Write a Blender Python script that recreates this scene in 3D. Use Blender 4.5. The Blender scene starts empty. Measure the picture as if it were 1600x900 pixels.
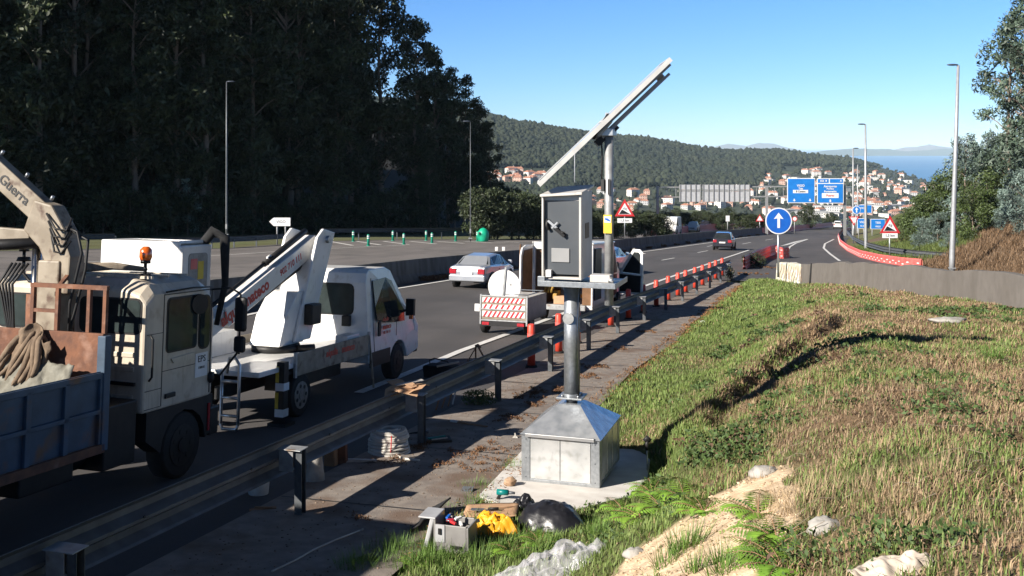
import bpy, bmesh, math, random
import numpy as np
from mathutils import Matrix, Vector, noise as mnoise
random.seed(7); rng = np.random.default_rng(7)
SC = bpy.context.scene
COL = SC.collection
# ---------------------------------------------------------------- camera
cam = bpy.data.cameras.new('camera'); camo = bpy.data.objects.new('camera', cam); COL.objects.link(camo)
camo.location = (0, 0, 0); camo.rotation_euler = (math.radians(90), 0, 0)
cam.lens = 36; cam.sensor_width = 36; cam.shift_y = -0.1375
cam.clip_start = 0.1; cam.clip_end = 200000
SC.camera = camo
# ---------------------------------------------------------------- world, sun, exposure
SUN_DIR = Vector((-0.80, -0.60, 0)).normalized()      # horizontal direction towards the sun
SUN_EL = math.radians(29)
world = bpy.data.worlds.new('World'); SC.world = world; world.use_nodes = True
wn = world.node_tree; bg = wn.nodes['Background']
sky = wn.nodes.new('ShaderNodeTexSky'); sky.sky_type = 'NISHITA'; sky.sun_disc = False
sky.sun_elevation = SUN_EL; sky.sun_rotation = math.atan2(SUN_DIR.x, SUN_DIR.y)
sky.air_density = 0.7; sky.dust_density = 0.0; sky.ozone_density = 1.6; sky.altitude = 0
# the clear autumn sky is bluer and less bright at the horizon than the physical model gives
tcw = wn.nodes.new('ShaderNodeTexCoord'); sxyz = wn.nodes.new('ShaderNodeSeparateXYZ'); wn.links.new(tcw.outputs['Generated'], sxyz.inputs[0])
mrw = wn.nodes.new('ShaderNodeMapRange'); mrw.inputs[1].default_value = 0.0; mrw.inputs[2].default_value = 0.16; wn.links.new(sxyz.outputs['Z'], mrw.inputs[0])
tnt = wn.nodes.new('ShaderNodeMix'); tnt.data_type = 'RGBA'; tnt.inputs[6].default_value = (.70, .88, 1.20, 1); tnt.inputs[7].default_value = (.60, 1.0, 1.42, 1); wn.links.new(mrw.outputs[0], tnt.inputs[0])
mul = wn.nodes.new('ShaderNodeMix'); mul.data_type = 'RGBA'; mul.blend_type = 'MULTIPLY'; mul.inputs[0].default_value = 1
mr2 = wn.nodes.new('ShaderNodeMapRange'); mr2.inputs[1].default_value = 0.16; mr2.inputs[2].default_value = 0.45; wn.links.new(sxyz.outputs['Z'], mr2.inputs[0])
tn2 = wn.nodes.new('ShaderNodeMix'); tn2.data_type = 'RGBA'; tn2.inputs[7].default_value = (.30, .33, .38, 1); wn.links.new(mr2.outputs[0], tn2.inputs[0]); wn.links.new(tnt.outputs[2], tn2.inputs[6])
wn.links.new(sky.outputs[0], mul.inputs[6]); wn.links.new(tn2.outputs[2], mul.inputs[7])
wn.links.new(mul.outputs[2], bg.inputs[0]); bg.inputs[1].default_value = 0.062
sl = bpy.data.lights.new('sun', 'SUN'); sl.energy = 5.0; sl.angle = math.radians(0.53); sl.color = (1.0, 0.93, 0.83)
so = bpy.data.objects.new('sun', sl); COL.objects.link(so)
sv = Vector((SUN_DIR.x*math.cos(SUN_EL), SUN_DIR.y*math.cos(SUN_EL), math.sin(SUN_EL)))
so.rotation_euler = sv.to_track_quat('Z', 'Y').to_euler()
SC.view_settings.view_transform = 'Standard'; SC.view_settings.look = 'None'
SC.view_settings.exposure = 0.9; SC.view_settings.gamma = 1; SC.view_settings.use_curve_mapping = False
SC.cycles.max_bounces = 6; SC.cycles.diffuse_bounces = 2; SC.cycles.glossy_bounces = 3
SC.cycles.transmission_bounces = 4; SC.cycles.volume_bounces = 0; SC.cycles.transparent_max_bounces = 8
SC.cycles.caustics_reflective = False; SC.cycles.caustics_refractive = False

# ---------------------------------------------------------------- the lie of the land
A0, B0 = 3.56, 0.0569
U = Vector((.298, .954, 0)).normalized(); RV = Vector((U.y, -U.x, 0))
YAW = -math.atan2(U.x, U.y); PITCH = -math.atan(B0*1.047)
def Bz(p): return -(A0 + B0*p)
def plane(x, y): return Bz(y + .3125*x)
def G(px, py, h=0.0):
    "point of the sloping road plane that the photograph shows at that place"
    k = (px-800)/1600.0
    vp = 230 + 1600*B0*(1+.3125*k)
    Y = 1600*(A0-h)/(py-vp)
    X = k*Y
    return Vector((X, Y, plane(X, Y)+h))
def R(q, s, h=0.0):
    x = -6.3 + q*RV.x + s*U.x; y = q*RV.y + s*U.y
    return Vector((x, y, plane(x, y)+h))
def qs(x, y):
    dx = x+6.3
    return dx*RV.x+y*RV.y, dx*U.x+y*U.y
def railq(s): return float(np.interp(s, [0, 31, 36, 40, 44, 47, 50, 56, 62, 70], [0, 0, .2, .29, .38, .48, .6, .72, .83, .95]))
def smooth(t):
    t = np.clip(t, 0, 1); return t*t*(3-2*t)
def vnoise(x, y, sc, seed=0):
    "cheap smooth value noise, vectorised"
    x = np.asarray(x, float)/sc + seed*17.3; y = np.asarray(y, float)/sc + seed*9.1
    xi = np.floor(x).astype(np.int64); yi = np.floor(y).astype(np.int64); xf = x-xi; yf = y-yi
    def h(a, b):
        n = (a*374761393 + b*668265263 + seed*1274126177) & 0xffffffff
        n = ((n ^ (n >> 13))*1274126177) & 0xffffffff
        return ((n ^ (n >> 16)) & 0xffff)/65535.0
    u = xf*xf*(3-2*xf); v = yf*yf*(3-2*yf)
    return (h(xi, yi)*(1-u)+h(xi+1, yi)*u)*(1-v) + (h(xi, yi+1)*(1-u)+h(xi+1, yi+1)*u)*v
WALL_Y = [8, 16, 28.7, 38, 51]; WALL_X = [16.0, 15.2, 14.3, 13.75, 13.2]
EDGE_Y = [0, 30, 55, 65, 74, 88, 104, 126, 160, 266]; EDGE_X = [31, 28.5, 27.2, 26.0, 26.0, 29.2, 33.4, 40.5, 53, 92]
SKY_PX = [-1500, 0, 400, 750, 800, 870, 950, 1000, 1100, 1150, 1215, 1260, 1330, 1400, 1450, 1500, 1600, 2400]
SKY_PY = [60, 60, 120, 170, 183, 194, 207, 209, 227, 231, 229, 237, 243, 260, 277, 292, 305, 330]
TR_A = (2.35, 13.3); TR_B = (7.9, 23.5)
def forest_f(x, y):
    return np.where(x > -43, -(x+43)*.717+(y-88)*.697, (y-88)-(x+43)*.1)
def T(x, y):
    x = np.asarray(x, float); y = np.asarray(y, float)
    p = y + .3125*x
    z = -(A0 + B0*p)
    dx = x+6.3; q = dx*RV.x + y*RV.y; s = dx*U.x + y*U.y
    road = z - .05
    # near grass bank between the guard rail gutter and the concrete wall
    amp = np.clip(1.95-.031*p, .2, 2.1)
    wx = np.interp(y, WALL_Y, WALL_X)
    bank = amp*smooth((q-2.6)/4.2)
    tx, ty = TR_B[0]-TR_A[0], TR_B[1]-TR_A[1]; L = math.hypot(tx, ty)
    a = ((x-TR_A[0])*tx+(y-TR_A[1])*ty)/L; bow = 0.9*np.sin(np.clip(a/L, 0, 1)*math.pi)
    d = ((x-TR_A[0])*ty-(y-TR_A[1])*tx)/L + bow*.6 + .12*(vnoise(x, y, .5, 5)-.5)
    on = smooth(a/1.2+.1)*smooth((L-a)/2.0+.1)
    kk_ = smooth((d+.16)/.32); sc = (.20*np.exp(-(np.minimum(d, 0)/1.0)**2)*(1-kk_) - .15*np.exp(-((d-.15)/.55)**2)*kk_)*(.75+.5*vnoise(x, y, 1.1, 6))
    bump = .16*(vnoise(x, y, 1.3, 1)-.5) + .10*(vnoise(x, y, .45, 2)-.5) + .05*(vnoise(x, y, .2, 3)-.5)
    g = smooth((q-1.85)/.35)
    pe = np.hypot((x-.62-.18*(y-13.1))/1.32, (y-13.1)/2.0)
    flat = smooth((pe-1.02)/.28)
    near = road + g*(.05 + flat*(bank + on*sc + bump*smooth((q-2.0)/1.5)))
    inbank = (x < wx+.12) & (y < 53.5) & (q > 1.8)
    z1 = np.where(inbank, near, road)
    # soft end of the bank behind the gore
    # right of the ramp
    ex = np.interp(y, EDGE_Y, EDGE_X)
    e = x-ex-.9
    bamp = np.interp(y, [0, 60, 72, 84, 130, 200], [2.7, 2.7, 2.4, 1.2, 1.6, 3])
    rise = bamp*smooth(e/7.5)*(1+.35*(vnoise(x, y, 2.2, 8)-.5)) + np.clip(e-7, 0, 40)*.12
    z1 = np.where((e > 0) & (y < 320) & (x > 20), z + rise, z1)
    # forest hill beyond the far carriageway
    f = forest_f(x, y)
    wl = smooth((4-x)/25)
    hill = np.where(f > 1, .8*smooth((f-1)/4)+np.clip(f-6, 0, 90)*.22, 0)*wl
    z1 = np.where(f > 0, z1 + hill + .05, z1)
    # valley and the wooded ridge with the town
    far = np.interp(p, [0, 240, 300, 420, 620, 900, 1100], [0, -(A0+B0*240), -(A0+B0*300)-2, -42, -74, -96, -100])
    z1 = np.where(p > 240, np.where(x < 0, np.maximum(far, far), far) + np.where(f > 0, hill*smooth((700-y)/400), 0), z1)
    k = 800+1600*x/np.maximum(y, 1)
    D = np.interp(k, [0, 750, 1450, 2400], [2300, 2300, 2900, 3000])
    zr = (230-np.interp(k, SKY_PX, SKY_PY))/1600*D - 13
    t = np.clip((y-1050)/(D-1050), 0, 1)
    zt = -100 + (zr+100)*(smooth(t)*.55+t*.45) + 9*(vnoise(x, y, 260, 4)-.5)*np.minimum(t*4, 1)*(1-t)
    zb = zr - (y-D)*.16
    zf = np.where(y < D, zt, np.maximum(zb, -175))
    z1 = np.where(y > 1050, zf, z1)
    return z1
def Tz(x, y): return float(T(np.array([x]), np.array([y]))[0])
def hit(px, py, y0, y1, n=400):
    "first ground point seen at that place beyond y0"
    Y = np.linspace(y0, y1, n); X = (px-800)/1600*Y; ray = (230-py)/1600*Y
    g = T(X, Y); i = np.nonzero(g >= ray)[0]
    if len(i) == 0: return None
    return Vector((X[i[0]], Y[i[0]], g[i[0]]))

# ---------------------------------------------------------------- materials
MATS = {}
def pm(name, c1, c2=None, scale=6.0, rough=.6, metal=0.0, bump=0.0, bscale=None, detail=4, contrast=(.35, .65), emit=None, coat=0, attr=None, spec=None, coord='Object', stretch=None, third=None):
    m = bpy.data.materials.new(name); m.use_nodes = True; nt = m.node_tree; b = nt.nodes['Principled BSDF']
    b.inputs['Roughness'].default_value = rough; b.inputs['Metallic'].default_value = metal
    if spec is not None: b.inputs['Specular IOR Level'].default_value = spec
    if coat: b.inputs['Coat Weight'].default_value = coat; b.inputs['Coat Roughness'].default_value = .08
    tc = nt.nodes.new('ShaderNodeTexCoord'); src = tc.outputs[coord]
    if stretch:
        mp = nt.nodes.new('ShaderNodeMapping'); mp.inputs['Scale'].default_value = stretch
        nt.links.new(src, mp.inputs[0]); src = mp.outputs[0]
    if c2 is None: c2 = tuple(v*.86 for v in c1)
    nz = nt.nodes.new('ShaderNodeTexNoise'); nz.inputs['Scale'].default_value = scale; nz.inputs['Detail'].default_value = detail
    nt.links.new(src, nz.inputs['Vector'])
    mr = nt.nodes.new('ShaderNodeMapRange'); mr.inputs[1].default_value = contrast[0]; mr.inputs[2].default_value = contrast[1]
    nt.links.new(nz.outputs['Fac'], mr.inputs[0])
    mx = nt.nodes.new('ShaderNodeMix'); mx.data_type = 'RGBA'
    mx.inputs[6].default_value = (*c1, 1); mx.inputs[7].default_value = (*c2, 1)
    nt.links.new(mr.outputs[0], mx.inputs[0]); out = mx.outputs[2]
    if third:
        c3, sc3, lo, hi = third
        n3 = nt.nodes.new('ShaderNodeTexNoise'); n3.inputs['Scale'].default_value = sc3; n3.inputs['Detail'].default_value = 6
        nt.links.new(src, n3.inputs['Vector'])
        m3 = nt.nodes.new('ShaderNodeMapRange'); m3.inputs[1].default_value = lo; m3.inputs[2].default_value = hi
        nt.links.new(n3.outputs['Fac'], m3.inputs[0])
        x3 = nt.nodes.new('ShaderNodeMix'); x3.data_type = 'RGBA'; x3.inputs[7].default_value = (*c3, 1)
        nt.links.new(m3.outputs[0], x3.inputs[0]); nt.links.new(out, x3.inputs[6]); out = x3.outputs[2]
    if attr:
        at = nt.nodes.new('ShaderNodeAttribute'); at.attribute_name = attr
        mm = nt.nodes.new('ShaderNodeMix'); mm.data_type = 'RGBA'; mm.blend_type = 'MULTIPLY'; mm.inputs[0].default_value = 1
        nt.links.new(out, mm.inputs[6]); nt.links.new(at.outputs['Color'], mm.inputs[7]); out = mm.outputs[2]
    nt.links.new(out, b.inputs['Base Color'])
    if bump:
        nb = nt.nodes.new('ShaderNodeTexNoise'); nb.inputs['Scale'].default_value = bscale or scale*3; nb.inputs['Detail'].default_value = 5
        nt.links.new(src, nb.inputs['Vector'])
        bn = nt.nodes.new('ShaderNodeBump'); bn.inputs['Strength'].default_value = bump; bn.inputs['Distance'].default_value = .02
        nt.links.new(nb.outputs['Fac'], bn.inputs['Height']); nt.links.new(bn.outputs[0], b.inputs['Normal'])
    if emit:
        b.inputs['Emission Color'].default_value = (*emit[0], 1); b.inputs['Emission Strength'].default_value = emit[1]
    MATS[name] = m; return m
M = MATS
pm('asphalt', (.075, .069, .068), (.11, .10, .097), 60, .82, bump=.25, bscale=220, detail=6, third=((.065, .06, .06), .35, .45, .7))
pm('asphalt_old', (.15, .135, .128), (.20, .18, .17), 40, .85, bump=.3, bscale=200, detail=6, third=((.10, .095, .09), .5, .5, .7))
pm('road_paint', (.74, .73, .70), (.55, .53, .5), 9, .6, contrast=(.4, .75))
pm('concrete', (.28, .24, .205), (.19, .16, .14), 5, .85, bump=.4, bscale=60, detail=8, third=((.16, .11, .08), 1.3, .52, .66))
pm('concrete_new', (.72, .69, .65), (.60, .56, .52), 4, .8, bump=.15, bscale=50)
pm('concrete_wall', (.15, .135, .12), (.125, .112, .10), 5, .85, bump=.2, bscale=40, stretch=(1, 1, .5), third=((.165, .148, .13), .8, .55, .75))
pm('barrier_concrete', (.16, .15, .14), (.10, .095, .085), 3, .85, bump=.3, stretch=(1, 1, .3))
pm('galvanised', (.42, .44, .46), (.32, .34, .36), 22, .42, .75, bump=.05, detail=3)
pm('galvanised_dull', (.40, .41, .41), (.29, .29, .29), 12, .55, .45, bump=.08, third=((.24, .16, .1), 5, .62, .75))
pm('zinc_sheet', (.74, .76, .78), (.52, .55, .58), 7, .27, .72, bump=.25, bscale=8, detail=2)
pm('rail_steel', (.14, .15, .165), (.10, .105, .115), 5, .5, .25, bump=.05, spec=.3)
pm('post_steel', (.15, .16, .17), (.10, .11, .12), 10, .5, .5)
pm('white_paint', (.78, .77, .75), (.72, .71, .68), 3, .3, coat=.3, third=((.48, .44, .38), 6, .58, .85))
pm('cream_paint', (.57, .50, .405), (.49, .42, .33), 3, .45, coat=.1, third=((.27, .20, .14), 5.0, .56, .85), bump=.06)
pm('cream_dirty', (.31, .26, .195), (.21, .17, .12), 5, .55, third=((.09, .05, .03), 6, .55, .7), bump=.1)
pm('silver_paint', (.50, .52, .55), (.46, .48, .51), 3, .28, .55, coat=.8)
pm('blue_silver_paint', (.36, .46, .58), (.30, .40, .52), 3, .28, .5, coat=.8)
pm('dark_car_paint', (.035, .035, .045), (.03, .03, .04), 3, .2, .3, coat=1)
pm('black_plastic', (.014, .014, .015), (.022, .021, .021), 8, .5, spec=.3)
pm('black_cloth', (.012, .012, .013), (.02, .02, .02), 14, .9)
pm('rubber', (.010, .010, .010), (.02, .018, .017), 14, .85, bump=.2)
pm('glass_dark', (.018, .022, .024), (.028, .032, .034), 2, .04, spec=.15)
pm('glass_cab', (.04, .055, .055), (.02, .026, .026), 2.5, .04, spec=.15)
pm('chrome', (.7, .7, .7), None, 5, .18, 1)
pm('steel_rim', (.28, .28, .28), (.18, .17, .16), 9, .5, .5)
pm('rust', (.20, .085, .045), (.12, .055, .035), 7, .85, bump=.3, third=((.30, .17, .12), 5, .55, .75))
pm('tipper_blue', (.055, .095, .15), (.04, .065, .10), 4, .6, bump=.15, third=((.14, .075, .04), 2.6, .56, .72))
pm('tipper_grey', (.26, .29, .29), (.18, .19, .18), 5, .7, third=((.2, .11, .07), 4, .52, .7))
pm('canvas_brown', (.21, .15, .10), (.13, .09, .06), 9, .9, bump=.3)
pm('canvas_grey', (.25, .24, .20), (.16, .15, .12), 9, .9, bump=.3)
pm('orange_lens', (.75, .16, .02), (.6, .1, .01), 20, .2, coat=1)
pm('red_lens', (.45, .02, .03), (.3, .01, .02), 20, .2, coat=1)
pm('red_plastic', (.80, .085, .045), (.68, .06, .035), 5, .45)
pm('pink_red_plastic', (.74, .16, .14), (.62, .10, .09), 4, .5)
pm('white_plastic', (.8, .78, .76), (.68, .66, .63), 8, .5)
pm('sign_red', (.55, .03, .035), (.48, .025, .03), 8, .4)
pm('sign_blue', (.012, .12, .50), (.01, .10, .44), 4, .4)
pm('sign_blue_light', (.015, .20, .62), (.012, .17, .55), 1.5, .4)
pm('sign_white', (.78, .78, .78), (.7, .7, .7), 6, .45)
pm('sign_black', (.012, .012, .014), None, 6, .5)
pm('sign_back', (.46, .47, .49), (.38, .39, .41), 3, .5)
pm('text_red', (.62, .05, .025), (.5, .05, .03), 9, .5)
pm('text_dark', (.03, .03, .03), None, 5, .6)
pm('yellow_paint', (.72, .52, .05), (.62, .43, .04), 7, .5)
pm('green_plastic', (.015, .30, .20), (.01, .22, .14), 7, .4)
pm('bin_green', (.01, .42, .24), (.01, .36, .2), 3, .4)
pm('teal_paint', (.05, .14, .16), (.035, .10, .12), 5, .5)
pm('cabinet_grey', (.30, .30, .30), (.27, .27, .27), 4, .5)
pm('cabinet_door', (.085, .092, .10), (.07, .078, .088), 2.5, .35)
pm('cabinet_shell', (.60, .57, .53), (.53, .50, .46), 3, .45, .1)
pm('zinc_panel', (.66, .66, .66), (.52, .53, .53), 4.5, .24, .45, bump=.2, bscale=7, detail=2, third=((.42, .42, .40), 9, .55, .75))
pm('alu_frame', (.62, .62, .62), (.55, .55, .55), 6, .38, .8)
pm('solar_cell', (.01, .015, .05), None, 5, .1, coat=1)
pm('panel_frame_white', (.66, .65, .62), (.56, .55, .52), 6, .4, .1)
pm('panel_back', (.42, .42, .42), (.32, .31, .30), 4, .6)
pm('lamp_pole', (.42, .43, .44), (.34, .35, .36), 4, .5, .4)
pm('lamp_head', (.06, .075, .10), (.05, .06, .08), 4, .4)
pm('cardboard', (.50, .31, .18), (.40, .24, .14), 6, .85)
pm('wood', (.34, .20, .11), (.24, .13, .07), 5, .8, stretch=(1, 8, 1))
pm('wood_grey', (.30, .25, .19), (.2, .16, .12), 5, .85, stretch=(1, 8, 1))
pm('hose', (.62, .59, .54), (.5, .47, .42), 8, .5)
pm('bag_black', (.012, .012, .015), (.02, .02, .024), 5, .34, bump=.3, bscale=12)
pm('film', (.74, .73, .77), (.60, .59, .63), 9, .16, coat=.5, bump=.5, bscale=26)
M['film'].node_tree.nodes['Principled BSDF'].inputs['Alpha'].default_value = .38
pm('jacket_yellow', (.78, .40, .012), (.66, .30, .01), 7, .5, bump=.4, bscale=14)
pm('toolbox_grey', (.26, .25, .24), (.2, .19, .185), 5, .45)
pm('toolbox_light', (.42, .42, .43), (.34, .34, .35), 5, .4)
pm('green_tool', (.0, .18, .17), None, 5, .4)
pm('paper', (.58, .50, .42), (.45, .37, .3), 7, .85)
pm('stone', (.42, .29, .19), (.32, .2, .12), 9, .9, bump=.4)
pm('light_stone', (.4, .38, .35), (.3, .28, .25), 9, .9, bump=.4)
pm('graffiti', (.60, .56, .40), (.46, .44, .38), 10, .8, third=((.70, .72, .74), 4, .55, .62))
pm('bark', (.16, .12, .09), (.24, .19, .15), 5, .9, bump=.4, stretch=(3, 3, .4))
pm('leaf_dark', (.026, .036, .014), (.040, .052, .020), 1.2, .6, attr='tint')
pm('leaf_euc', (.055, .085, .055), (.085, .12, .085), 1.2, .55, attr='tint')
pm('leaf_green', (.045, .072, .018), (.062, .088, .024), 1.2, .6, attr='tint')
pm('leaf_silver', (.15, .20, .175), (.10, .145, .12), 1.2, .5, attr='tint')
pm('fern', (.19, .32, .04), (.13, .25, .03), 3, .5, attr='tint')
pm('grass', (.95, .95, .95), (.8, .8, .8), 3, .7, attr='tint')
pm('soil_land', (1, 1, 1), (.62, .6, .56), 7, .95, bump=.6, bscale=30, detail=8, attr='tint')
pm('far_wood', (.9, .9, .9), (.6, .65, .6), .02, .9, attr='tint')
pm('house_wall', (.80, .77, .73), (.72, .68, .62), .2, .8)
pm('house_wall_pink', (.62, .42, .34), (.55, .36, .28), .2, .8)
pm('house_wall_grey', (.5, .5, .5), (.42, .42, .42), .2, .8)
pm('roof_tile', (.42, .20, .13), (.32, .15, .10), .6, .85)
pm('roof_grey', (.38, .38, .38), (.3, .3, .3), .4, .8)
pm('window_dark', (.04, .045, .05), None, 2, .15)
pm('interior_brown', (.20, .10, .05), (.14, .07, .03), 5, .8)
pm('interior_yellow', (.55, .36, .07), (.35, .2, .05), 7, .7)
pm('dried_plant', (.13, .065, .035), (.20, .12, .065), 9, .9, attr='tint')

def streak(mat, rot, c, lo=.42, hi=.62, fac=.6, scale=(.55, .012, 1)):
    "long faint bands along the driving direction, worn by tyres"
    nt = M[mat].node_tree; b = nt.nodes['Principled BSDF']; src = b.inputs['Base Color'].links[0].from_socket
    tc = nt.nodes.new('ShaderNodeTexCoord'); m1 = nt.nodes.new('ShaderNodeMapping'); m1.inputs['Rotation'].default_value = (0, 0, rot)
    m2 = nt.nodes.new('ShaderNodeMapping'); m2.inputs['Scale'].default_value = scale
    nt.links.new(tc.outputs['Object'], m1.inputs[0]); nt.links.new(m1.outputs[0], m2.inputs[0])
    n = nt.nodes.new('ShaderNodeTexNoise'); n.inputs['Scale'].default_value = 1; n.inputs['Detail'].default_value = 5; nt.links.new(m2.outputs[0], n.inputs['Vector'])
    r = nt.nodes.new('ShaderNodeMapRange'); r.inputs[1].default_value = lo; r.inputs[2].default_value = hi; r.inputs[4].default_value = fac; nt.links.new(n.outputs['Fac'], r.inputs[0])
    x = nt.nodes.new('ShaderNodeMix'); x.data_type = 'RGBA'; x.inputs[7].default_value = (*c, 1); nt.links.new(r.outputs[0], x.inputs[0]); nt.links.new(src, x.inputs[6]); nt.links.new(x.outputs[2], b.inputs['Base Color'])
streak('asphalt', math.atan2(U.x, U.y), (.055, .052, .052)); streak('asphalt_old', math.atan2(U.x, U.y), (.11, .10, .095))
streak('barrier_concrete', 0, (.07, .065, .055), .5, .7, .8, (1.5, 1.5, .2)); streak('concrete_wall', 0, (.10, .088, .075), .52, .72, .6, (1.1, 1.1, .12))
streak('white_paint', 0, (.40, .36, .31), .60, .85, .6, (14, 14, 1.6)); streak('cream_paint', 0, (.22, .16, .11), .55, .8, .6, (13, 13, 1.2)); streak('cabinet_shell', 0, (.30, .27, .24), .55, .85, .6, (14, 14, 1.5))
# ---------------------------------------------------------------- object helpers
FR = {}
def tag(o, label=None, cat=None, group=None, kind=None):
    if label: o['label'] = label
    if cat: o['category'] = cat
    if group: o['group'] = group
    if kind: o['kind'] = kind
    return o
def frame(loc, yaw=0.0, pitch=0.0, roll=0.0):
    from mathutils import Euler
    return Matrix.Translation(loc) @ Euler((pitch, roll, yaw), 'XYZ').to_matrix().to_4x4()
def thing(name, label, cat, loc=(0, 0, 0), yaw=0.0, pitch=0.0, group=None):
    o = bpy.data.objects.new(name, None); COL.objects.link(o); o.empty_display_size = .2
    o.location = loc; o.rotation_euler = (pitch, 0, yaw)
    FR[o.name] = frame(loc, yaw, pitch); tag(o, label, cat, group); return o
def road_thing(name, label, cat, q, s, group=None, dyaw=0.0):
    return thing(name, label, cat, R(q, s), YAW+dyaw, PITCH, group)
def setnp(me, verts, faces_flat, nper, mat_idx=None, smooth_=False):
    nv = len(verts); nf = len(faces_flat)//nper
    me.vertices.add(nv); me.vertices.foreach_set('co', np.ascontiguousarray(verts, dtype=np.float32).ravel())
    me.loops.add(len(faces_flat)); me.loops.foreach_set('vertex_index', np.ascontiguousarray(faces_flat, dtype=np.int32))
    me.polygons.add(nf); me.polygons.foreach_set('loop_start', np.arange(0, nf*nper, nper, dtype=np.int32))
    if smooth_: me.polygons.foreach_set('use_smooth', np.ones(nf, dtype=bool))
    me.update(calc_edges=True)
def set_tint(me, cols):
    a = me.color_attributes.new('tint', 'FLOAT_COLOR', 'POINT')
    c = np.ones((len(cols), 4), dtype=np.float32); c[:, :3] = cols; a.data.foreach_set('color', c.ravel())
def npobj(name, verts, faces, nper, mat, tint=None, smooth_=False, parent=None):
    me = bpy.data.meshes.new(name); setnp(me, verts, np.asarray(faces).ravel(), nper, smooth_=smooth_)
    me.materials.append(M[mat])
    if tint is not None: set_tint(me, tint)
    o = bpy.data.objects.new(name, me); COL.objects.link(o)
    if parent: o.parent = parent
    return o
class MB:
    def __init__(s): s.v = []; s.f = []; s.m = []; s.mats = []; s.X = None; s.sm = []
    def mi(s, mat):
        if mat not in s.mats: s.mats.append(mat)
        return s.mats.index(mat)
    def add(s, vs, fs, mat='', smooth_=False, X=None):
        X = X or s.X; n = len(s.v)
        for v in vs:
            v = Vector(v); s.v.append(X @ v if X else v)
        k = s.mi(mat) if mat else 0
        for f in fs: s.f.append([n+i for i in f]); s.m.append(k); s.sm.append(smooth_)
        return s
    def box(s, lo, hi, mat='', X=None):
        (a, b, c), (d, e, f) = lo, hi
        return s.add([(a,b,c),(d,b,c),(d,e,c),(a,e,c),(a,b,f),(d,b,f),(d,e,f),(a,e,f)],
                     [(3,2,1,0),(4,5,6,7),(0,1,5,4),(1,2,6,5),(2,3,7,6),(3,0,4,7)], mat, X=X)
    def bar(s, p0, p1, w, h=None, mat='', up=(0, 0, 1)):
        p0 = Vector(p0); p1 = Vector(p1); h = h or w; d = (p1-p0); L = d.length; d.normalize()
        u = Vector(up)
        if abs(d.dot(u)) > .98: u = Vector((0, 1, 0))
        x = d.cross(u).normalized(); z = x.cross(d)
        Mx = Matrix((x, d, z)).transposed().to_4x4(); Mx.translation = p0
        vs = [Mx @ Vector(c) for c in [(-w/2,0,-h/2),(w/2,0,-h/2),(w/2,L,-h/2),(-w/2,L,-h/2),(-w/2,0,h/2),(w/2,0,h/2),(w/2,L,h/2),(-w/2,L,h/2)]]
        return s.add(vs, [(3,2,1,0),(4,5,6,7),(0,1,5,4),(1,2,6,5),(2,3,7,6),(3,0,4,7)], mat)
    def cyl(s, p0, p1, r0, r1=None, n=14, mat='', cap=True):
        return s.tube([p0, p1], [r0, r0 if r1 is None else r1], n, mat, cap)
    def tube(s, pts, rs, n=8, mat='', cap=True):
        pts = [Vector(p) for p in pts]
        if not isinstance(rs, (list, tuple)): rs = [rs]*len(pts)
        vs = []; x = None
        for i, p in enumerate(pts):
            d = (pts[min(i+1, len(pts)-1)]-pts[max(i-1, 0)]).normalized()
            if x is None:
                a = Vector((0, 0, 1)) if abs(d.z) < .9 else Vector((1, 0, 0)); x = d.cross(a).normalized()
            else: x = (x-d*x.dot(d)).normalized()
            y = d.cross(x)
            for k in range(n):
                t = 2*math.pi*k/n; vs.append(p + x*rs[i]*math.cos(t) + y*rs[i]*math.sin(t))
        fs = [(i*n+k, i*n+(k+1)%n, (i+1)*n+(k+1)%n, (i+1)*n+k) for i in range(len(pts)-1) for k in range(n)]
        s.add(vs, fs, mat, True)
        if cap:
            m = len(pts)-1
            s.add([vs[k] for k in range(n)], [tuple(range(n))[::-1]], mat, X=Matrix.Identity(4) if s.X is None else None) if s.X is None else s.add([vs[k] for k in range(n)], [tuple(range(n))[::-1]], mat)
            s.add([vs[m*n+k] for k in range(n)], [tuple(range(n))], mat)
        return s
    def prism(s, poly, axis, lo, hi, mat=''):
        "poly: 2D points in the two other axes (cyclic order x,y,z without axis)"
        def mk(a, b, c):
            return {'x': (c, a, b), 'y': (a, c, b), 'z': (a, b, c)}[axis]
        n = len(poly); vs = [mk(a, b, lo) for a, b in poly] + [mk(a, b, hi) for a, b in poly]
        fs = [tuple(range(n)), tuple(range(n, 2*n))[::-1]] + [(i, i+n, (i+1) % n+n, (i+1) % n) for i in range(n)]
        return s.add(vs, fs, mat)
    def sphere(s, c, r, mat='', n=12, m=8, sc=(1, 1, 1), half=False):
        vs = []; c = Vector(c)
        for i in range(m+1):
            t = math.pi*i/m*(0.5 if half else 1)
            for k in range(n):
                a = 2*math.pi*k/n
                vs.append(c+Vector((math.sin(t)*math.cos(a)*r*sc[0], math.sin(t)*math.sin(a)*r*sc[1], math.cos(t)*r*sc[2])))
        return s.add(vs, [(i*n+k, (i+1)*n+k, (i+1)*n+(k+1) % n, i*n+(k+1) % n) for i in range(m) for k in range(n)], mat, True)
    def disc(s, c, nrm, r, mat='', n=24, th=.01):
        c = Vector(c); nrm = Vector(nrm).normalized(); return s.cyl(c, c+nrm*th, r, n=n, mat=mat)
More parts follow.
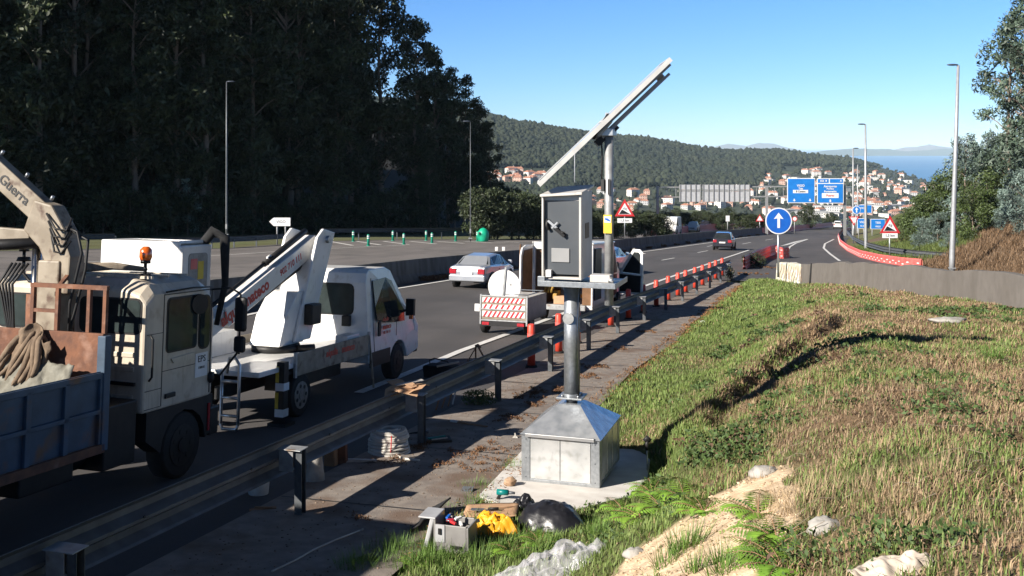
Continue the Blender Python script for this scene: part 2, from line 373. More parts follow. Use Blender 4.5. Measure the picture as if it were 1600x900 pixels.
    def build(s, name, mat, parent=None, world=False, bevel=0, solid=0, sub=0):
        me = bpy.data.meshes.new(name)
        vs = s.v
        if parent is not None and world:
            top = parent; inv = FR[top.name].inverted(); vs = [inv @ v for v in vs]
        me.from_pydata([tuple(v) for v in vs], [], s.f)
        names = s.mats or [mat]
        names = [mat if not n else n for n in names]
        for n in names: me.materials.append(M[n])
        me.polygons.foreach_set('material_index', s.m); me.polygons.foreach_set('use_smooth', s.sm)
        bm = bmesh.new(); bm.from_mesh(me); bmesh.ops.remove_doubles(bm, verts=bm.verts, dist=1e-5)
        bmesh.ops.recalc_face_normals(bm, faces=bm.faces); bm.to_mesh(me); bm.free()
        me.update()
        o = bpy.data.objects.new(name, me); COL.objects.link(o)
        if parent is not None: o.parent = parent; FR[o.name] = FR.get(parent.name)
        if solid: m_ = o.modifiers.new('solid', 'SOLIDIFY'); m_.thickness = solid
        if bevel:
            m_ = o.modifiers.new('bevel', 'BEVEL'); m_.width = bevel; m_.segments = 2; m_.limit_method = 'ANGLE'; m_.angle_limit = math.radians(40)
        if sub: m_ = o.modifiers.new('sub', 'SUBSURF'); m_.levels = sub; m_.render_levels = sub
        return o
def text_mesh(name, s, size, X, mat, parent, world=False, ext=.002, shear=0.0, align='CENTER', bold=0.0, spacing=1.0):
    "lettering as real, thin raised geometry; X maps text plane (x right, y up, z out)"
    cu = bpy.data.curves.new('txt', 'FONT'); cu.body = s; cu.size = size; cu.extrude = ext; cu.shear = shear; cu.offset = bold
    cu.align_x = align; cu.align_y = 'CENTER'; cu.space_character = spacing; cu.resolution_u = 3
    t = bpy.data.objects.new('txt', cu); me = bpy.data.meshes.new_from_object(t)
    bpy.data.objects.remove(t); bpy.data.curves.remove(cu)
    if world: X = FR[parent.name].inverted() @ X
    me.transform(X); me.name = name; me.materials.clear(); me.materials.append(M[mat])
    o = bpy.data.objects.new(name, me); COL.objects.link(o); o.parent = parent; return o
def XF(o, x, y):
    "matrix from origin, x axis, y axis"
    x = Vector(x).normalized(); y = Vector(y).normalized(); z = x.cross(y).normalized(); y = z.cross(x)
    m = Matrix((x, y, z)).transposed().to_4x4(); m.translation = Vector(o); return m
def copy_tree(o, parent=None):
    c = o.copy(); COL.objects.link(c); c.parent = parent
    for ch in o.children: copy_tree(ch, c)
    return c
def cutparts(o): return list(o.children)

# ---------------------------------------------------------------- ground sheet
def lines(*segs):
    out = [segs[0][0]]
    for a, b, st in segs:
        n = max(1, int(round((b-a)/st))); out += list(np.linspace(a, b, n+1)[1:])
    return np.array(out)
gx = lines((-60000, -8000, 13000), (-8000, -2000, 600), (-2000, -300, 60), (-300, -70, 10), (-70, -8, 2.5), (-8, -1.5, .5), (-1.5, 9, .12), (9, 18, .3), (18, 45, 1.0), (45, 100, 4), (100, 300, 12), (300, 3000, 40), (3000, 9000, 500), (9000, 60000, 12000))
gy = lines((-60, 0, 6), (0, 4, .8), (4, 24, .14), (24, 54, .35), (54, 130, 1.5), (130, 300, 6), (300, 1000, 25), (1000, 3200, 30), (3200, 6000, 350), (6000, 60000, 9000))
XX, YY = np.meshgrid(gx, gy)
ZZ = T(XX, YY)
SEA = -131.0
SAND = [(930, 940), (995, 862), (1075, 800), (1140, 762), (1205, 728), (1262, 765), (1268, 812), (1225, 858), (1205, 935)]
SANDW = []
for a, b in SAND:
    h = hit(a, b, 2.0, 20, 1500); SANDW.append((h.x, h.y))
def inpoly(x, y, poly):
    c = np.zeros(np.shape(x), bool); n = len(poly)
    for i in range(n):
        x0, y0 = poly[i]; x1, y1 = poly[(i+1) % n]
        k = ((y0 > y) != (y1 > y)) & (x < (x1-x0)*(y-y0)/(y1-y0+1e-12)+x0); c ^= k
    return c
def sandmask(x, y):
    j = vnoise(x, y, .35, 11)-.5; k = vnoise(x, y, .3, 12)-.5
    return inpoly(x+j*.25, y+k*.25, SANDW)
def green_amt(x, y):
    "0 dry straw .. 1 fresh green on the bank"
    q = (x+6.3)*RV.x + y*RV.y
    g = 1.2-1.2*smooth((q-3.6)/2.2) + .35*smooth((y-24)/12)
    g = g + (vnoise(x, y, 2.6, 21)-.5)*1.5 + (vnoise(x, y, .8, 22)-.5)*.9
    return np.clip(g*.75+.08, 0, 1)
def ground_col(x, y):
    q = (x+6.3)*RV.x + y*RV.y; p = y+.3125*x
    n1 = vnoise(x, y, .6, 31)[..., None]; ga = green_amt(x, y)[..., None]
    dry = np.array([.23, .155, .085]); grn = np.array([.10, .14, .035]); soil = np.array([.15, .095, .055])
    c = dry*(1-ga)+grn*ga; c = c*(1-.5*n1)+soil*.5*n1
    sm = sandmask(x, y)[..., None]
    c = np.where(sm, np.array([.74, .56, .38])*(.85+.3*n1), c)
    # bank right of the ramp: brown and reddish
    ex = np.interp(y, EDGE_Y, EDGE_X); rb = ((x-ex > .5) & (x > 20) & (y < 320))[..., None]
    n2 = vnoise(x, y, 3.0, 33)[..., None]
    c = np.where(rb, np.where(n2 > np.where(y > 72, .25, .75)[..., None], np.array([.13, .14, .04]), np.array([.17, .115, .07]))*(.7+.6*n1), c)
    f = forest_f(x, y)
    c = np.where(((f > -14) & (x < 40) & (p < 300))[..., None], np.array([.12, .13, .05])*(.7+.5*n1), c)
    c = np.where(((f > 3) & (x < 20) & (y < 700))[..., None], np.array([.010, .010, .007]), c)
    far = (y > 260)[..., None]; nf = vnoise(x, y, 60, 41)[..., None]; nf2 = vnoise(x, y, 22, 42)[..., None]
    fc = np.array([.035, .05, .026])*(.7+.5*nf2) + (nf > .72)*np.array([.06, .07, .02])
    c = np.where(far, fc, c); return c
nY, nX = XX.shape
V = np.stack([XX, YY, ZZ], -1).reshape(-1, 3)
I = np.arange(nY*nX).reshape(nY, nX)
F = np.stack([I[:-1, :-1], I[:-1, 1:], I[1:, 1:], I[1:, :-1]], -1).reshape(-1, 4)
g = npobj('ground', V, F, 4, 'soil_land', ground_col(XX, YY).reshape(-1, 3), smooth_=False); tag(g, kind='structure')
# sea
msea = pm('sea_water', (.04, .20, .42), (.03, .16, .36), .0008, .4, spec=.3)
sea = MB().add([(-90000, 2500, SEA), (90000, 2500, SEA), (90000, 95000, SEA), (-90000, 95000, SEA)], [(0, 1, 2, 3)]).build('sea', 'sea_water'); tag(sea, kind='structure')
# far headland and islands
def ridge_mesh(name, px, top, Y, depth, col, seed):
    xs = np.arange(px[0], px[-1], 2.0); t = np.interp(xs, px, top) + .9*(vnoise(xs, xs*0, 7, seed)-.5)
    rows = []
    for k, (fy, fh) in enumerate([(0, 0), (.3, .6), (.55, 1), (.8, .75), (1.2, 0)]):
        y = Y+depth*fy; z = np.maximum(((230-t)/1600*Y-SEA)*fh, 0)+SEA-1; rows.append(np.stack([(xs-800)/1600*Y, np.full_like(xs, y), z], -1))
    VV = np.concatenate(rows); n = len(xs); ii = np.arange(len(VV)).reshape(5, n)
    FF = np.stack([ii[:-1, :-1], ii[:-1, 1:], ii[1:, 1:], ii[1:, :-1]], -1).reshape(-1, 4)
    o = npobj(name, VV, FF, 4, 'far_wood', np.tile(col, (len(VV), 1)), smooth_=True); tag(o, kind='structure')
ridge_mesh('headland', [1290, 1310, 1360, 1420, 1450, 1490, 1540, 1600], [241, 236, 232, 233, 237, 234, 231, 236], 15500, 1500, (.06, .085, .06), 3)
ridge_mesh('island_hills', [1120, 1150, 1180, 1200, 1225, 1245, 1262], [232, 224, 228, 223, 224, 230, 233], 21000, 1500, (.16, .13, .12), 4)
ridge_mesh('island_hills', [1420, 1440, 1462, 1480, 1495, 1520, 1560], [236, 230, 229, 225, 228, 231, 236], 19000, 1500, (.18, .13, .12), 5)

# ---------------------------------------------------------------- roads
def sheet(name, pts, mat, dz, kind='structure'):
    m = MB().add([(p[0], p[1], plane(p[0], p[1])+dz) for p in pts], [tuple(range(len(pts)))]); bm = bmesh.new()
    o = m.build(name, mat); me = o.data
    bm.from_mesh(me); bmesh.ops.triangulate(bm, faces=bm.faces)
    for f in bm.faces:
        if f.normal.z < 0: f.normal_flip()
    bm.to_mesh(me); bm.free()
    if kind: tag(o, kind=kind)
    return o
right = [R(railq(s)-.35, s) for s in (1, 20, 31, 36, 40, 44, 47, 50, 54)]
rampin = [Vector((np.interp(y, WALL_Y, WALL_X)+.15, y, 0)) for y in (50.6, 38, 28.7, 16, 8, 1)]
rampout = [Vector((np.interp(y, EDGE_Y, EDGE_X)+.6, y, 0)) for y in (1, 30, 55, 65, 74, 88, 104, 126, 160, 235)]
def Gl(*p): return [G(a, b) for a, b in p]
left = [Vector((60, 222, 0)), Vector((38, 170, 0))] + Gl((1000, 366), (900, 372), (750, 374), (620, 374), (500, 377), (350, 388), (180, 388), (0, 392)) + [Vector((-70, 72, 0)), Vector((-70, 1, 0))]
sheet('road', right+rampin+rampout+left, 'asphalt', 0.0)
# pale worn far carriageway
sheet('road_far_carriageway', Gl((330, 478), (480, 459), (650, 435), (850, 411), (980, 391), (1100, 376.5), (1190, 366.5), (1196, 362.5), (1000, 367.5), (900, 373.5), (750, 375.5), (620, 375.5), (500, 378.5), (350, 389), (180, 390), (0, 394))+[Vector((-34, 42, 0)), Vector((-20, 18, 0))], 'asphalt_old', .012)
def ribbon(pts, w, dz, mb, step=None):
    pts = [Vector((p[0], p[1], 0)) for p in pts]; vs = []
    for i, p in enumerate(pts):
        d = (pts[min(i+1, len(pts)-1)]-pts[max(i-1, 0)]).normalized(); n = Vector((-d.y, d.x, 0))*w/2
        for e in (p+n, p-n): vs.append((e.x, e.y, plane(e.x, e.y)+dz))
    mb.add(vs, [(2*i, 2*i+1, 2*i+3, 2*i+2) for i in range(len(pts)-1)])
def marking(pxs, w=.16, dz=.02, name='road_marking'):
    mb = MB(); ribbon(Gl(*pxs), w, dz, mb); o = mb.build(name, 'road_paint'); tag(o, kind='structure'); return o
marking([(560, 615), (640, 583), (720, 549), (800, 520), (900, 483), (1000, 450), (1080, 422), (1130, 404.5), (1170, 391)], .2)
marking([(300, 515), (379, 494.5), (410, 487.5), (610, 453), (710, 437), (850, 415), (980, 397), (1113, 379), (1157, 372), (1200, 366.5)], .2)
for a, b in [((1034, 407), (1054, 403.4)), ((1090, 395), (1106, 392)), ((1160, 381.5), (1173, 379)), ((1105, 385.5), (1113, 384)), ((1196, 375.5), (1208, 373.5))]:
    marking([a, b], .15)
marking([(60, 414), (343, 399.5), (421, 394.5), (520, 388.5), (640, 383)], .15, .03)
marking([(1229, 400), (1230, 392), (1234, 386), (1243, 380.5), (1262, 374)], .22)
marking([(1312, 408), (1297, 397), (1287, 388), (1289, 381), (1303, 374)], .2)
gore = Gl((1218, 385), (1232, 382.5), (1262, 373.5), (1240, 378)); sheet('road_marking', gore, 'road_paint', .014)
# chevrons of the far hatched nose
for a in range(7):
    x0 = 515+a*42
    marking([(x0, 377.5+.0*a), (x0+36+a*1.5, 384-a*.8)], .35, .03)
marking([(500, 379), (620, 385.5), (700, 383), (800, 378.5)], .12, .03) if False else None
# concrete gutter along the near rail
slabs = []
inner = [R(railq(s)-.33, s) for s in (1, 8, 14, 20, 26, 31, 36, 42, 48, 54)]
outer = [R(1.95+.1*math.sin(s*.7), s) for s in (52, 46, 40, 34, 29, 24, 20, 16.5, 13, 10, 7, 1)]
sheet('gutter_pavement', inner+outer, 'concrete', .012)
# joints between the slabs, cut as thin dark lines
for s in np.arange(7, 50, 2.9):
    mb = MB(); ribbon([R(railq(s)-.3, s), R(1.85, s+.1)], .03, .018, mb); tag(mb.build('gutter_joint', 'text_dark'), kind='structure')
# new concrete pad under the sensor cabinet
padpx = [(748, 778), (815, 708), (862, 700), (1002, 706), (1016, 722), (1012, 752), (985, 778), (900, 800), (800, 800)]
pd = Gl(*padpx); mb = MB(); n = len(pd)
mb.add([(p.x, p.y, p.z-.1) for p in pd]+[(p.x, p.y, p.z+.035) for p in pd], [tuple(range(n, 2*n))]+[(i, (i+1) % n, (i+1) % n+n, i+n) for i in range(n)])
tag(mb.build('concrete_pad', 'concrete_new', bevel=.01), kind='structure')
# ---------------------------------------------------------------- guard rails and barriers
WPROF = [(.0, 0), (-.02, .02), (-.10, .075), (-.10, .135), (-.01, .19), (-.01, .22), (-.10, .275), (-.10, .335), (-.02, .39), (0, .41)]
def sweep(pts, prof, mb, mat=''):
    "sweep an open (side, up) profile along ground points"
    vs = []; n = len(prof)
    for i, p in enumerate(pts):
        d = (pts[min(i+1, len(pts)-1)]-pts[max(i-1, 0)]); d.z = 0; d.normalize(); r = Vector((d.y, -d.x, 0))
        for a, b in prof: vs.append(p+r*a+Vector((0, 0, b)))
    mb.add(vs, [(i*n+k, i*n+k+1, (i+1)*n+k+1, (i+1)*n+k) for i in range(len(pts)-1) for k in range(n-1)], mat, False)
def guard_rail(name, label, pts, posts, h=.47, side=.12, post_h=.72, parent_loc=None, terrain=False, far=False):
    t = thing(name, label, 'guard rail', pts[0])
    mb = MB(); pr = [(a, b+h) for a, b in WPROF]
    sweep(pts, pr, mb); mb.build('beam', 'rail_steel', t, world=True, solid=.006)
    for p, r in posts:
        d = Vector((-r.y, r.x, 0)); q = p+r*side
        if far:
            m = MB(); m.box((-.05, -.05, -.2), (.05, .05, post_h)); m.X = None
            m.v = [Vector(q)+v for v in m.v]; m.build('post', 'post_steel', t, world=True); continue
        Xm = Matrix((r, d, Vector((0, 0, 1)))).transposed().to_4x4(); Xm.translation = q
        m = MB(); m.X = Xm
        # C section post, spacer block and top bracket
        m.box((-.02, -.05, -.25), (.065, -.044, post_h)); m.box((-.02, .044, -.25), (.065, .05, post_h)); m.box((-.027, -.05, -.25), (-.02, .05, post_h))
        po = m.build('post', 'post_steel', t, world=True)
        m = MB(); m.X = Xm
        m.box((-side-.0, -.11, h+.328), (.08, .08, h+.338)); m.box((-side+.012, -.08, h+.08), (-.028, -.073, h+.325)); m.box((-side+.012, .073, h+.08), (-.028, .08, h+.325))
        m.build('bracket', 'galvanised_dull', t, world=True, bevel=.003)
    return t
ss = np.concatenate([np.arange(2, 30, 1.5), np.arange(30, 60, 1.0)])
pts = [R(railq(s), s) for s in ss]
posts = []
for k in range(-4, 14):
    s = 15.9+3.62*k
    if s < 57: posts.append((R(railq(s), s), RV))
near_rail = guard_rail('guard_rail', 'long steel guard rail seen from behind, running beside the gutter in the foreground', pts, posts, side=.22, post_h=.745, h=.42)
# bolts / reflector on the near beam
m = MB()
for s in np.arange(8, 40, 1.81):
    p = R(railq(s)+.01, s, .655); m.disc(p, RV, .014, th=.012, n=8)
m.build('bolts', 'text_dark', near_rail, world=True)
# thin rope tied round the beam
# red tube delineators clipped on the traffic side of the rail
def tube_post():
    t = thing('delineator_tube', 'x', 'delineator')
    m = MB(); m.tube([(0, 0, .06), (0, 0, .62), (0, 0, .93), (0, 0, .96)], [.088, .088, .082, .06], 14); m.build('tube', 'red_plastic', t)
    m = MB(); m.tube([(0, 0, .0), (0, 0, .06)], [.14, .12], 14); m.build('base', 'rubber', t)
    m = MB(); m.tube([(0, 0, .70), (0, 0, .76)], [.091, .091], 14, cap=False); m.build('band', 'pink_red_plastic', t)
    return t
tp = tube_post()
tube_px = [(840, 575), (889, 553), (919, 538), (978, 512), (1004, 500), (1022, 489.5), (1044, 480), (1060, 471), (1078, 464), (1090, 458.5), (1101, 452), (1113, 447), (1124, 441.5), (1133, 437), (1143, 432)]
ords = ['nearest', 'second nearest', 'third', 'fourth', 'fifth', 'sixth', 'seventh', 'eighth', 'ninth', 'tenth', 'eleventh', 'twelfth', 'thirteenth', 'fourteenth', 'farthest']
for i, (a, b) in enumerate(tube_px):
    o = tp if i == 0 else copy_tree(tp)
    p = G(a, b); q_, s_ = qs(p.x, p.y); p = R(railq(s_)-.3, s_); o.location = p
    tag(o, f'red plastic tube delineator behind the guard rail, {ords[i]} of the row', 'delineator', 'red tube delineators along the guard rail')
# red and white perforated plastic barriers: posts with three rows of oblong modules
def mesh_barrier(name, label, pts, h=.75, mat='pink_red_plastic', rows=3, group=None, step=.55):
    P = [Vector(p) for p in pts]; t = thing(name, label, 'plastic barrier', P[0], group=group)
    # resample
    L = [0]
    for i in range(1, len(P)): L.append(L[-1]+(P[i]-P[i-1]).length)
    n = max(2, int(L[-1]/step)); S = np.linspace(0, L[-1], n)
    Q = [Vector((np.interp(s, L, [p.x for p in P]), np.interp(s, L, [p.y for p in P]), 0)) for s in S]
    for q in Q: q.z = plane(q.x, q.y)
    mr = MB(); mw = MB()
    prof = [(-.10, 0), (-.06, .12), (-.05, h-.08), (0, h), (.05, h-.08), (.06, .12), (.10, 0)]
    sweep([q+Vector((0, 0, 0)) for q in Q], prof, mr); mr.build('panel', mat, t, world=True)
    for i in range(len(Q)-1):
        c = (Q[i]+Q[i+1])/2; d = (Q[i+1]-Q[i]).normalized(); r = Vector((d.y, -d.x, 0))
        for k in range(rows):
            if (i+k) % 2: continue
            z = h*(.22+.27*k)
            Xm = Matrix((r, d, Vector((0, 0, 1)))).transposed().to_4x4(); Xm.translation = c+Vector((0, 0, z)); mw.X = Xm
            mw.box((-.085, -.11, -.035), (.085, .11, .035))
    if mw.v: mw.X = None; tag(mw.build('reflector_strip', 'white_plastic', t, world=True), kind='stuff')
    return t
mesh_barrier('plastic_barrier', 'red and white water-filled barrier continuing from the end of the guard rail', Gl((1163, 421), (1180, 410), (1200, 401), (1213, 396)), .8)
mesh_barrier('plastic_barrier', 'short red barrier piece just behind the tip of the concrete wall', Gl((1213, 400), (1222, 404), (1232, 402.5)), .8)
mesh_barrier('plastic_barrier', 'long curved red and white barrier along the outer edge of the exit ramp', Gl((1330, 359), (1316, 363), (1310, 371), (1313, 382), (1325, 392), (1345, 402), (1375, 409.5), (1410, 415), (1440, 418)), .55, 'pink_red_plastic', 2)
mesh_barrier('plastic_barrier', 'red median barrier beyond the black car, running to the blue round sign', Gl((1190, 366), (1235, 361.5), (1270, 357.5), (1300, 354), (1325, 350)), .95, 'pink_red_plastic', 1)
mesh_barrier('plastic_barrier', 'red barrier line beside the oncoming white van on the far carriageway', Gl((1092, 362), (1120, 359.5), (1160, 356), (1200, 353.5), (1225, 351.5)), 1.1, 'pink_red_plastic', 1)
mesh_barrier('plastic_barrier', 'short row of red barriers just behind the oncoming white van', Gl((1018, 369), (1040, 367), (1060, 365), (1075, 363)), 1.0, 'pink_red_plastic', 0)
# steel rail behind the ramp barrier
rp = Gl((1316, 357), (1321, 367), (1332, 381), (1350, 392), (1380, 402), (1430, 410.5), (1500, 417), (1580, 425))
rpp = [(p, Vector((1, 0, 0))) for p in rp]
guard_rail('guard_rail', 'steel guard rail curving behind the red ramp barrier below the bushes', rp, rpp, far=True)
# median barrier between the carriageways: dark concrete wall with weeds
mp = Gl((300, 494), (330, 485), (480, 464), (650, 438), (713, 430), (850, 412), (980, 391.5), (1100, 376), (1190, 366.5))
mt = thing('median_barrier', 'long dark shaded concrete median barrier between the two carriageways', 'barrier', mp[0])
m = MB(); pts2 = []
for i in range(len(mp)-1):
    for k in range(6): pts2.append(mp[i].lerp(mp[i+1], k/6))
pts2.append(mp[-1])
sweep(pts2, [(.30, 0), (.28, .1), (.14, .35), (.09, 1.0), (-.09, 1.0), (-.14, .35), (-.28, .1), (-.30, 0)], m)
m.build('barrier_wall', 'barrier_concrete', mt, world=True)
for a in [(713+i*0, 0) for i in range(0)]: pass
def leaf_cloud(n, centre, rad, size, col, colv=.35, flat=1.0, aspect=.4, r=None):
    "n leaf quads in an ellipsoid; returns verts, tint"
    r = r or rng
    d = r.normal(size=(n, 3)); d /= np.linalg.norm(d, axis=1)[:, None]
    c = np.asarray(centre)+d*(r.random((n, 1))**.45)*np.asarray(rad)
    a = r.normal(size=(n, 3)); a /= np.linalg.norm(a, axis=1)[:, None]
    b = r.normal(size=(n, 3)); b -= a*(a*b).sum(1)[:, None]; b /= np.linalg.norm(b, axis=1)[:, None]
    s = size*(.6+.8*r.random((n, 1))); a = a*s; b = b*s*aspect
    v = np.stack([c-a, c-a*.1+b, c+a, c-a*.1-b], 1).reshape(-1, 3)
    t = np.repeat(np.asarray(col)*(1-colv/2+colv*r.random((n, 1))), 4, 0)
    return v, t
def weeds(name, label, pts, n, hgt, mat, group=None, cat='weeds'):
    vs = []; ts = []
    for i in range(n):
        p = pts[0].lerp(pts[-1], random.random()) if len(pts) == 2 else random.choice(pts)
        v, t = leaf_cloud(14, (p.x+random.uniform(-.25, .25), p.y+random.uniform(-.25, .25), p.z+hgt*random.random()), (.16, .16, hgt*.5), .07, (1, 1, 1)); vs.append(v); ts.append(t)
    vs = np.concatenate(vs); o = npobj(name, vs, np.arange(len(vs)).reshape(-1, 4), 4, mat, np.concatenate(ts)); tag(o, label, cat, group); return o
w1 = weeds('weed_strip', 'straggly dry weeds along the foot of the median barrier', [p+Vector((.45, -.1, 0)) for p in pts2[18:]], 420, .16, 'dried_plant'); del w1['label'], w1['category']; tag(w1, kind='stuff')
# lamp reflectors on top of the median barrier
for i, (a, b) in enumerate([(776, 389), (787, 389), (1188, 354), (1183, 354.5)]):
    Y = G(a, b+28 if i < 2 else b+11).y; X = (a-800)/1600*Y; z = (230-b)/1600*Y
    m = MB(); m.box((X-.09, Y-.03, z-.12), (X+.09, Y+.03, z+.12)); 
    o = m.build('reflector', 'white_plastic', bevel=.03); tag(o, f'pale reflector on the median barrier, {["left","right","nearer","farther"][i]} of the pair {"beyond the silver car" if i<2 else "at its far end"}', 'reflector', 'reflectors on the median barrier')
# concrete wall beside the ramp
wt = thing('concrete_wall', 'weathered grey concrete wall between the grassy bank and the exit ramp', 'wall', (13.2, 51, 0))
wys = np.linspace(51, 7, 60); wp = [(float(np.interp(y, WALL_Y, WALL_X)), float(y)) for y in wys]
def wall_piece(i0, i1, name, mat):
    m = MB(); vs = []
    for i in range(i0, i1+1):
        x, y = wp[i]; lo = min(plane(x, y), Tz(x-.5, y))-.3; ratio = smooth((51-y)/4)
        base = Tz(x-.3, y); h = .95+.02*math.sin(y*3)
        top = base+h*(.93+.07*float(ratio))
        vs += [(x-.10, y, lo), (x-.02, y, top), (x+.24, y, top+.01), (x+.34, y, lo)]
    fs = []
    for k in range(i1-i0):
        a = 4*k; fs += [(a, a+1, a+5, a+4), (a+1, a+2, a+6, a+5), (a+2, a+3, a+7, a+6)]
    e = 4*(i1-i0); fs += [(0, 1, 2, 3), (e+3, e+2, e+1, e)]
    m.add(vs, fs); return m.build(name, mat, wt, world=True, bevel=.015)
o = wall_piece(0, 5, 'painted_end', 'graffiti'); tag(o, 'pale end section covered in graffiti')
wall_piece(5, 7, 'wall_panel', 'concrete_wall'); wall_piece(7, 59, 'wall_panel', 'concrete_wall')
# open joint between the panels
x, y = wp[7]; m = MB(); b_ = Tz(x-.3, y); m.bar((x-.128, y, b_-.1), (x-.035, y, b_+.96), .05, .09); m.build('joint', 'text_dark', wt, world=True)
# scrawls on the painted end
m = MB()
for k in range(11):
    yy = 50.2-k*.31; xx = float(np.interp(yy, WALL_Y, WALL_X)); bz = Tz(xx-.3, yy)
    p = [Vector((xx-.115+.085*h, yy+.13*math.sin(h*6+k), bz+h*.85)) for h in np.linspace(.15, .95, 7)]
    m.tube(p, .012, 4)
m.build('scrawl', 'stone', wt, world=True)

# guard rails of the far carriageway
fp = Gl((-60, 388), (60, 384), (180, 379), (330, 378), (345, 378.5))
guard_rail('guard_rail', 'far guard rail behind the lit grass strip beneath the dark trees', [Vector((p.x, p.y, Tz(p.x, p.y))) for p in Gl((-80, 390), (0, 386), (90, 384), (180, 382))], [(Vector((p.x, p.y, Tz(p.x, p.y))), Vector((0, 1, 0))) for p in Gl((-40, 388), (0, 386), (60, 384.6), (120, 383.3), (180, 382))], far=True, h=.5)
guard_rail('guard_rail', 'dark guard rail along the grass verge beside the arrow sign', Gl((200, 393), (260, 391), (330, 389), (400, 385), (450, 381)), [(p, Vector((0, 1, 0))) for p in Gl((200, 393), (245, 391.6), (290, 390.3), (330, 389), (365, 387), (400, 385), (450, 381))], far=True, h=.45)
guard_rail('guard_rail', 'long thin guard rail in front of the dark wood behind the green posts', Gl((500, 376), (620, 373.5), (750, 372.6), (850, 371.6)), [(p, Vector((0, 1, 0))) for p in Gl((500, 376), (560, 374.8), (620, 373.5), (690, 373), (750, 372.6), (800, 372), (850, 371.6))], far=True, h=.7)
guard_rail('guard_rail', 'guard rail beyond the far carriageway near the round cabinet pole and warning sign', Gl((900, 371), (960, 368.5), (1010, 366)), [(p, Vector((0, 1, 0))) for p in Gl((900, 371), (940, 369.3), (980, 367.6), (1010, 366))], far=True, h=.6)

# ---------------------------------------------------------------- lamps
def lamp(px, ytop, ybase, Y, label, head=1, r=.11, lean=0.0, group='street lamps along the motorway', mt='lamp_pole'):
    X = (px-800)/1600*Y; zt = (230-ytop)/1600*Y; zb = Tz(X, Y) if ybase is None else (230-ybase)/1600*Y
    t = thing('street_lamp', label, 'street lamp', (X, Y, zb), group=group); H = zt-zb
    m = MB(); m.tube([(0, 0, -.3), (0, 0, .5), (lean*.5, 0, H*.5), (lean, 0, H)], [r, r, r*.78, r*.5], 10); m.build('pole', mt, t)
    m = MB(); m.tube([(lean, 0, H), (lean-.1*head, 0, H+.02)], .05, 8)
    Xm = Matrix.Translation((lean-.35*head, 0, H+.03)); m.X = Xm; m.sphere((0, 0, 0), .36, sc=(1, .42, .18)); m.X = None
    m.build('lamp_head', 'lamp_head', t)
    m = MB(); m.box((-.17, -.17, -.05), (.17, .17, .03)); m.box((-.07, -.125, .45), (.07, -.105, .85)); m.build('base_plate', 'galvanised_dull', t)
    return t
lamp(1487.5, 102, 418.5, 62.5, 'tall leaning lamp post beside the ramp bushes, nearest on the right', 1, .17, .38)
lamp(1353, 194.5, 391, 92, 'tall lamp post standing behind the red curved barrier before the gantry signs', 1, .15, -.05)
lamp(1333, 232, 372, 128, 'lamp post just left of the second lamp, near the bend', -1, .15)
lamp(1340, 257, 366, 165, 'lamp post between the two pale poles, smaller and farther', 1, .15)
lamp(354, 128, 366, 84, 'slender lamp post standing alone before the dark forest', -1, .09, 0, mt='post_steel')  # this pole and the next coloured darker to stand in for forest shade
lamp(735, 190, 372, 92, 'thin lamp post at the tip of the dark forest near the green bin', 1, .05, 0, mt='post_steel')

# ---------------------------------------------------------------- signs
def post(m, x, z0, z1, r=.04): m.cyl((x, 0, z0), (x, 0, z1), r, n=8)
def sign_thing(name, label, px, py, Y=None, group=None, yaw=0.0):
    if Y is None: p = G(px, py)
    else: X = (px-800)/1600*Y; p = Vector((X, Y, (230-py)/1600*Y))
    return thing(name, label, 'road sign', p, yaw=yaw, group=group), p
def disc_y(m, r, y0, y1, cz, mat='', n=32, cx=0): m.cyl((cx, y0, cz), (cx, y1, cz), r, n=n, mat=mat)
# round blue arrow sign in front of the wall end
t, p = sign_thing('road_sign', 'round blue sign with a white upward arrow in front of the wall end', 1216, 420, 49.0)
k = 1600/p.y; H = (420-345)/k
m = MB(); post(m, 0, -.4, H-.2, .055); m.build('pole', 'galvanised', t)
m = MB(); disc_y(m, 20.8/k, -.07, -.05, H); m.build('rim', 'sign_white', t)
m = MB(); disc_y(m, 19/k, -.078, -.069, H); m.build('sign_face', 'sign_blue', t)
m = MB(); a = 1/k; m.prism([(-2*a, H-11*a), (2*a, H-11*a), (2*a, H+4*a), (7.5*a, H+3*a), (0, H+13*a), (-7.5*a, H+3*a), (-2*a, H+4*a)], 'y', -.086, -.077)
m.build('arrow', 'sign_white', t)
m = MB(); m.box((-.06, -.05, H-.2), (.06, .05, H-.12)); m.box((-.06, -.05, H+.12), (.06, .05, H+.2)); m.build('bracket', 'galvanised_dull', t)
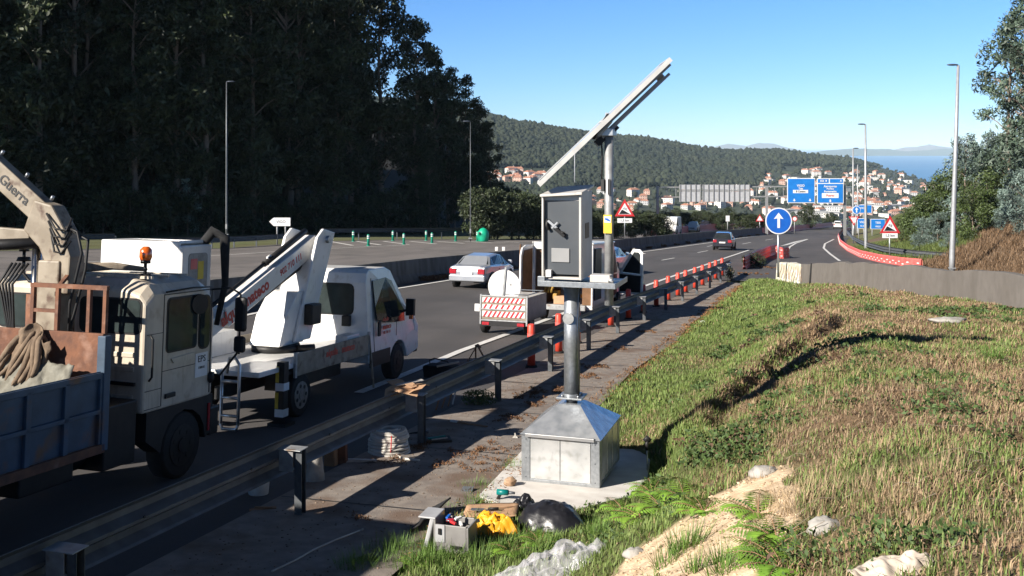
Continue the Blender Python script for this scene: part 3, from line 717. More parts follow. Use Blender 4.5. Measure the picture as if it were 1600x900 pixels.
def tri_sign(label, px, ybase, Y, ctr_y, w, plate, txt, mirror=1, inverted=False, slope=True):
    t, p = sign_thing('warning_sign', label, px, ybase, Y); k = 1600/Y; s = w/k; cz = (ybase-ctr_y)/k
    m = MB(); post(m, 0, -.4, cz-.1, .05); m.build('pole', 'galvanised', t)
    hh = s*.866; f = -1 if inverted else 1
    def tri(sc, y0, y1, mat, nm, par=t):
        r = s*sc/1.732; P = [(-s*sc/2, cz-f*r/2), (s*sc/2, cz-f*r/2), (0, cz+f*r)]
        mm = MB(); mm.prism(P, 'y', y0, y1); return mm.build(nm, mat, par)
    tri(1.0, -.07, -.05, 'sign_red', 'rim'); tri(.66, -.08, -.069, 'sign_white', 'sign_face')
    if slope:
        r = s*.60/1.732; mm = MB(); zb_ = cz-r/2
        mm.prism([(-s*.29, zb_), (s*.28, zb_), (-s*.14, cz+r*.16)], 'y', -.088, -.079); mm.build('slope_symbol', 'sign_black', t)
        text_mesh('lettering', '6%', s*.17, XF((s*.02, -.088, cz+r*.25), (1, 0, -.45), (.45, 0, 1)), 'sign_black', t)
    if plate:
        pw, ph, py = plate; zc = (ybase-py)/k; mm = MB(); mm.box((-pw/k/2, -.075, zc-ph/k/2), (pw/k/2, -.055, zc+ph/k/2)); mm.build('plate', 'sign_white', t)
        text_mesh('lettering', txt, ph/k*.72, XF((0, -.08, zc), (1, 0, 0), (0, 0, 1)), 'sign_black', t, bold=.004)
    return t
tri_sign('steep slope warning triangle above a small plate among the left shrubs', 976, 371, 100, 329, 31, (23, 7, 344.5), '1,5 km', slope=True)
tri_sign('large steep slope warning triangle with a distance plate before the ramp bushes', 1390, 404, 74, 355, 32, (24, 7.5, 368), '1,3 km', slope=True)
tri_sign('red triangle sign far off just left of the round blue sign', 1187, 357, 150, 342, 13, None, '', slope=False)
tri_sign('inverted give way triangle beside the lamp posts at the ramp bend', 1334, 370, 120, 343, 17, None, '', inverted=True, slope=False)
# arrow direction sign
t, p = sign_thing('direction_sign', 'white arrow-shaped direction sign on two posts before the dark forest', 438, 378, 84); k = 1600/84
m = MB(); m.cyl((-5/k, 0, -.3), (-5/k, 0, 38/k), .06, n=8); m.build('post', 'galvanised_dull', t)
m = MB(); m.cyl((8/k, 0, -.3), (8/k, 0, 38/k), .06, n=8); m.build('post', 'galvanised_dull', t)
m = MB(); m.prism([(-17/k, 32/k), (-10/k, 38/k), (16/k, 38/k), (16/k, 25/k), (-10/k, 25/k)], 'y', -.1, -.065); m.build('sign_face', 'sign_white', t)
text_mesh('lettering', 'VIGO', 6/k, XF((1.5/k, -.104, 31.5/k), (1, 0, 0), (0, 0, 1)), 'sign_black', t)
# blue round sign + giveaway near bend, big blue panels by the bend
t, p = sign_thing('road_sign', 'small far round blue sign with a white arrow above the give way triangle', 1337, 372, 118); k = 1600/118
m = MB(); post(m, 0, -.3, 43/k, .05); m.build('pole', 'galvanised', t)
m = MB(); disc_y(m, 6.5/k, -.3, -.25, 44/k); m.build('rim', 'sign_white', t)
m = MB(); disc_y(m, 5.7/k, -.32, -.29, 44/k); m.build('sign_face', 'sign_blue_light', t)
m = MB(); m.prism([(-.07, 2.95), (.07, 2.95), (.07, 3.3), (.2, 3.28), (0, 3.55), (-.2, 3.28), (-.07, 3.3)], 'y', -.34, -.315); m.build('arrow', 'sign_white', t)
def panel_sign(name, label, x0, x1, y0, y1, Y, ybase, mat, txt, posts, dark='sign_white'):
    xc = (x0+x1)/2; t, p = sign_thing(name, label, xc, ybase, Y); k = 1600/Y; w = (x1-x0)/k; zt = (ybase-y0)/k; zb_ = (ybase-y1)/k
    for q in posts:
        m = MB(); m.cyl(((q-xc)/k, .06, -.5), ((q-xc)/k, .06, zt-.1), .07, n=8); m.build('post', 'galvanised_dull', t)
    m = MB(); m.box((-w/2, -.06, zb_), (w/2, -.02, zt)); m.build('border', 'sign_white', t)
    b = .08*min(w, zt-zb_)*.6; m = MB(); m.box((-w/2+b, -.08, zb_+b), (w/2-b, -.058, zt-b)); m.build('sign_face', mat, t)
    for s, fx, fz, sz in txt:
        text_mesh('lettering', s, sz*(zt-zb_), XF((fx*w, -.086, zb_+(zt-zb_)*fz), (1, 0, 0), (0, 0, 1)), dark, t, bold=.006)
    return t, k, w, zb_, zt
panel_sign('direction_sign', 'low blue panel sign left of the dark gap, behind the two lamp posts', 1339, 1358, 341, 357, 130, 375, 'sign_blue_light', [('VIGO', 0, .62, .3), ('N-556', 0, .25, .22)], (1342, 1350))
panel_sign('direction_sign', 'low blue panel sign right of the dark gap, behind the slope warning triangle', 1360, 1383, 342, 358, 130, 375, 'sign_blue_light', [('TEIS', 0, .62, .3), ('VIGO', 0, .25, .22)], (1363, 1377))
panel_sign('direction_sign', 'far blue gantry panel seen above the give way triangle', 1336, 1362, 320, 333, 185, 362, 'sign_blue_light', [('VIGO', 0, .6, .34)], (1349,))
panel_sign('information_sign', 'small white plate on a post left of the gantry leg', 1009, 1019, 336, 347, 120, 365, 'sign_white', [], (1014,), 'sign_black')
panel_sign('information_sign', 'small white plate on a post beyond the red barrier line', 1134, 1140, 337, 346, 140, 358, 'sign_white', [], (1137,), 'sign_black')
# small round sign
t, p = sign_thing('road_sign', 'tiny round white and red sign beside the dark bush by the median', 1241.5, 362, 135); m = MB(); post(m, 0, -.3, 1.7, .05); m.build('pole', 'galvanised_dull', t)
m = MB(); disc_y(m, .34, -.08, -.05, 1.7); m.build('rim', 'sign_red', t); m = MB(); disc_y(m, .24, -.09, -.079, 1.7); m.build('sign_face', 'sign_white', t)

# ---------------------------------------------------------------- gantry over the road
GY = 150.0; k = 1600/GY
def gx_(px): return (px-800)/k
def gz_(py): return (230-py)/k
gt = thing('sign_gantry', 'long steel gantry spanning the road with grey-backed panels and two blue signs', 'gantry', (gx_(1027), GY, plane(gx_(1027), GY)))
for px in (1027.5, 1198):
    X = gx_(px); m = MB(); m.box((X-.17, GY-.17, plane(X, GY)-.4), (X+.17, GY+.17, gz_(291))); m.build('post', 'galvanised_dull', gt, world=True)
m = MB()
for y in (292.5, 308): m.bar((gx_(1027), GY, gz_(y)), (gx_(1322), GY, gz_(y-1.5)), .22, .16)
for px in range(1042, 1320, 14): m.bar((gx_(px), GY, gz_(292.4)), (gx_(px), GY, gz_(307.8)), .08)
m.build('beam', 'galvanised_dull', gt, world=True)
m = MB(); X = gx_(1320); m.box((X-.17, GY-.17, plane(X, GY)-1.5), (X+.17, GY+.17, gz_(290))); m.build('post', 'galvanised_dull', gt, world=True)
for a, b in ((1061, 1093), (1097, 1172)):
    m = MB(); m.box((gx_(a), GY-.35, gz_(315)), (gx_(b), GY-.30, gz_(299.5))); m.box((gx_(a), GY-.35, gz_(296)), (gx_(b), GY-.30, gz_(288.5)))
    pn = m.build('sign_back', 'sign_back', gt, world=True)
    m = MB()
    for i in range(int((b-a)/8)+1): X = gx_(a+1+i*8); m.box((X-.06, GY-.45, gz_(315.5)), (X+.06, GY-.36, gz_(288)))
    m.box((gx_(a), GY-.37, gz_(299.2)), (gx_(b), GY-.36, gz_(296.3))); m.build('ribs', 'galvanised_dull', gt, world=True)
for (a, b, y0, y1, n_) in ((1228.5, 1272, 278, 317, 0), (1275, 1316.5, 278.5, 317.5, 1)):
    m = MB(); m.box((gx_(a), GY-.5, gz_(y1)), (gx_(b), GY-.44, gz_(y0))); m.build('sign_border', 'sign_white', gt, world=True)
    m = MB(); m.box((gx_(a+1.2), GY-.53, gz_(y1-1.2)), (gx_(b-1.2), GY-.495, gz_(y0+1.2 if n_ == 0 else y0+8.6)))
    if n_: m.box((gx_(a+1.2), GY-.53, gz_(y0+7)), (gx_(1293), GY-.495, gz_(y0+1))); m.box((gx_(1295), GY-.53, gz_(y0+7)), (gx_(b-1.2), GY-.495, gz_(y0+1)))
    m.build('sign_face', 'sign_blue_light', gt, world=True)
    xc = (a+b)/2
    def tx(s, px, py, sz, mt='sign_white'): text_mesh('lettering', s, sz/k, XF((gx_(px), GY-.56, gz_(py)), (1, 0, 0), (0, 0, 1)), mt, gt, world=True, bold=.012)
    def pl(x0, x1, ya, yb):
        mm = MB(); mm.box((gx_(x0), GY-.55, gz_(yb)), (gx_(x1), GY-.525, gz_(ya))); mm.build('plate', 'sign_white', gt, world=True)
    def dn(px, py):
        mm = MB(); q = 1/k; mm.v = []; 
        mm.prism([(gx_(px)-.08, gz_(py)+.2), (gx_(px)-.08, gz_(py)), (gx_(px)-.22, gz_(py)), (gx_(px), gz_(py)-.2), (gx_(px)+.22, gz_(py)), (gx_(px)+.08, gz_(py)), (gx_(px)+.08, gz_(py)+.2)], 'y', GY-.56, GY-.525); mm.build('arrow', 'sign_white', gt, world=True)
    if n_ == 0:
        tx('VIGO', 1249.5, 290, 5); tx('Teis', 1249.5, 294.5, 4.2); pl(1237.5, 1261, 296.5, 301.5); tx('8 Centro', 1249.5, 299, 4, 'sign_black'); dn(1239.5, 312.5); dn(1264, 312.5)
    else:
        tx('552  B', 1285, 282.5, 4); tx('A', 1312, 282.5, 4.2); tx('Aeroporto', 1295.5, 291, 4.6); tx('Porrino', 1295.5, 294.8, 3.6); tx('Pontevedra', 1295.5, 299, 4.2); pl(1282.5, 1308.5, 301.5, 309); tx('Puerto', 1295.5, 305.3, 4.6, 'text_red'); dn(1295.5, 313.5)

# green flexible posts and bin
gp = thing('flexible_post', 'x', 'bollard'); m = MB(); m.tube([(0, 0, 0), (0, 0, .9), (0, 0, .98)], [.11, .11, .07], 12); m.build('tube', 'green_plastic', gp)
m = MB(); m.tube([(0, 0, .62), (0, 0, .70)], .115, 12, cap=False); m.tube([(0, 0, .78), (0, 0, .86)], .115, 12, cap=False); m.build('reflective_band', 'sign_white', gp)
m = MB(); m.tube([(0, 0, 0), (0, 0, .06)], [.2, .16], 12); m.build('base', 'green_plastic', gp)
gl = [(552, 377.5, 'far row'), (614, 376.5, 'far row'), (666, 376, 'far row'), (712, 377, 'far row'), (575.5, 384.5, 'near row'), (631, 382, 'near row'), (675, 380.3, 'near row'), (746, 377, 'near row')]
for i, (a, b, row) in enumerate(gl):
    o = gp if i == 0 else copy_tree(gp); o.location = G(a, b)
    tag(o, f'green flexible post on the hatched nose, {["first","second","third","fourth"][i%4]} from the left in the {row}', 'bollard', 'green flexible posts on the hatched nose')
p = G(755, 377.5); t = thing('recycling_bin', 'bright green rounded recycling bin at the far end of the green posts', 'bin', p)
m = MB(); Rr = 9.5/1600*p.y; m.tube([(0, 0, 0), (0, 0, .15), (0, 0, Rr*1.2), (0, 0, Rr*1.75), (0, 0, Rr*2.1), (0, 0, Rr*2.28)], [Rr*.75, Rr*.88, Rr, Rr*.82, Rr*.5, Rr*.1], 18); m.build('body', 'bin_green', t)
m = MB(); m.disc((-Rr*.55, -Rr*.78, Rr*1.45), (-.5, -.7, .25), Rr*.2, th=.06, n=14); m.build('opening', 'text_dark', t)
pm('leaf_belt', (.022, .034, .013), (.034, .046, .016), 1.2, .6, attr='tint')
# ---------------------------------------------------------------- trees
def crown_np(seed, clumps, n, size, flat=1.0, aspect=.35, droop=0.0):
    r = np.random.default_rng(seed); vs = []; ts = []
    for (cx, cy, cz, rx, ry, rz) in clumps:
        k = int(n*(rx*ry*rz)**(2/3)) + 12; tone = .55+.9*r.random()
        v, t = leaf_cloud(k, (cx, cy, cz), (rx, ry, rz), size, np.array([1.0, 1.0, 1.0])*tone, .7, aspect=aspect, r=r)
        if droop: v[1::4, 2] -= droop*.3; v[2::4, 2] -= droop
        vs.append(v); ts.append(t)
    return np.concatenate(vs), np.concatenate(ts)
def tree_proto(name, label, cat, seed, H, W, crown_lo, ncl, dens, leaf, size, trunk_r, shape='tall', mat='leaf_dark', droop=0.0, crad=(.8, 1.6), aspect=.35):
    r = random.Random(seed); t = thing(name, label, cat, (0, 0, 0))
    trunk = [(0, 0, -1.0)]; x = y = 0
    for i in range(1, 9):
        x += r.uniform(-.02, .02)*H*.5; y += r.uniform(-.02, .02)*H*.5; trunk.append((x, y, H*.93*i/8))
    m = MB(); m.tube(trunk, [trunk_r*(1-.88*i/8) for i in range(9)], 8)
    clumps = []
    for i in range(ncl):
        f = r.random()**.85 if shape != 'bush' else r.random(); z = H*(crown_lo+(1-crown_lo)*f)
        if shape == 'tall': prof = math.sin(math.pi*min(1, max(.06, (f*.86+.10))))**.6*(1-.25*f)
        elif shape == 'round': prof = math.sqrt(max(.05, 1-(2*f-1)**2*.9))
        else: prof = math.sqrt(max(.1, 1-f*f*.85))
        a = r.random()*6.283; d = W*prof*math.sqrt(r.random())*.95
        rr = r.uniform(*crad)*(1-.35*f if shape == 'tall' else 1)
        cx, cy = x*f+d*math.cos(a), y*f+d*math.sin(a); clumps.append((cx, cy, z, rr, rr, rr*r.uniform(.6, 1.0)))
        if d > rr*.4 and i % 2 == 0:
            zz = max(H*.08, z-d*.8); b = (x*f*.8, y*f*.8, zz); m.tube([b, ((b[0]+cx)/2, (b[1]+cy)/2, (zz+z)/2+.1*d), (cx, cy, z)], [trunk_r*.3, trunk_r*.18, trunk_r*.06], 5, cap=False)
    m.build('trunk', 'bark', t)
    v, c = crown_np(seed, clumps, dens, size, aspect=aspect, droop=droop)
    o = npobj('crown', v, np.arange(len(v)).reshape(-1, 4), 4, mat, c, parent=t)
    return t
def place(proto, first, x, y, sc=1.0, rot=None, dz=0.0, label=None, group=None, zs=1.0):
    o = proto if first else copy_tree(proto)
    o.location = (x, y, Tz(x, y)+dz); o.rotation_euler = (0, 0, rot if rot is not None else random.random()*6.28); o.scale = (sc, sc, sc*zs)
    if label: o['label'] = label
    if group: o['group'] = group
    return o
# dark eucalyptus forest on the far side
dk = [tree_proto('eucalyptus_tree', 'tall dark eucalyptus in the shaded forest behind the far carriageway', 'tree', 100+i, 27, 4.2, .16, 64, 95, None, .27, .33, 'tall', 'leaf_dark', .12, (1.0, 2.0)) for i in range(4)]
used = [False]*4; lab = 'tall dark eucalyptus in the shaded forest behind the far carriageway'; gr = 'dark eucalyptus forest'
EX, EY, NX, NY = .697, .717, -.717, .697
def fpos(a, f):
    if a < 0: return (-43+a, 88+.1*a+f+2)
    return (-43+EX*a+NX*f, 88+EY*a+NY*f)
spots = []
rr = random.Random(5)
for row, f in enumerate((4, 8, 13, 19, 27, 36, 46)):
    for a in np.arange(-24, 46, 3.6 if row < 2 else 4.6):
        spots.append((a+rr.uniform(-1.4, 1.4), f+rr.uniform(-1.5, 1.5)))
for a, f in spots:
    x, y = fpos(a, f); kx = 800+1600*x/y; i = rr.randrange(4)
    # skyline steps down towards the open side of the wood
    sc = rr.uniform(1.0, 1.25)
    if kx > 620: sc *= .84
    if kx > 690: sc *= .8
    if kx > 735: continue
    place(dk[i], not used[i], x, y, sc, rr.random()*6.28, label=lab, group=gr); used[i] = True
for (x, y) in ((-58, 81), (-63, 86), (-66, 77), (-72, 83), (-61, 76), (-69, 72), (-76, 78), (-56, 87)):
    place(dk[rr.randrange(4)], False, x, y, 1.15, rr.random()*6.28, label=lab, group=gr)
# individual silhouettes at the end of the wood
for (px, Y, top, lb) in ((650, 126, 22, 'tall dark eucalyptus ending the high part of the forest skyline'), (662, 132, 62, 'dark eucalyptus stepping down behind the tallest one'), (700, 130, 104, 'dense dark eucalyptus filling the end of the wood'), (745, 134, 205, 'low spreading dark tree under the end of the wood'), (705, 140, 130, 'dark tree deep inside the end of the wood'), (766, 136, 190, 'outermost dark tree of the wood, hanging towards the ridge'), (672, 124, 230, 'short dark tree low at the end of the wood'), (710, 129, 262, 'shortest dark tree at the end of the wood'), (682, 128, 84, 'dark eucalyptus near the end of the wood with a rounded top'), (724, 132, 116, 'dark eucalyptus at the open end of the wood, overhanging the lamp post'), (750, 136, 160, 'lower dark tree closing the open end of the wood')):
    x = (px-800)/1600*Y; zt = (230-top)/1600*Y; b = Tz(x, Y); place(dk[rr.randrange(4)], False, x, Y, (zt-b)/27.5, label=lb, group=gr)
# undergrowth along the forest foot
ub = [tree_proto('undergrowth_bush', 'dark bush at the foot of the shaded forest', 'bush', 140+i, 4.2, 2.4, .05, 26, 75, None, .22, .08, 'bush', 'leaf_dark', 0, (.6, 1.1)) for i in range(2)]
u2 = [False]*2
for a in np.arange(-20, 52, 2.6):
    for f in (1.8, 5.5):
        x, y = fpos(a+rr.uniform(-1, 1), f+rr.uniform(-.6, .6)); i = rr.randrange(2)
        place(ub[i], not u2[i], x, y, rr.uniform(.7, 1.25), label='dark bush at the foot of the shaded forest', group='forest undergrowth'); u2[i] = True
sb = tree_proto('silver_bush', 'pale silvery bush glowing faintly low in the dark forest', 'bush', 151, 7, 2.0, .1, 20, 60, None, .2, .1, 'tall', 'leaf_silver', .05, (.6, 1.0))
x, y = fpos(17, 1.2); place(sb, True, x, y, .8)
# mid distance belt beyond the far carriageway
mg = [tree_proto('broadleaf_tree', 'rounded green tree in the belt beyond the far carriageway', 'tree', 160+i, 10, 4.6, .12, 40, 46, None, .32, .22, 'round', 'leaf_belt', 0, (1.0, 2.3)) for i in range(3)]
u3 = [False]*3
def top_of(px, py, Y): return (230-py)/1600*Y
bl = []
for px in list(range(756, 1215, 13)):
    bl.append((px+rr.uniform(-4, 4), rr.uniform(150, 190)))
    bl.append((px+rr.uniform(-5, 5), rr.uniform(118, 140)))
topx = [745, 790, 830, 900, 940, 985, 1060, 1120, 1180, 1220]; topy = [274, 292, 298, 318, 326, 334, 332, 334, 344, 347]
for (px, Y) in bl:
    if Y < 145 and px > 1040: continue
    if Y < 145: Y = 104+ (px-745)/1600*95
    x = (px-800)/1600*Y; g0 = Tz(x, Y); want = np.interp(px, topx, topy)+rr.uniform(3, 18)+(4 if Y < 145 else 0)
    zt = top_of(px, want, Y); sc = max(.28, (zt-g0)/10.3); i = rr.randrange(3)
    if sc > 2.6: sc = 2.6
    place(mg[i], not u3[i], x, Y, sc, label='rounded green tree in the belt beyond the far carriageway', group='tree belt beyond the far carriageway'); u3[i] = True
# far belt further down the valley
for px in range(740, 1240, 11):
    Y = rr.uniform(260, 420); x = (px-800)/1600*Y; g0 = Tz(x, Y); zt = top_of(px, np.interp(px, topx, [288, 296, 304, 318, 326, 330, 330, 332, 338, 342])+rr.uniform(4, 14), Y)
    place(mg[rr.randrange(3)], False, x, Y, min(4.5, max(.5, (zt-g0)/10.3)), label='tree in the valley below the wooded ridge', group='valley trees')
# small dark bush at the median
place(mg[0], False, *(lambda p: (p.x, p.y))(G(1262, 358)), .42, label='small dark green tree on the median beside the blue round sign', group='median trees')
place(mg[1], False, *(lambda p: (p.x, p.y))(G(1296, 352.5)), .42, label='small tree beyond the bend near the far white car', group='median trees')
# right bank bushes and eucalyptus
rb = [tree_proto('bank_bush', 'x', 'bush', 180, 5.5, 2.6, .03, 46, 190, None, .15, .09, 'bush', 'leaf_green', 0, (.55, 1.1)),
      tree_proto('silver_bush', 'x', 'bush', 181, 6.0, 2.5, .03, 46, 190, None, .16, .09, 'bush', 'leaf_silver', .05, (.5, 1.0), .28),
      tree_proto('young_eucalyptus', 'x', 'tree', 182, 9.0, 2.4, .06, 56, 170, None, .16, .12, 'tall', 'leaf_silver', .06, (.55, 1.05), .28),
      tree_proto('tall_eucalyptus', 'x', 'tree', 189, 19, 3.6, .25, 66, 90, None, .21, .26, 'tall', 'leaf_euc', .10, (.7, 1.5))]
u4 = [False]*4
def bank(i, px, Y, top, lb, sc=None, gr_='bushes on the bank beyond the ramp'):
    x = (px-800)/1600*Y; b = Tz(x, Y); zt = (230-top)/1600*Y; H = (6.0, 6.5, 9.6, 19.5)[i]; s = (zt-b)/H
    place(rb[i], not u4[i], x, Y, s, label=lb, group=gr_); u4[i] = True
for px, Y, top, i, lb in [(1432, 92, 318, 0, 'leafy green bush at the low end of the ramp bank'), (1450, 84, 300, 0, 'green bush behind the slope warning triangle'), (1440, 78, 338, 1, 'silver-grey bush just right of the slope warning triangle'),
        (1470, 88, 278, 0, 'olive green bush left of the leaning lamp post'), (1465, 76, 330, 1, 'low silver bush under the olive bush by the lamp post'), (1490, 86, 262, 0, 'green bush directly behind the leaning lamp post'), (1483, 72, 350, 1, 'low pale bush at the foot of the leaning lamp post'),
        (1508, 80, 200, 2, 'young silvery eucalyptus just right of the leaning lamp post'), (1528, 84, 215, 2, 'young eucalyptus with pale leaves behind the first one'), (1520, 72, 288, 0, 'green shrub right of the lamp post on the bank'), (1545, 74, 262, 0, 'broad olive shrub in the middle of the bank'),
        (1553, 82, 195, 2, 'young eucalyptus under the tall tree'), (1575, 70, 292, 1, 'big silver-leaved bush hanging over the reddish bank'), (1600, 66, 262, 1, 'large silver bush at the picture edge on the bank'), (1585, 78, 205, 2, 'young eucalyptus at the picture edge'), (1620, 72, 180, 2, 'young eucalyptus cut by the picture edge'), (1410, 100, 335, 0, 'small green bush farthest down the bank'), (1424, 110, 322, 0, 'green bush beyond the ramp bank'), (1500, 96, 250, 0, 'dense shrub behind the young eucalyptus'), (1535, 94, 235, 0, 'dense shrub behind the second young eucalyptus'), (1570, 90, 225, 0, 'dense shrub under the tall eucalyptus'), (1600, 84, 240, 0, 'dense shrub at the edge under the tall eucalyptus')]:
    bank(i, px, Y, top, lb)
bank(3, 1580, 76, 18, 'tall eucalyptus rising against the sky at the edge', gr_='tall eucalyptus on the bank'); bank(3, 1612, 72, -40, 'tallest eucalyptus, mostly outside the picture edge', gr_='tall eucalyptus on the bank'); bank(3, 1600, 88, 60, 'eucalyptus behind the tall one against the sky', gr_='tall eucalyptus on the bank')

# ---------------------------------------------------------------- wooded ridge: far wood that reads as one mass
ico = [(0, 0, -1), (.7236, -.5257, -.4472), (-.2764, -.8506, -.4472), (-.8944, 0, -.4472), (-.2764, .8506, -.4472), (.7236, .5257, -.4472), (.2764, -.8506, .4472), (-.7236, -.5257, .4472), (-.7236, .5257, .4472), (.2764, .8506, .4472), (.8944, 0, .4472), (0, 0, 1)]
icof = [(0, 1, 2), (1, 0, 5), (0, 2, 3), (0, 3, 4), (0, 4, 5), (1, 5, 10), (2, 1, 6), (3, 2, 7), (4, 3, 8), (5, 4, 9), (1, 10, 6), (2, 6, 7), (3, 7, 8), (4, 8, 9), (5, 9, 10), (6, 10, 11), (7, 6, 11), (8, 7, 11), (9, 8, 11), (10, 9, 11)]
icov = np.array(ico); icof = np.array(icof)
def town_zone(k, Y):
    "True where the villages are"
    a = (k > 1180) & (k < 1470); b = (k > 735) & (k < 860)
    c = (k > 900) & (k < 1180)
    return a, b, c
N = 70000
kk = rng.uniform(540, 1640, N*2); Yk = 560+2450*rng.random(N*2)**.8; X_ = (kk-800)/1600*Yk; Z_ = T(X_, Yk)
pyk = 230-1600*Z_/Yk
openn = ((kk > 1195) & (kk < 1475) & (pyk > 258+ (kk-1195)*.02) ) | ((kk > 735) & (kk < 862) & (pyk > 262) & (pyk < 292)) | ((kk > 900) & (kk <= 1195) & (pyk > 292) )
keep = (Z_ > SEA+2) & (~openn | (rng.random(N*2) < .035))
X_, Y_, Z_, kk = X_[keep][:N], Yk[keep][:N], Z_[keep][:N], kk[keep][:N]
n = len(X_); rad = (1.9+2.8*rng.random(n)**1.5)*np.where(rng.random(n) < .06, 1.5, 1.0)
vv = icov[None]*rad[:, None, None]*np.array([1.0, 1.0, 1.15])*(.7+.6*rng.random((n, 12, 1))) + np.stack([X_, Y_, Z_+rad*.8+2], -1)[:, None]
ff = icof[None]+12*np.arange(n)[:, None, None]
hue = vnoise(X_, Y_, 150, 51)[:, None]; tone = (.6+.5*rng.random((n, 1)))
tc = (np.array([.020, .032, .018])*(1-hue)+np.array([.040, .048, .020])*hue)*tone
o = npobj('distant_wood', vv.reshape(-1, 3), ff.reshape(-1, 3), 3, 'far_wood', np.repeat(tc, 12, 0)); tag(o, kind='stuff')
# ---------------------------------------------------------------- town houses
def house_proto(i, w, d, h, rh, wall, roof, flat=False):
    m = MB()
    m.box((-w/2, -d/2, -3), (w/2, d/2, h), wall)
    e = .5
    if flat: m.box((-w/2-e, -d/2-e, h+.01), (w/2+e, d/2+e, h+.5), roof)
    else:
        m.add([(-w/2-e, -d/2-e, h-.1), (w/2+e, -d/2-e, h-.1), (w/2+e, d/2+e, h-.1), (-w/2-e, d/2+e, h-.1), (-w/2+d*.3, 0, h+rh), (w/2-d*.3, 0, h+rh)], [(0, 1, 5, 4), (1, 2, 5), (2, 3, 4, 5), (3, 0, 4), (3, 2, 1, 0)], roof)
        m.box((w*.2, -.4, h+rh*.4), (w*.2+.8, .4, h+rh+.8), wall)
    nf = max(1, int(h/2.8))
    for f in range(nf):
        z = .9+f*2.8; n = int(w/2.8)
        for a in range(n):
            x = -w/2+(a+.5)*w/n
            m.box((x-.6, -d/2-.06, z), (x+.6, -d/2+.1, z+1.3), 'window_dark')
        for a in range(int(d/3.2)):
            y = -d/2+(a+.5)*d/int(d/3.2); m.box((-w/2-.06, y-.5, z), (-w/2+.1, y+.5, z+1.3), 'window_dark')
    o = m.build('house', wall); return o
W_, P_, G_ = 'house_wall', 'house_wall_pink', 'house_wall_grey'
HP = [house_proto(0, 11, 9, 5.8, 2.4, W_, 'roof_tile'), house_proto(1, 9, 8, 3.2, 2.0, W_, 'roof_tile'), house_proto(2, 13, 9, 8.4, 2.4, P_, 'roof_tile'), house_proto(3, 10, 10, 6, 2.6, P_, 'roof_tile'), house_proto(4, 18, 11, 6.2, .4, W_, 'roof_grey', True), house_proto(5, 15, 10, 9, 2.6, W_, 'roof_tile'), house_proto(6, 40, 16, 6, .5, G_, 'roof_grey', True), house_proto(7, 12, 9, 6, 2.2, G_, 'roof_tile')]
desc = ['two-storey white house with an orange tiled roof', 'low white cottage with an orange tiled roof', 'three-storey pinkish house with a tiled roof', 'square pink house with a tiled roof', 'flat-roofed white building', 'large white house with a hipped tiled roof', 'long flat-roofed industrial hall', 'grey house with a tiled roof']
uh = [False]*8; rh_ = random.Random(11)
def put_house(i, px, py, y0, y1, where):
    h = hit(px, py, y0, y1)
    if h is None: return
    o = HP[i] if not uh[i] else HP[i].copy()
    if uh[i]: COL.objects.link(o)
    uh[i] = True; o.location = h; o.rotation_euler = (0, 0, rh_.uniform(-.9, .9)); s = rh_.uniform(.75, 1.15); o.scale = (s, s, s)
    tag(o, f'{desc[i]} {where}', 'house', f'{desc[i]}, houses {where}')
cnt = 0
for _ in range(5000):
    if cnt > 180: break
    px = rh_.uniform(1190, 1465); lo = np.interp(px, [1190, 1250, 1330, 1440, 1465], [276, 264, 268, 280, 284]); py = rh_.uniform(lo, 342)
    if rh_.random() > np.interp(px, [1190, 1240, 1300, 1440], [.35, .6, 1, 1]): continue
    put_house(rh_.choice([0, 0, 1, 1, 2, 3, 5, 5, 7, 4, 4]), px, py, 900, 2700, 'in the hillside town'); cnt += 1
for k_ in range(30):
    px = 740+rh_.random()*118; py = 270+rh_.random()*17
    put_house(rh_.choice([0, 1, 1, 3, 5, 2]), px, py, 900, 2600, 'in the hamlet by the forest end')
for k_ in range(60):
    px = 905+rh_.random()*290; py = 299+rh_.random()*30
    if rh_.random() < .3: px = rh_.choice([915, 935, 960, 1005, 1010, 1140, 1170, 1185])+rh_.uniform(-9, 9)
    put_house(rh_.choice([0, 1, 1, 3, 5, 7]), px, py, 900, 2600, 'among trees behind the gantry')
for k_, (px, py) in enumerate([(1238, 336), (1262, 338), (1300, 330), (1290, 338), (1395, 327), (1415, 330), (1310, 341)]):
    put_house(6, px, py, 700, 2000, 'on the valley floor below the town')
for px, py in [(977, 272), (1000, 277), (1155, 287), (990, 286), (1225, 288)]: put_house(1, px, py, 900, 2600, 'alone in the ridge wood')
# slim mast far off behind the cabinet
p = hit(898, 292, 900, 2500); m = MB(); m.cyl((p.x, p.y, p.z), (p.x, p.y, p.z+60), 1.0, .5, 6); tag(m.build('radio_mast', 'sign_back'), 'thin pale mast on the ridge foot behind the cabinet', 'mast')
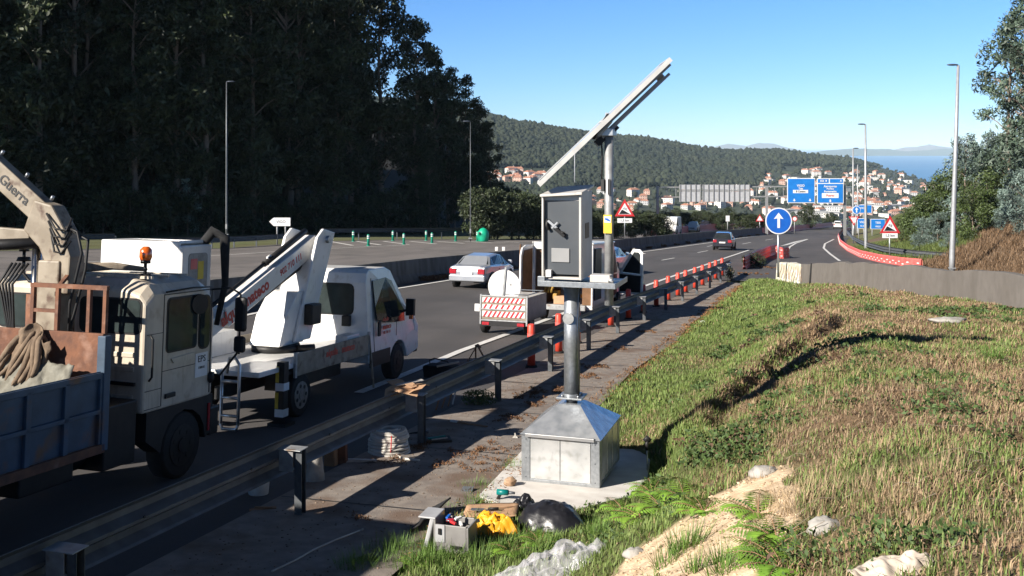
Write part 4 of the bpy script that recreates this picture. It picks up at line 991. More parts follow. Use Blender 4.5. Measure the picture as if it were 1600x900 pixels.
# ---------------------------------------------------------------- cars
CARS = {
 'sedan': dict(L=[(-2.18, .38, .70, .72, .74), (-2.08, .30, .93, .95, .80), (-1.45, .24, .98, 1.0, .84), (-.95, .2, .96, 1.34, .85), (0, .2, .94, 1.43, .86), (.45, .2, .93, 1.38, .86), (1.1, .2, .95, .98, .85), (1.85, .24, .80, .82, .82), (2.1, .32, .60, .62, .70)], cab=(2, 6), wh=(-1.28, 1.32), r=.31),
 'hatch': dict(L=[(-1.98, .40, .82, .84, .74), (-1.93, .30, .98, 1.0, .80), (-1.62, .24, 1.0, 1.50, .83), (-.8, .2, .98, 1.58, .84), (0, .2, .96, 1.57, .84), (.4, .2, .95, 1.5, .84), (1.15, .2, .98, 1.02, .83), (1.75, .24, .82, .84, .80), (2.0, .32, .6, .62, .68)], cab=(1, 6), wh=(-1.22, 1.25), r=.31),
 'van': dict(L=[(-2.70, .35, 1.25, 2.33, .90), (-2.55, .30, 1.25, 2.42, .97), (0, .28, 1.25, 2.44, .98), (.9, .28, 1.25, 2.40, .98), (1.25, .28, 1.22, 2.2, .97), (1.95, .28, 1.18, 1.24, .95), (2.45, .3, .98, 1.02, .90), (2.62, .38, .7, .72, .8)], cab=(2, 5), wh=(-1.75, 1.7), r=.35),
}
def loftbody(sec, wr=.20, wtop=.5):
    vs = []; n = 7
    for (y, zb, zm, zr, w) in sec:
        tall = zr-zm > .15; wt = w-wr if tall else w-.10
        half = [(w-.10, zb), (w-.02, zb+.12), (w, (zb+zm)/2+.05), (w-.02, zm-.03), (w-.05, zm), (wt, zr-.03), (wt-.16, zr+.01)]
        vs += [(x, y, z) for x, z in half] + [(-x, y, z) for x, z in half[::-1]]
    k = 14; fs = []
    for i in range(len(sec)-1):
        for j in range(k-1): fs.append((i*k+j, i*k+j+1, (i+1)*k+j+1, (i+1)*k+j))
        fs.append((i*k+k-1, i*k, (i+1)*k, (i+1)*k+k-1))
    fs.append(tuple(range(k))); fs.append(tuple(range((len(sec)-1)*k, len(sec)*k))[::-1])
    return vs, fs
def quadpatch(mb, q, shrink=.1, off=.012, mat=''):
    q = [Vector(p) for p in q]; c = sum(q, Vector())/4; n = (q[2]-q[0]).cross(q[3]-q[1]).normalized()
    if n.dot(c-Vector((0, c.y*.6, .7))) < 0: n = -n
    a = [c+(p-c)*(1-shrink)+n*off for p in q]; mb.add(a+[p-n*off*.9 for p in a], [(0, 1, 2, 3), (7, 6, 5, 4), (0, 4, 5, 1), (1, 5, 6, 2), (2, 6, 7, 3), (3, 7, 4, 0)], mat)
def wheel(t, x, y, r, w=.2, rim='steel_rim', side=1, double=False):
    m = MB(); m.tube([(x-w/2, y, r), (x-w/2+.03, y, r), (x+w/2-.03, y, r), (x+w/2, y, r)], [r*.9, r, r, r*.9], 24); wo = m.build('wheel', 'rubber', t)
    m = MB(); xo = x+side*(w/2); m.tube([(xo-side*.01, y, r), (xo+side*.008, y, r)], [r*.62, r*.62], 18); m.tube([(xo, y, r), (xo+side*.02, y, r)], r*.22, 10)
    ri = m.build('rim', rim, wo)
    m = MB()
    for k in range(7):
        a = 6.283*k/7; m.disc((xo+side*.009, y+math.cos(a)*r*.42, r+math.sin(a)*r*.42), (side, 0, 0), r*.09, th=.004, n=8)
    m.build('rim_holes', 'black_plastic', wo)
    return wo
def car(name, label, kind, paint, px=None, loc=None, yaw=0.0, group=None, tail=True, plate='white_plastic'):
    spec = CARS[kind]; sec = spec['L']; p = loc if loc is not None else G(*px)
    t = thing(name, label, 'van' if kind == 'van' else 'car', p, YAW+yaw, PITCH if abs(yaw) < 1.5 else -PITCH, group)
    vs, fs = loftbody(sec, .24 if kind != 'van' else .12)
    m = MB(); m.add(vs, fs, smooth_=False); b = m.build('body', paint, t, bevel=.035)
    c0, c1 = spec['cab']; K = 14
    for i in range(c0, c1):
        if kind == 'van' and i < 3: pass
        for j, nm in ((4, 'side_window'), (K-1-5, 'side_window')):
            q = [vs[i*K+j], vs[i*K+j+1], vs[(i+1)*K+j+1], vs[(i+1)*K+j]]
            if kind == 'van' and i < 3: continue
            m = MB(); quadpatch(m, q, .13); m.build(nm, 'glass_dark', t)
    def fullpane(i, nm):
        a, b_ = i*K, (i+1)*K; hi = (vs[a+5][2]+vs[b_+5][2])
        q = [vs[a+4] if sec[i][3]-sec[i][2] < .2 else vs[a+5], vs[a+K-5] if sec[i][3]-sec[i][2] < .2 else vs[a+K-6], vs[b_+K-5] if sec[i+1][3]-sec[i+1][2] < .2 else vs[b_+K-6], vs[b_+4] if sec[i+1][3]-sec[i+1][2] < .2 else vs[b_+5]]
        m = MB(); quadpatch(m, q, .12, .02); m.build(nm, 'glass_dark', t)
    fullpane(c1-1, 'windscreen')
    if kind != 'van': fullpane(c0, 'rear_window')
    w = sec[1][4]
    for y in spec['wh']:
        for sd in (-1, 1):
            r = spec['r']; m = MB(); wa = max(s[4] for s in sec)
            m.tube([(sd*(wa-.16), y, r+.03), (sd*(wa+.006), y, r+.03)], r+.06, 22); m.build('wheel_arch', 'black_plastic', t)
            wheel(t, sd*(wa-.07), y, r, .19, 'steel_rim', sd)
    y0 = sec[0][0]; y1 = sec[-1][0]; zb = sec[0][1]
    m = MB(); m.box((-w-.0, y0-.03, zb-.06), (w, y0+.14, zb+.2)); m.build('rear_bumper', paint, t, bevel=.04)
    m = MB(); m.box((-w*.9, y1-.14, zb-.08), (w*.9, y1+.02, zb+.16)); m.build('front_bumper', paint if kind != 'van' else 'black_plastic', t, bevel=.04)
    for sd in (-1, 1):
        zt = sec[1][2]
        m = MB()
        if kind == 'van': m.box((sd*w-.09, y0-.03, .8), (sd*w+.01, y0+.03, 1.5))
        else: m.box((min(sd*w*.98, sd*w*.60), y0-.028+(.0), zt-.30), (max(sd*w*.98, sd*w*.60), y0+.16, zt-.08))
        m.build('tail_light', 'red_lens', t, bevel=.02)
        m = MB(); zf = sec[-2][2]; m.box((min(sd*w*.9, sd*w*.5), y1-.16, zf-.24), (max(sd*w*.9, sd*w*.5), y1-.02+.03, zf-.08)); m.build('headlight', 'sign_white', t, bevel=.02)
        m = MB(); ym = sec[c1][0]-.25; zz = sec[c1][2]+.08; xm = max(s[4] for s in sec); m.box((min(sd*xm, sd*(xm+.18)), ym-.05, zz-.06), (max(sd*xm, sd*(xm+.18)), ym+.05, zz+.1)); m.build('mirror', 'black_plastic' if kind == 'van' else paint, t, bevel=.02)
        if kind != 'van':
            m = MB(); m.box((sd*(xm-.018)-.008, -.4, .78), (sd*(xm-.018)+.008, -.22, .81)); m.build('door_handle', 'black_plastic', t)
    m = MB(); m.box((-.26, y0-.045, zb+.22), (.26, y0-.025, zb+.34)); m.build('number_plate', plate, t)
    m = MB(); m.box((-.45, y1-.02, zb+.14), (.45, y1+.03, zb+.28)); m.build('grille', 'black_plastic', t)
    return t
car('car', 'silver saloon car passing in the nearest lane left of the white van', 'sedan', 'silver_paint', loc=G(755, 446))
car('car', 'pale blue saloon half hidden behind the cabinet pole and the white van', 'sedan', 'blue_silver_paint', loc=G(948, 427))
car('car', 'dark hatchback driving away in the middle of the motorway', 'hatch', 'dark_car_paint', px=(1132, 390))
car('delivery_van', 'oncoming white van with blue side on the far carriageway', 'van', 'white_paint', px=(1050, 366.5), yaw=math.pi)
car('car', 'white car following the oncoming white van', 'hatch', 'white_paint', px=(1083, 362.5), yaw=math.pi)
car('car', 'dark car behind the oncoming white hatchback', 'hatch', 'dark_car_paint', px=(1102, 359.5), yaw=math.pi)
car('car', 'small far white car at the bend of the road', 'hatch', 'white_paint', px=(1309, 357))
car('delivery_van', 'far white van beside the red triangle sign', 'van', 'white_paint', px=(1198, 353), yaw=math.pi)

# ---------------------------------------------------------------- crane truck with tipper body
ct = road_thing('crane_truck', 'old cream tipper truck with a loading crane and a dirty blue bed, in front', 'truck', -2.95, 12.26)
W = 1.05
m = MB()
WL = W+.30
prof = [(-WL, .96), (W, .96), (W, 2.38), (W-.10, 2.50), (W-.30, 2.57), (-WL+.30, 2.57), (-WL+.10, 2.50), (-WL, 2.38)]
def ring(y, sx=1.0, dz=0.0, lo=0.0): return [(x*sx, y, z+(dz if z > 2 else 0)+(lo if z < 1.2 else 0)) for x, z in prof]
rings = [ring(0, .985, -.13), ring(.14, 1, 0), ring(1.15, 1, .0), ring(1.34, 1, -.10), ring(1.47, .97, -.35)]
vs = sum(rings, []); n = len(prof); fs = [tuple(range(n)), tuple(range(4*n, 5*n))[::-1]]
for i in range(4): fs += [(i*n+k, i*n+(k+1) % n, (i+1)*n+(k+1) % n, (i+1)*n+k) for k in range(n)]
m.add(vs, fs); cab = m.build('cab', 'cream_paint', ct, bevel=.03)
# raised roof rib, ridge seams and rear panel corrugation
m = MB()
for i in range(4): m.box((-1.2, -.012, 1.12+i*.17), (.9, .004, 1.18+i*.17))
m.build('rear_ribs', 'cream_paint', cab, bevel=.01)
m = MB(); m.box((W-.006, .33, 1.0), (W+.004, .343, 2.36)); m.box((W-.006, 1.36, 1.0), (W+.004, 1.372, 2.36)); m.box((W-.006, .33, 2.36), (W+.004, 1.372, 2.375)); m.box((W-.006, .33, 1.42), (W+.004, 1.37, 1.428)); m.build('door_gap', 'text_dark', cab)
m = MB(); m.box((-.95, .2, 2.565), (.95, .24, 2.60)); m.box((-.9, .6, 2.56), (.9, .63, 2.59)); m.box((-.9, 1.0, 2.56), (.9, 1.03, 2.585)); m.build('roof_rib', 'cream_paint', cab)
def rbox_pane(mb, plane_ax, c, a0, a1, b0, b1, r=.05, th=.012):
    P = []; 
    for (ca, cb, s0) in ((a1-r, b1-r, 0), (a0+r, b1-r, 1), (a0+r, b0+r, 2), (a1-r, b0+r, 3)):
        for k in range(4): t = math.pi/2*(s0+k/3); P.append((ca+r*math.cos(t), cb+r*math.sin(t)))
    mb.prism(P, plane_ax, c-th, c+th)
def window(t, ax, c, a0, a1, b0, b1, glass='glass_cab', r=.06, nm='window', seal=.025):
    m = MB(); rbox_pane(m, ax, c, a0-seal, a1+seal, b0-seal, b1+seal, r+seal, .008); f = m.build(nm, 'black_plastic', t)
    m = MB(); rbox_pane(m, ax, c, a0, a1, b0, b1, r, .014); m.build('pane', glass, f); return f
window(ct, 'y', 0, .10, .96, 1.93, 2.32, nm='rear_window'); window(ct, 'y', 0, -1.16, -.42, 1.93, 2.32, nm='rear_window')
window(ct, 'x', W, .42, 1.02, 1.66, 2.30, r=.04, nm='door_window'); window(ct, 'x', W, 1.10, 1.31, 1.62, 2.28, r=.07, nm='quarter_window')
m = MB(); m.box((-.85, 1.43, 1.62), (.85, 1.485, 2.22)); m.build('windscreen', 'glass_dark', ct, bevel=.02)
m = MB(); m.prism([(.55, 1.50), (1.0, 1.50), (.98, 1.58), (.50, 1.56)], 'x', W-.01, W+.02); m.build('armrest_panel', 'cream_paint', ct)
m = MB(); m.box((W, .40, 1.08), (W+.03, .60, 1.14)); m.build('door_handle', 'black_plastic', ct, bevel=.01)
m = MB(); m.box((W+.001, 1.03, 1.24), (W+.006, 1.30, 1.55)); stk = m.build('door_plate', 'sign_white', ct)
text_mesh('lettering', 'EPS', .12, XF((W+.008, 1.165, 1.47), (0, 1, 0), (0, 0, 1)), 'text_dark', ct); text_mesh('lettering', 'OBRAS', .045, XF((W+.008, 1.165, 1.36), (0, 1, 0), (0, 0, 1)), 'text_dark', ct)
# sleeves, seat silhouettes inside seen as dark; mirror arms
m = MB(); m.tube([(W-.02, 1.35, 2.36), (W+.2, 1.50, 2.38), (W+.32, 1.55, 2.30)], .014, 6); m.tube([(W-.02, 1.35, 1.25), (W+.1, 1.45, 1.22), (W+.28, 1.56, 1.5), (W+.32, 1.55, 1.75)], .016, 6); m.tube([(W+.32, 1.55, 2.30), (W+.32, 1.55, 1.5)], .014, 6); m.build('mirror_arm', 'black_plastic', ct)
m = MB(); m.box((W+.25, 1.50, 1.80), (W+.43, 1.58, 2.26)); m.build('mirror', 'black_plastic', ct, bevel=.04)
m = MB(); m.box((W+.25, 1.50, 1.52), (W+.42, 1.58, 1.74)); m.build('mirror', 'black_plastic', ct, bevel=.04)
m = MB(); m.disc((W+.02, 1.02, 2.2), (1, -.3, 0), .13, th=.05, n=16); m.build('round_mirror', 'black_plastic', ct)
m = MB(); m.sphere((W+.02, 1.36, 1.20), .05, sc=(1, 1, 1.5)); m.build('indicator', 'black_plastic', ct)
# lower body
m = MB(); m.box((-.35, -4.8, .62), (-.22, 1.3, .86)); m.box((.22, -4.8, .62), (.35, 1.3, .86))
for y in (-4.4, -3, -1.6, -.3, .9): m.box((-.35, y-.06, .66), (.35, y+.06, .8))
m.build('chassis', 'black_plastic', ct)
for sd in (-1, 1):
    m = MB(); P = [(y, z) for y, z in [(.08, .96), (.08, .62)] + [(.85-.47*math.cos(a), .42+.45*math.sin(a)) for a in np.linspace(.0, 3.14, 9)] + [(1.47, .5), (1.47, .97)]]
    m.prism(P, 'x', min(sd*(W-.25), sd*(W-.01)), max(sd*(W-.25), sd*(W-.01))); m.build('wheel_housing', 'black_plastic', ct)
m = MB(); m.box((-W, 1.40, .42), (W, 1.62, .80)); m.build('front_bumper', 'black_plastic', ct, bevel=.03)
m = MB(); m.box((W-.10, 1.36, .50), (W+.005, 1.40, .86)); m.build('side_lamp', 'red_lens', ct)
for sd in (-1, 1): wheel(ct, sd*(W-.16), .85, .42, .26, 'black_plastic', sd)  # front rims coloured dark to stand in for shade under the cab
for y in (-3.1,):
    for sd in (-1, 1): wheel(ct, sd*(W-.15), y, .47, .30, 'steel_rim', sd); wheel(ct, sd*(W-.5), y, .47, .26, 'steel_rim', sd)
m = MB(); m.cyl((.55, -.9, .62), (.55, -.2, .62), .22, n=16); m.box((.7, -1.9, .45), (1.0, -1.1, .80)); m.build('fuel_tank', 'black_plastic', ct, bevel=.02)
# tipper bed
yf, yr = -.80, -4.9; Bw = 1.10
m = MB(); m.box((-Bw, yr, .72), (Bw, yf, .80)); m.build('bed_floor', 'tipper_grey', ct)
for sd in (-1, 1):
    m = MB(); x0, x1 = sorted((sd*Bw, sd*(Bw-.035))); m.box((x0, yr, .80), (x1, yf, 1.60))
    xo = sd*Bw; o0, o1 = sorted((xo, xo+sd*.045))
    for y in np.arange(yf-.06, yr, -.55): m.box((o0, y-.035, .80), (o1, y+.035, 1.56))
    m.box((o0, yr, 1.53), (o1, yf, 1.60)); m.box((o0, yr, 1.14), (o1, yf, 1.19))
    sp = m.build('side_panel', 'tipper_blue', ct, bevel=.006)
    m = MB(); m.box((o0, yr, .70), (xo+sd*.06, yf, .80)) if sd > 0 else m.box((xo-.06, yr, .70), (o1, yf, .80)); m.build('bottom_rail', 'rust', ct, bevel=.006)
m = MB(); m.box((-Bw, yf-.03, .80), (Bw, yf+.02, 2.02)); m.build('headboard', 'rust', ct, bevel=.008)
for sd in (-1, 1): m = MB(); a, b = sorted((sd*(Bw-.05), sd*(Bw+.06))); m.box((a, yf-.06, .72), (b, yf+.05, 2.0)); m.build('corner_post', 'tipper_blue', ct, bevel=.01)
m = MB(); m.box((-Bw, yr, .8), (-.2, yf-.03, 1.0)); m.build('load', 'tipper_grey', ct) if False else None
m = MB(); m.box((-Bw+.04, yf-.55, .80), (Bw-.04, yf-.5, 1.86)); m.build('inner_sheet', 'tipper_grey', ct) if False else None
# rusty ladder rack over the headboard
m = MB()
for x in (1.06, .84, .40, .05): m.bar((x, yf+.04, 1.95), (x, yf+.04, 2.52), .045, .045)
m.bar((.02, yf+.04, 2.53), (1.09, yf+.04, 2.53), .05, .05); m.bar((.40, yf+.04, 2.52), (.25, yf+.4, 2.66), .04, .04); m.build('rack', 'rust', ct)
m = MB(); m.bar((.05, yf+.04, 2.24), (.40, yf+.04, 2.24), .04, .04); m.build('rack_rung', 'rust', ct)
# crane column
cx, cy = -.05, -.38
m = MB(); m.box((cx-.06, cy-.16, .82), (cx+.25, cy+.16, 2.80)); col = m.build('crane_column', 'cream_dirty', ct, bevel=.02)
m = MB(); m.cyl((cx-.22, cy, 1.2), (cx-.22, cy, 2.98), .055, n=14); m.build('lift_cylinder', 'chrome', ct)
m = MB(); m.cyl((cx-.22, cy, .9), (cx-.22, cy, 2.38), .10, n=14); m.build('cylinder_barrel', 'rust', ct)
m = MB(); m.box((-.8, cy-.2, .86), (.8, cy+.2, 1.1)); m.box((-.25, cy-.25, 1.1), (.45, cy+.25, 1.5)); m.build('crane_base', 'black_plastic', ct, bevel=.02)
m = MB(); m.prism([(cx+.05, 2.45), (cx+.36, 2.40), (cx+.38, 2.85), (cx+.28, 3.08), (cx+.10, 2.95)], 'y', cy-.13, cy+.13); m.build('knuckle', 'cream_dirty', ct, bevel=.02)
K0 = Vector((cx+.20, cy, 3.05)); 
m = MB(); m.prism([(cx+.31, 2.78), (cx+.08, 2.62), (cx-.10, 2.95), (cx-.34, 3.15), (cx-.20, 3.52), (cx+.06, 3.46), (cx+.27, 3.16)], 'y', cy-.12, cy+.12); m.build('elbow', 'cream_dirty', ct, bevel=.025)
m = MB(); d = Vector((-.78, -.08, .60)).normalized(); s0 = Vector((cx-.08, cy, 3.32)); e0 = s0+d*2.4; m.bar(s0, e0, .18, .28, up=(0, 0, 1)); arm = m.build('crane_arm', 'cream_dirty', ct, bevel=.015)
upn = Vector((-d.y, d.x, 0)); side_n = d.cross(Vector((0, 0, 1))).normalized(); 
fn = side_n if side_n.y < 0 else -side_n
mid = s0+d*.52
text_mesh('lettering', 'Guerra', .17, XF(mid+fn*.094, -d, (-d).cross(-fn)*1.0 if ((-d).cross(-fn)).z > 0 else (-d).cross(fn)), 'text_dark', ct, bold=.003)
m = MB()
for k_ in (.1, .55, 1.0): q = s0+d*k_+Vector((.12, 0, .14)); m.cyl(q, q+Vector((.03, 0, .05)), .02, n=8)
m.build('grease_fittings', 'galvanised', ct)
m = MB(); d2 = Vector((-.75, -.1, -.05)).normalized(); m.cyl((cx-.15, cy-.02, 3.0), Vector((cx-.15, cy-.02, 3.0))+d2*1.4, .07, n=12); m.build('arm_cylinder', 'black_plastic', ct)
m = MB(); m.bar((cx-.3, cy, 3.08), (cx-1.6, cy-.1, 3.14), .12, .15); m.build('lower_arm', 'cream_dirty', ct, bevel=.015)
m = MB()
for k_ in range(4):
    z0 = 3.36-k_*.09; m.tube([(cx+.02+.03*k_, cy-.14, z0), (cx+.20, cy-.19, z0-.18), (cx+.33-.02*k_, cy-.15, z0-.20), (cx+.36, cy-.1, z0-.05)], .014, 6)
m.tube([(cx+.28, cy-.1, 3.2), (cx+.46, cy-.12, 3.15), (cx+.52, cy-.1, 2.9), (cx+.42, cy-.15, 2.3), (cx+.38, cy-.1, 1.5)], .018, 7)
m.tube([(cx+.28, cy, 3.15), (cx+.52, cy, 3.05), (cx+.50, cy, 2.7), (cx+.40, cy-.1, 2.0), (cx+.36, cy-.1, 1.4)], .018, 7)
for k_ in range(5): m.tube([(cx-.25-.06*k_, cy-.1, 2.75), (cx-.42-.05*k_, cy-.16, 2.5), (cx-.35-.02*k_, cy-.18, 1.95), (cx-.2, cy-.15, 1.45)], .016, 6)
m.build('hydraulic_hoses', 'black_plastic', ct)
def beacon(parent, x, y, z, nm='beacon', h=.2):
    m = MB(); m.tube([(x, y, z), (x, y, z+h)], .02, 8); m.tube([(x, y, z), (x, y, z+.05)], [.09, .07], 14); m.tube([(x, y, z+h-.02), (x, y, z+h+.02)], .06, 14); b = m.build(nm, 'black_plastic', parent)
    m = MB(); m.tube([(x, y, z+h+.02), (x, y, z+h+.06), (x, y, z+h+.15), (x, y, z+h+.19)], [.065, .078, .075, .035], 16); m.build('lens', 'orange_lens', b)
beacon(ct, .78, .30, 2.57)
beacon(ct, -.72, -.1, 2.75, h=.14)
m = MB(); m.tube([(-.72, -.1, 2.75), (-.72, -.1, 2.6), (-.62, -.1, 2.5), (-.35, -.1, 2.5)], .02, 8); m.build('beacon_bracket', 'black_plastic', ct)
m = MB()
for r_ in range(3): m.tube([(-.2-.05*r_, .3, 2.63+.03*r_), (.1, .55, 2.66+.02*r_), (.45, .75, 2.64), (.1+.05*r_, .95, 2.63), (-.3, .7, 2.66)], .03, 7)
m.build('roof_load', 'wood_grey', ct)

# ---------------------------------------------------------------- aerial platform truck
lt = road_thing('lift_truck', 'white aerial platform pickup truck with its folded boom and red lettering, beside the crane truck', 'truck', -3.37, 19.6)
W = 1.0
side = [(0, .50), (0, 2.02), (.08, 2.2), (.22, 2.27), (.95, 2.28), (1.2, 2.20), (1.78, 1.42), (2.15, 1.24), (2.38, 1.0), (2.42, .50), (1.85, .40)] + [(1.38+.43*math.cos(a), .36+.43*math.sin(a)) for a in np.linspace(.15, 2.99, 9)] + [(.9, .42)]
m = MB()
secs = [(-W, 0), (-W*.995, .02)]
def tumble(z): return W if z < 1.35 else W-.16*(z-1.35)/.93
n = len(side); vs = [(tumble(z), y, z) for y, z in side]+[(-tumble(z), y, z) for y, z in side]
fs = [tuple(range(n)), tuple(range(n, 2*n))[::-1]] + [(i, i+n, (i+1) % n+n, (i+1) % n) for i in range(n)]
m.add(vs, fs); lcab = m.build('cab', 'white_paint', lt, bevel=.02)
m = MB(); m.box((-.82, -.012, 1.32), (.28, 0.0, 1.36)); m.box((-.8, -.012, .95), (.8, 0, .98)); m.build('rear_ribs', 'white_paint', lcab)
window(lt, 'y', 0, -.62, .62, 1.42, 1.98, 'glass_cab', .09, 'rear_window')
def tpane(poly, x, name, mat, th=.012, par=lt):
    m = MB(); n = len(poly); X0 = [(tumble(z)-.004, y, z) for y, z in poly]; X1 = [(tumble(z)+th, y, z) for y, z in poly]
    m.add(X0+X1, [tuple(range(n)), tuple(range(n, 2*n))[::-1]]+[(i, i+n, (i+1) % n+n, (i+1) % n) for i in range(n)]); return m.build(name, mat, par)
tpane([(.30, 1.30), (.26, 1.55), (.30, 2.05), (.90, 2.08), (1.16, 2.0), (1.60, 1.38), (1.62, 1.16), (1.1, 1.18), (.6, 1.22)], 0, 'door_window', 'glass_dark')
tpane([(.245, .55), (.245, 2.1), (.255, 2.1), (.255, .55)], 0, 'door_gap', 'text_dark', .004); tpane([(1.24, .9), (1.24, 1.2), (1.25, 1.2), (1.25, .9)], 0, 'door_gap', 'text_dark', .004)
tpane([(.02, .42), (.02, .70), (.95, .70), (.95, .42)], 0, 'sill', 'black_plastic', .008)
m = MB(); m.box((W-.003, .33, .98), (W+.035, .44, 1.26)); m.build('door_handle', 'black_plastic', lt, bevel=.015)
m = MB(); m.box((-.78, .0, 0), (.78, .02, .78)); m.v = []; m.f = []; m.m = []; m.sm = []
m.add([(-.80, 1.24, 2.16), (.80, 1.24, 2.16), (.90, 1.78, 1.45), (-.90, 1.78, 1.45), (-.80, 1.27, 2.18), (.80, 1.27, 2.18), (.90, 1.81, 1.47), (-.90, 1.81, 1.47)], [(0, 1, 2, 3), (7, 6, 5, 4), (0, 4, 5, 1), (1, 5, 6, 2), (2, 6, 7, 3), (3, 7, 4, 0)]); m.build('windscreen', 'glass_dark', lt)
m = MB(); m.tube([(W-.02, 1.45, 1.35), (W+.16, 1.5, 1.40)], .03, 8); m.box((W+.10, 1.44, 1.28), (W+.28, 1.54, 1.62)); mm_ = m.build('mirror', 'black_plastic', lt, bevel=.03)
m = MB(); m.box((W+.2, 1.40, 1.22), (W+.27, 1.46, 1.30)); m.build('indicator', 'orange_lens', mm_)
m = MB(); m.box((-W+.05, 2.34, .42), (W-.05, 2.50, .72)); m.build('front_bumper', 'black_plastic', lt, bevel=.03)
m = MB(); m.prism([(2.12, 1.18), (2.36, .98), (2.36, .85), (2.2, .9)], 'x', W-.25, W+.005); m.build('headlight', 'sign_white', lt)
for sd in (-1, 1):
    wheel(lt, sd*(W-.13), 1.38, .36, .22, 'black_plastic', sd); wheel(lt, sd*(W-.16), -2.6, .36, .3, 'steel_rim', sd)
m = MB(); m.box((-.42, -4.1, .50), (-.32, 1.4, .70)); m.box((.32, -4.1, .50), (.42, 1.4, .70)); m.box((-.6, -2.0, .35), (.6, -.4, .66)); m.build('chassis', 'black_plastic', lt)
m = MB()
for sd in (-1, 1): m.box((min(sd*.62, sd*.98), -3.1, .74), (max(sd*.62, sd*.98), -2.1, .80)); m.box((min(sd*.62, sd*.98), -3.14, .5), (max(sd*.62, sd*.98), -3.08, .8))
m.build('mudguard', 'black_plastic', lt)
m = MB(); m.box((-W, -3.95, .84), (W, -.08, .92)); m.build('deck', 'white_paint', lt, bevel=.01)
for sd in (-1, 1):
    m = MB(); a, b = sorted((sd*(W+.005), sd*(W+.035))); m.box((a, -2.85, .70), (b, -.10, 1.07)); sp = m.build('side_board', 'cream_dirty', lt, bevel=.008)
    for y0_, z0_ in ((-.13, 1.12), (-2.9, 1.09)): m = MB(); m.box((a-.004, y0_, .68), (b+.006, y0_+.06, z0_)); m.build('stake', 'galvanised_dull', lt)
text_mesh('lettering', 'alquila', .17, XF((W+.037, -1.62, .93), (0, 1, 0), (0, 0, 1)), 'text_red', lt, bold=.006, shear=.2); text_mesh('lettering', 'mateco', .17, XF((W+.037, -.98, .93), (0, 1, 0), (0, 0, 1)), 'text_red', lt, bold=.006)
text_mesh('lettering', 'alquila', .11, XF((W+.01, .68, 1.28), (0, 1, 0), (0, 0, 1)), 'text_red', lt, bold=.004, shear=.2); text_mesh('lettering', 'mateco', .13, XF((W+.01, .76, 1.13), (0, 1, 0), (0, 0, 1)), 'text_red', lt, bold=.005); text_mesh('lettering', '902 710 111', .07, XF((W+.01, .76, 1.02), (0, 1, 0), (0, 0, 1)), 'text_red', lt, bold=.002)
# storage box and panels on the rear deck
m = MB(); m.box((-.95, -3.9, .92), (-.5, -2.2, 1.32)); m.build('deck_box', 'white_paint', lt, bevel=.02)
m = MB(); m.box((W-.3, -.85, .92), (W-.05, -.35, 1.12)); m.build('lashing_box', 'white_paint', lt, bevel=.01)
m = MB(); m.box((W-.55, -.12, 1.2), (W-.38, -.04, 1.40)); m.build('fuel_flap', 'black_plastic', lt, bevel=.01)
# turret
m = MB(); m.cyl((0, -1.75, .92), (0, -1.75, 1.04), .42, n=24); m.cyl((.42, -1.75, .98), (.62, -1.5, .98), .06, n=8); m.build('slewing_ring', 'black_plastic', lt)
m = MB(); m.prism([(-2.15, 1.04), (-1.30, 1.04), (-1.10, 1.95), (-1.55, 1.95), (-1.95, 1.55)], 'x', -.30, .30); ped = m.build('turret', 'white_paint', lt, bevel=.02)
for sd in (-1, 1):
    m = MB(); a, b = sorted((sd*.30, sd*.36)); m.prism([(-1.72, 1.08), (-1.15, 1.08), (-.30, 2.98), (-.75, 3.06), (-.98, 2.9)], 'x', a, b); m.build('tower_plate', 'white_paint', lt, bevel=.015)
m = MB(); m.box((-.30, -1.25, 1.2), (.30, -1.2, 1.9)); m.v = []; m.f = []; m.m = []; m.sm = []
m.prism([(-1.62, 1.3), (-1.3, 1.3), (-.62, 2.7), (-.78, 2.78)], 'x', -.28, .28); m.build('tower_web', 'white_paint', lt)
m = MB(); m.cyl((-.4, -.62, 2.86), (.42, -.62, 2.86), .07, n=14); m.cyl((.36, -.55, 2.86), (.38, -.55, 2.86), .05, n=12); m.build('pivot_pin', 'galvanised', lt)
m = MB(); m.box((.34, -1.42, 1.35), (.52, -1.05, 1.72)); m.build('control_box', 'black_plastic', lt, bevel=.03)
b0 = Vector((0, -.62, 2.78)); b1 = Vector((0, -3.55, 1.68)); b2 = Vector((0, -4.75, 1.22))
m = MB(); m.bar(b0, b1, .30, .34); boom = m.build('boom', 'white_paint', lt, bevel=.015)
m = MB(); m.bar(b1, b2, .24, .27); m.build('boom_extension', 'white_paint', lt, bevel=.01)
bd = (b0-b1).normalized(); bu = Vector((0, -bd.z, bd.y))
text_mesh('lettering', 'alquilamateco', .27, XF(b1+bd*.58+Vector((.152, 0, 0)), bd, bu), 'text_red', lt, bold=.01); text_mesh('lettering', '902 710 111', .16, XF(b1+bd*2.12+Vector((.152, 0, 0)), bd, bu), 'text_red', lt, bold=.003, shear=.1)
m = MB(); c0 = b0+bu*.28-bd*.1; c1 = b1+bu*.26; m.cyl(c0, c0.lerp(c1, .5), .055, n=12); m.cyl(c0.lerp(c1, .5), c1-bd*.6, .035, n=10); m.build('boom_cylinder', 'black_plastic', lt)
m = MB(); m.tube([b0-bd*1.35+bu*.22, b0-bd*1.4+bu*.34, b0-bd*1.48+bu*.34, b0-bd*1.5+bu*.2], .022, 8); m.build('lifting_eye', 'white_paint', lt)
m = MB(); m.cyl(b0-bd*.4-bu*.25, b1+bd*.9-bu*.2, .07, n=12); m.build('lower_cylinder', 'black_plastic', lt)
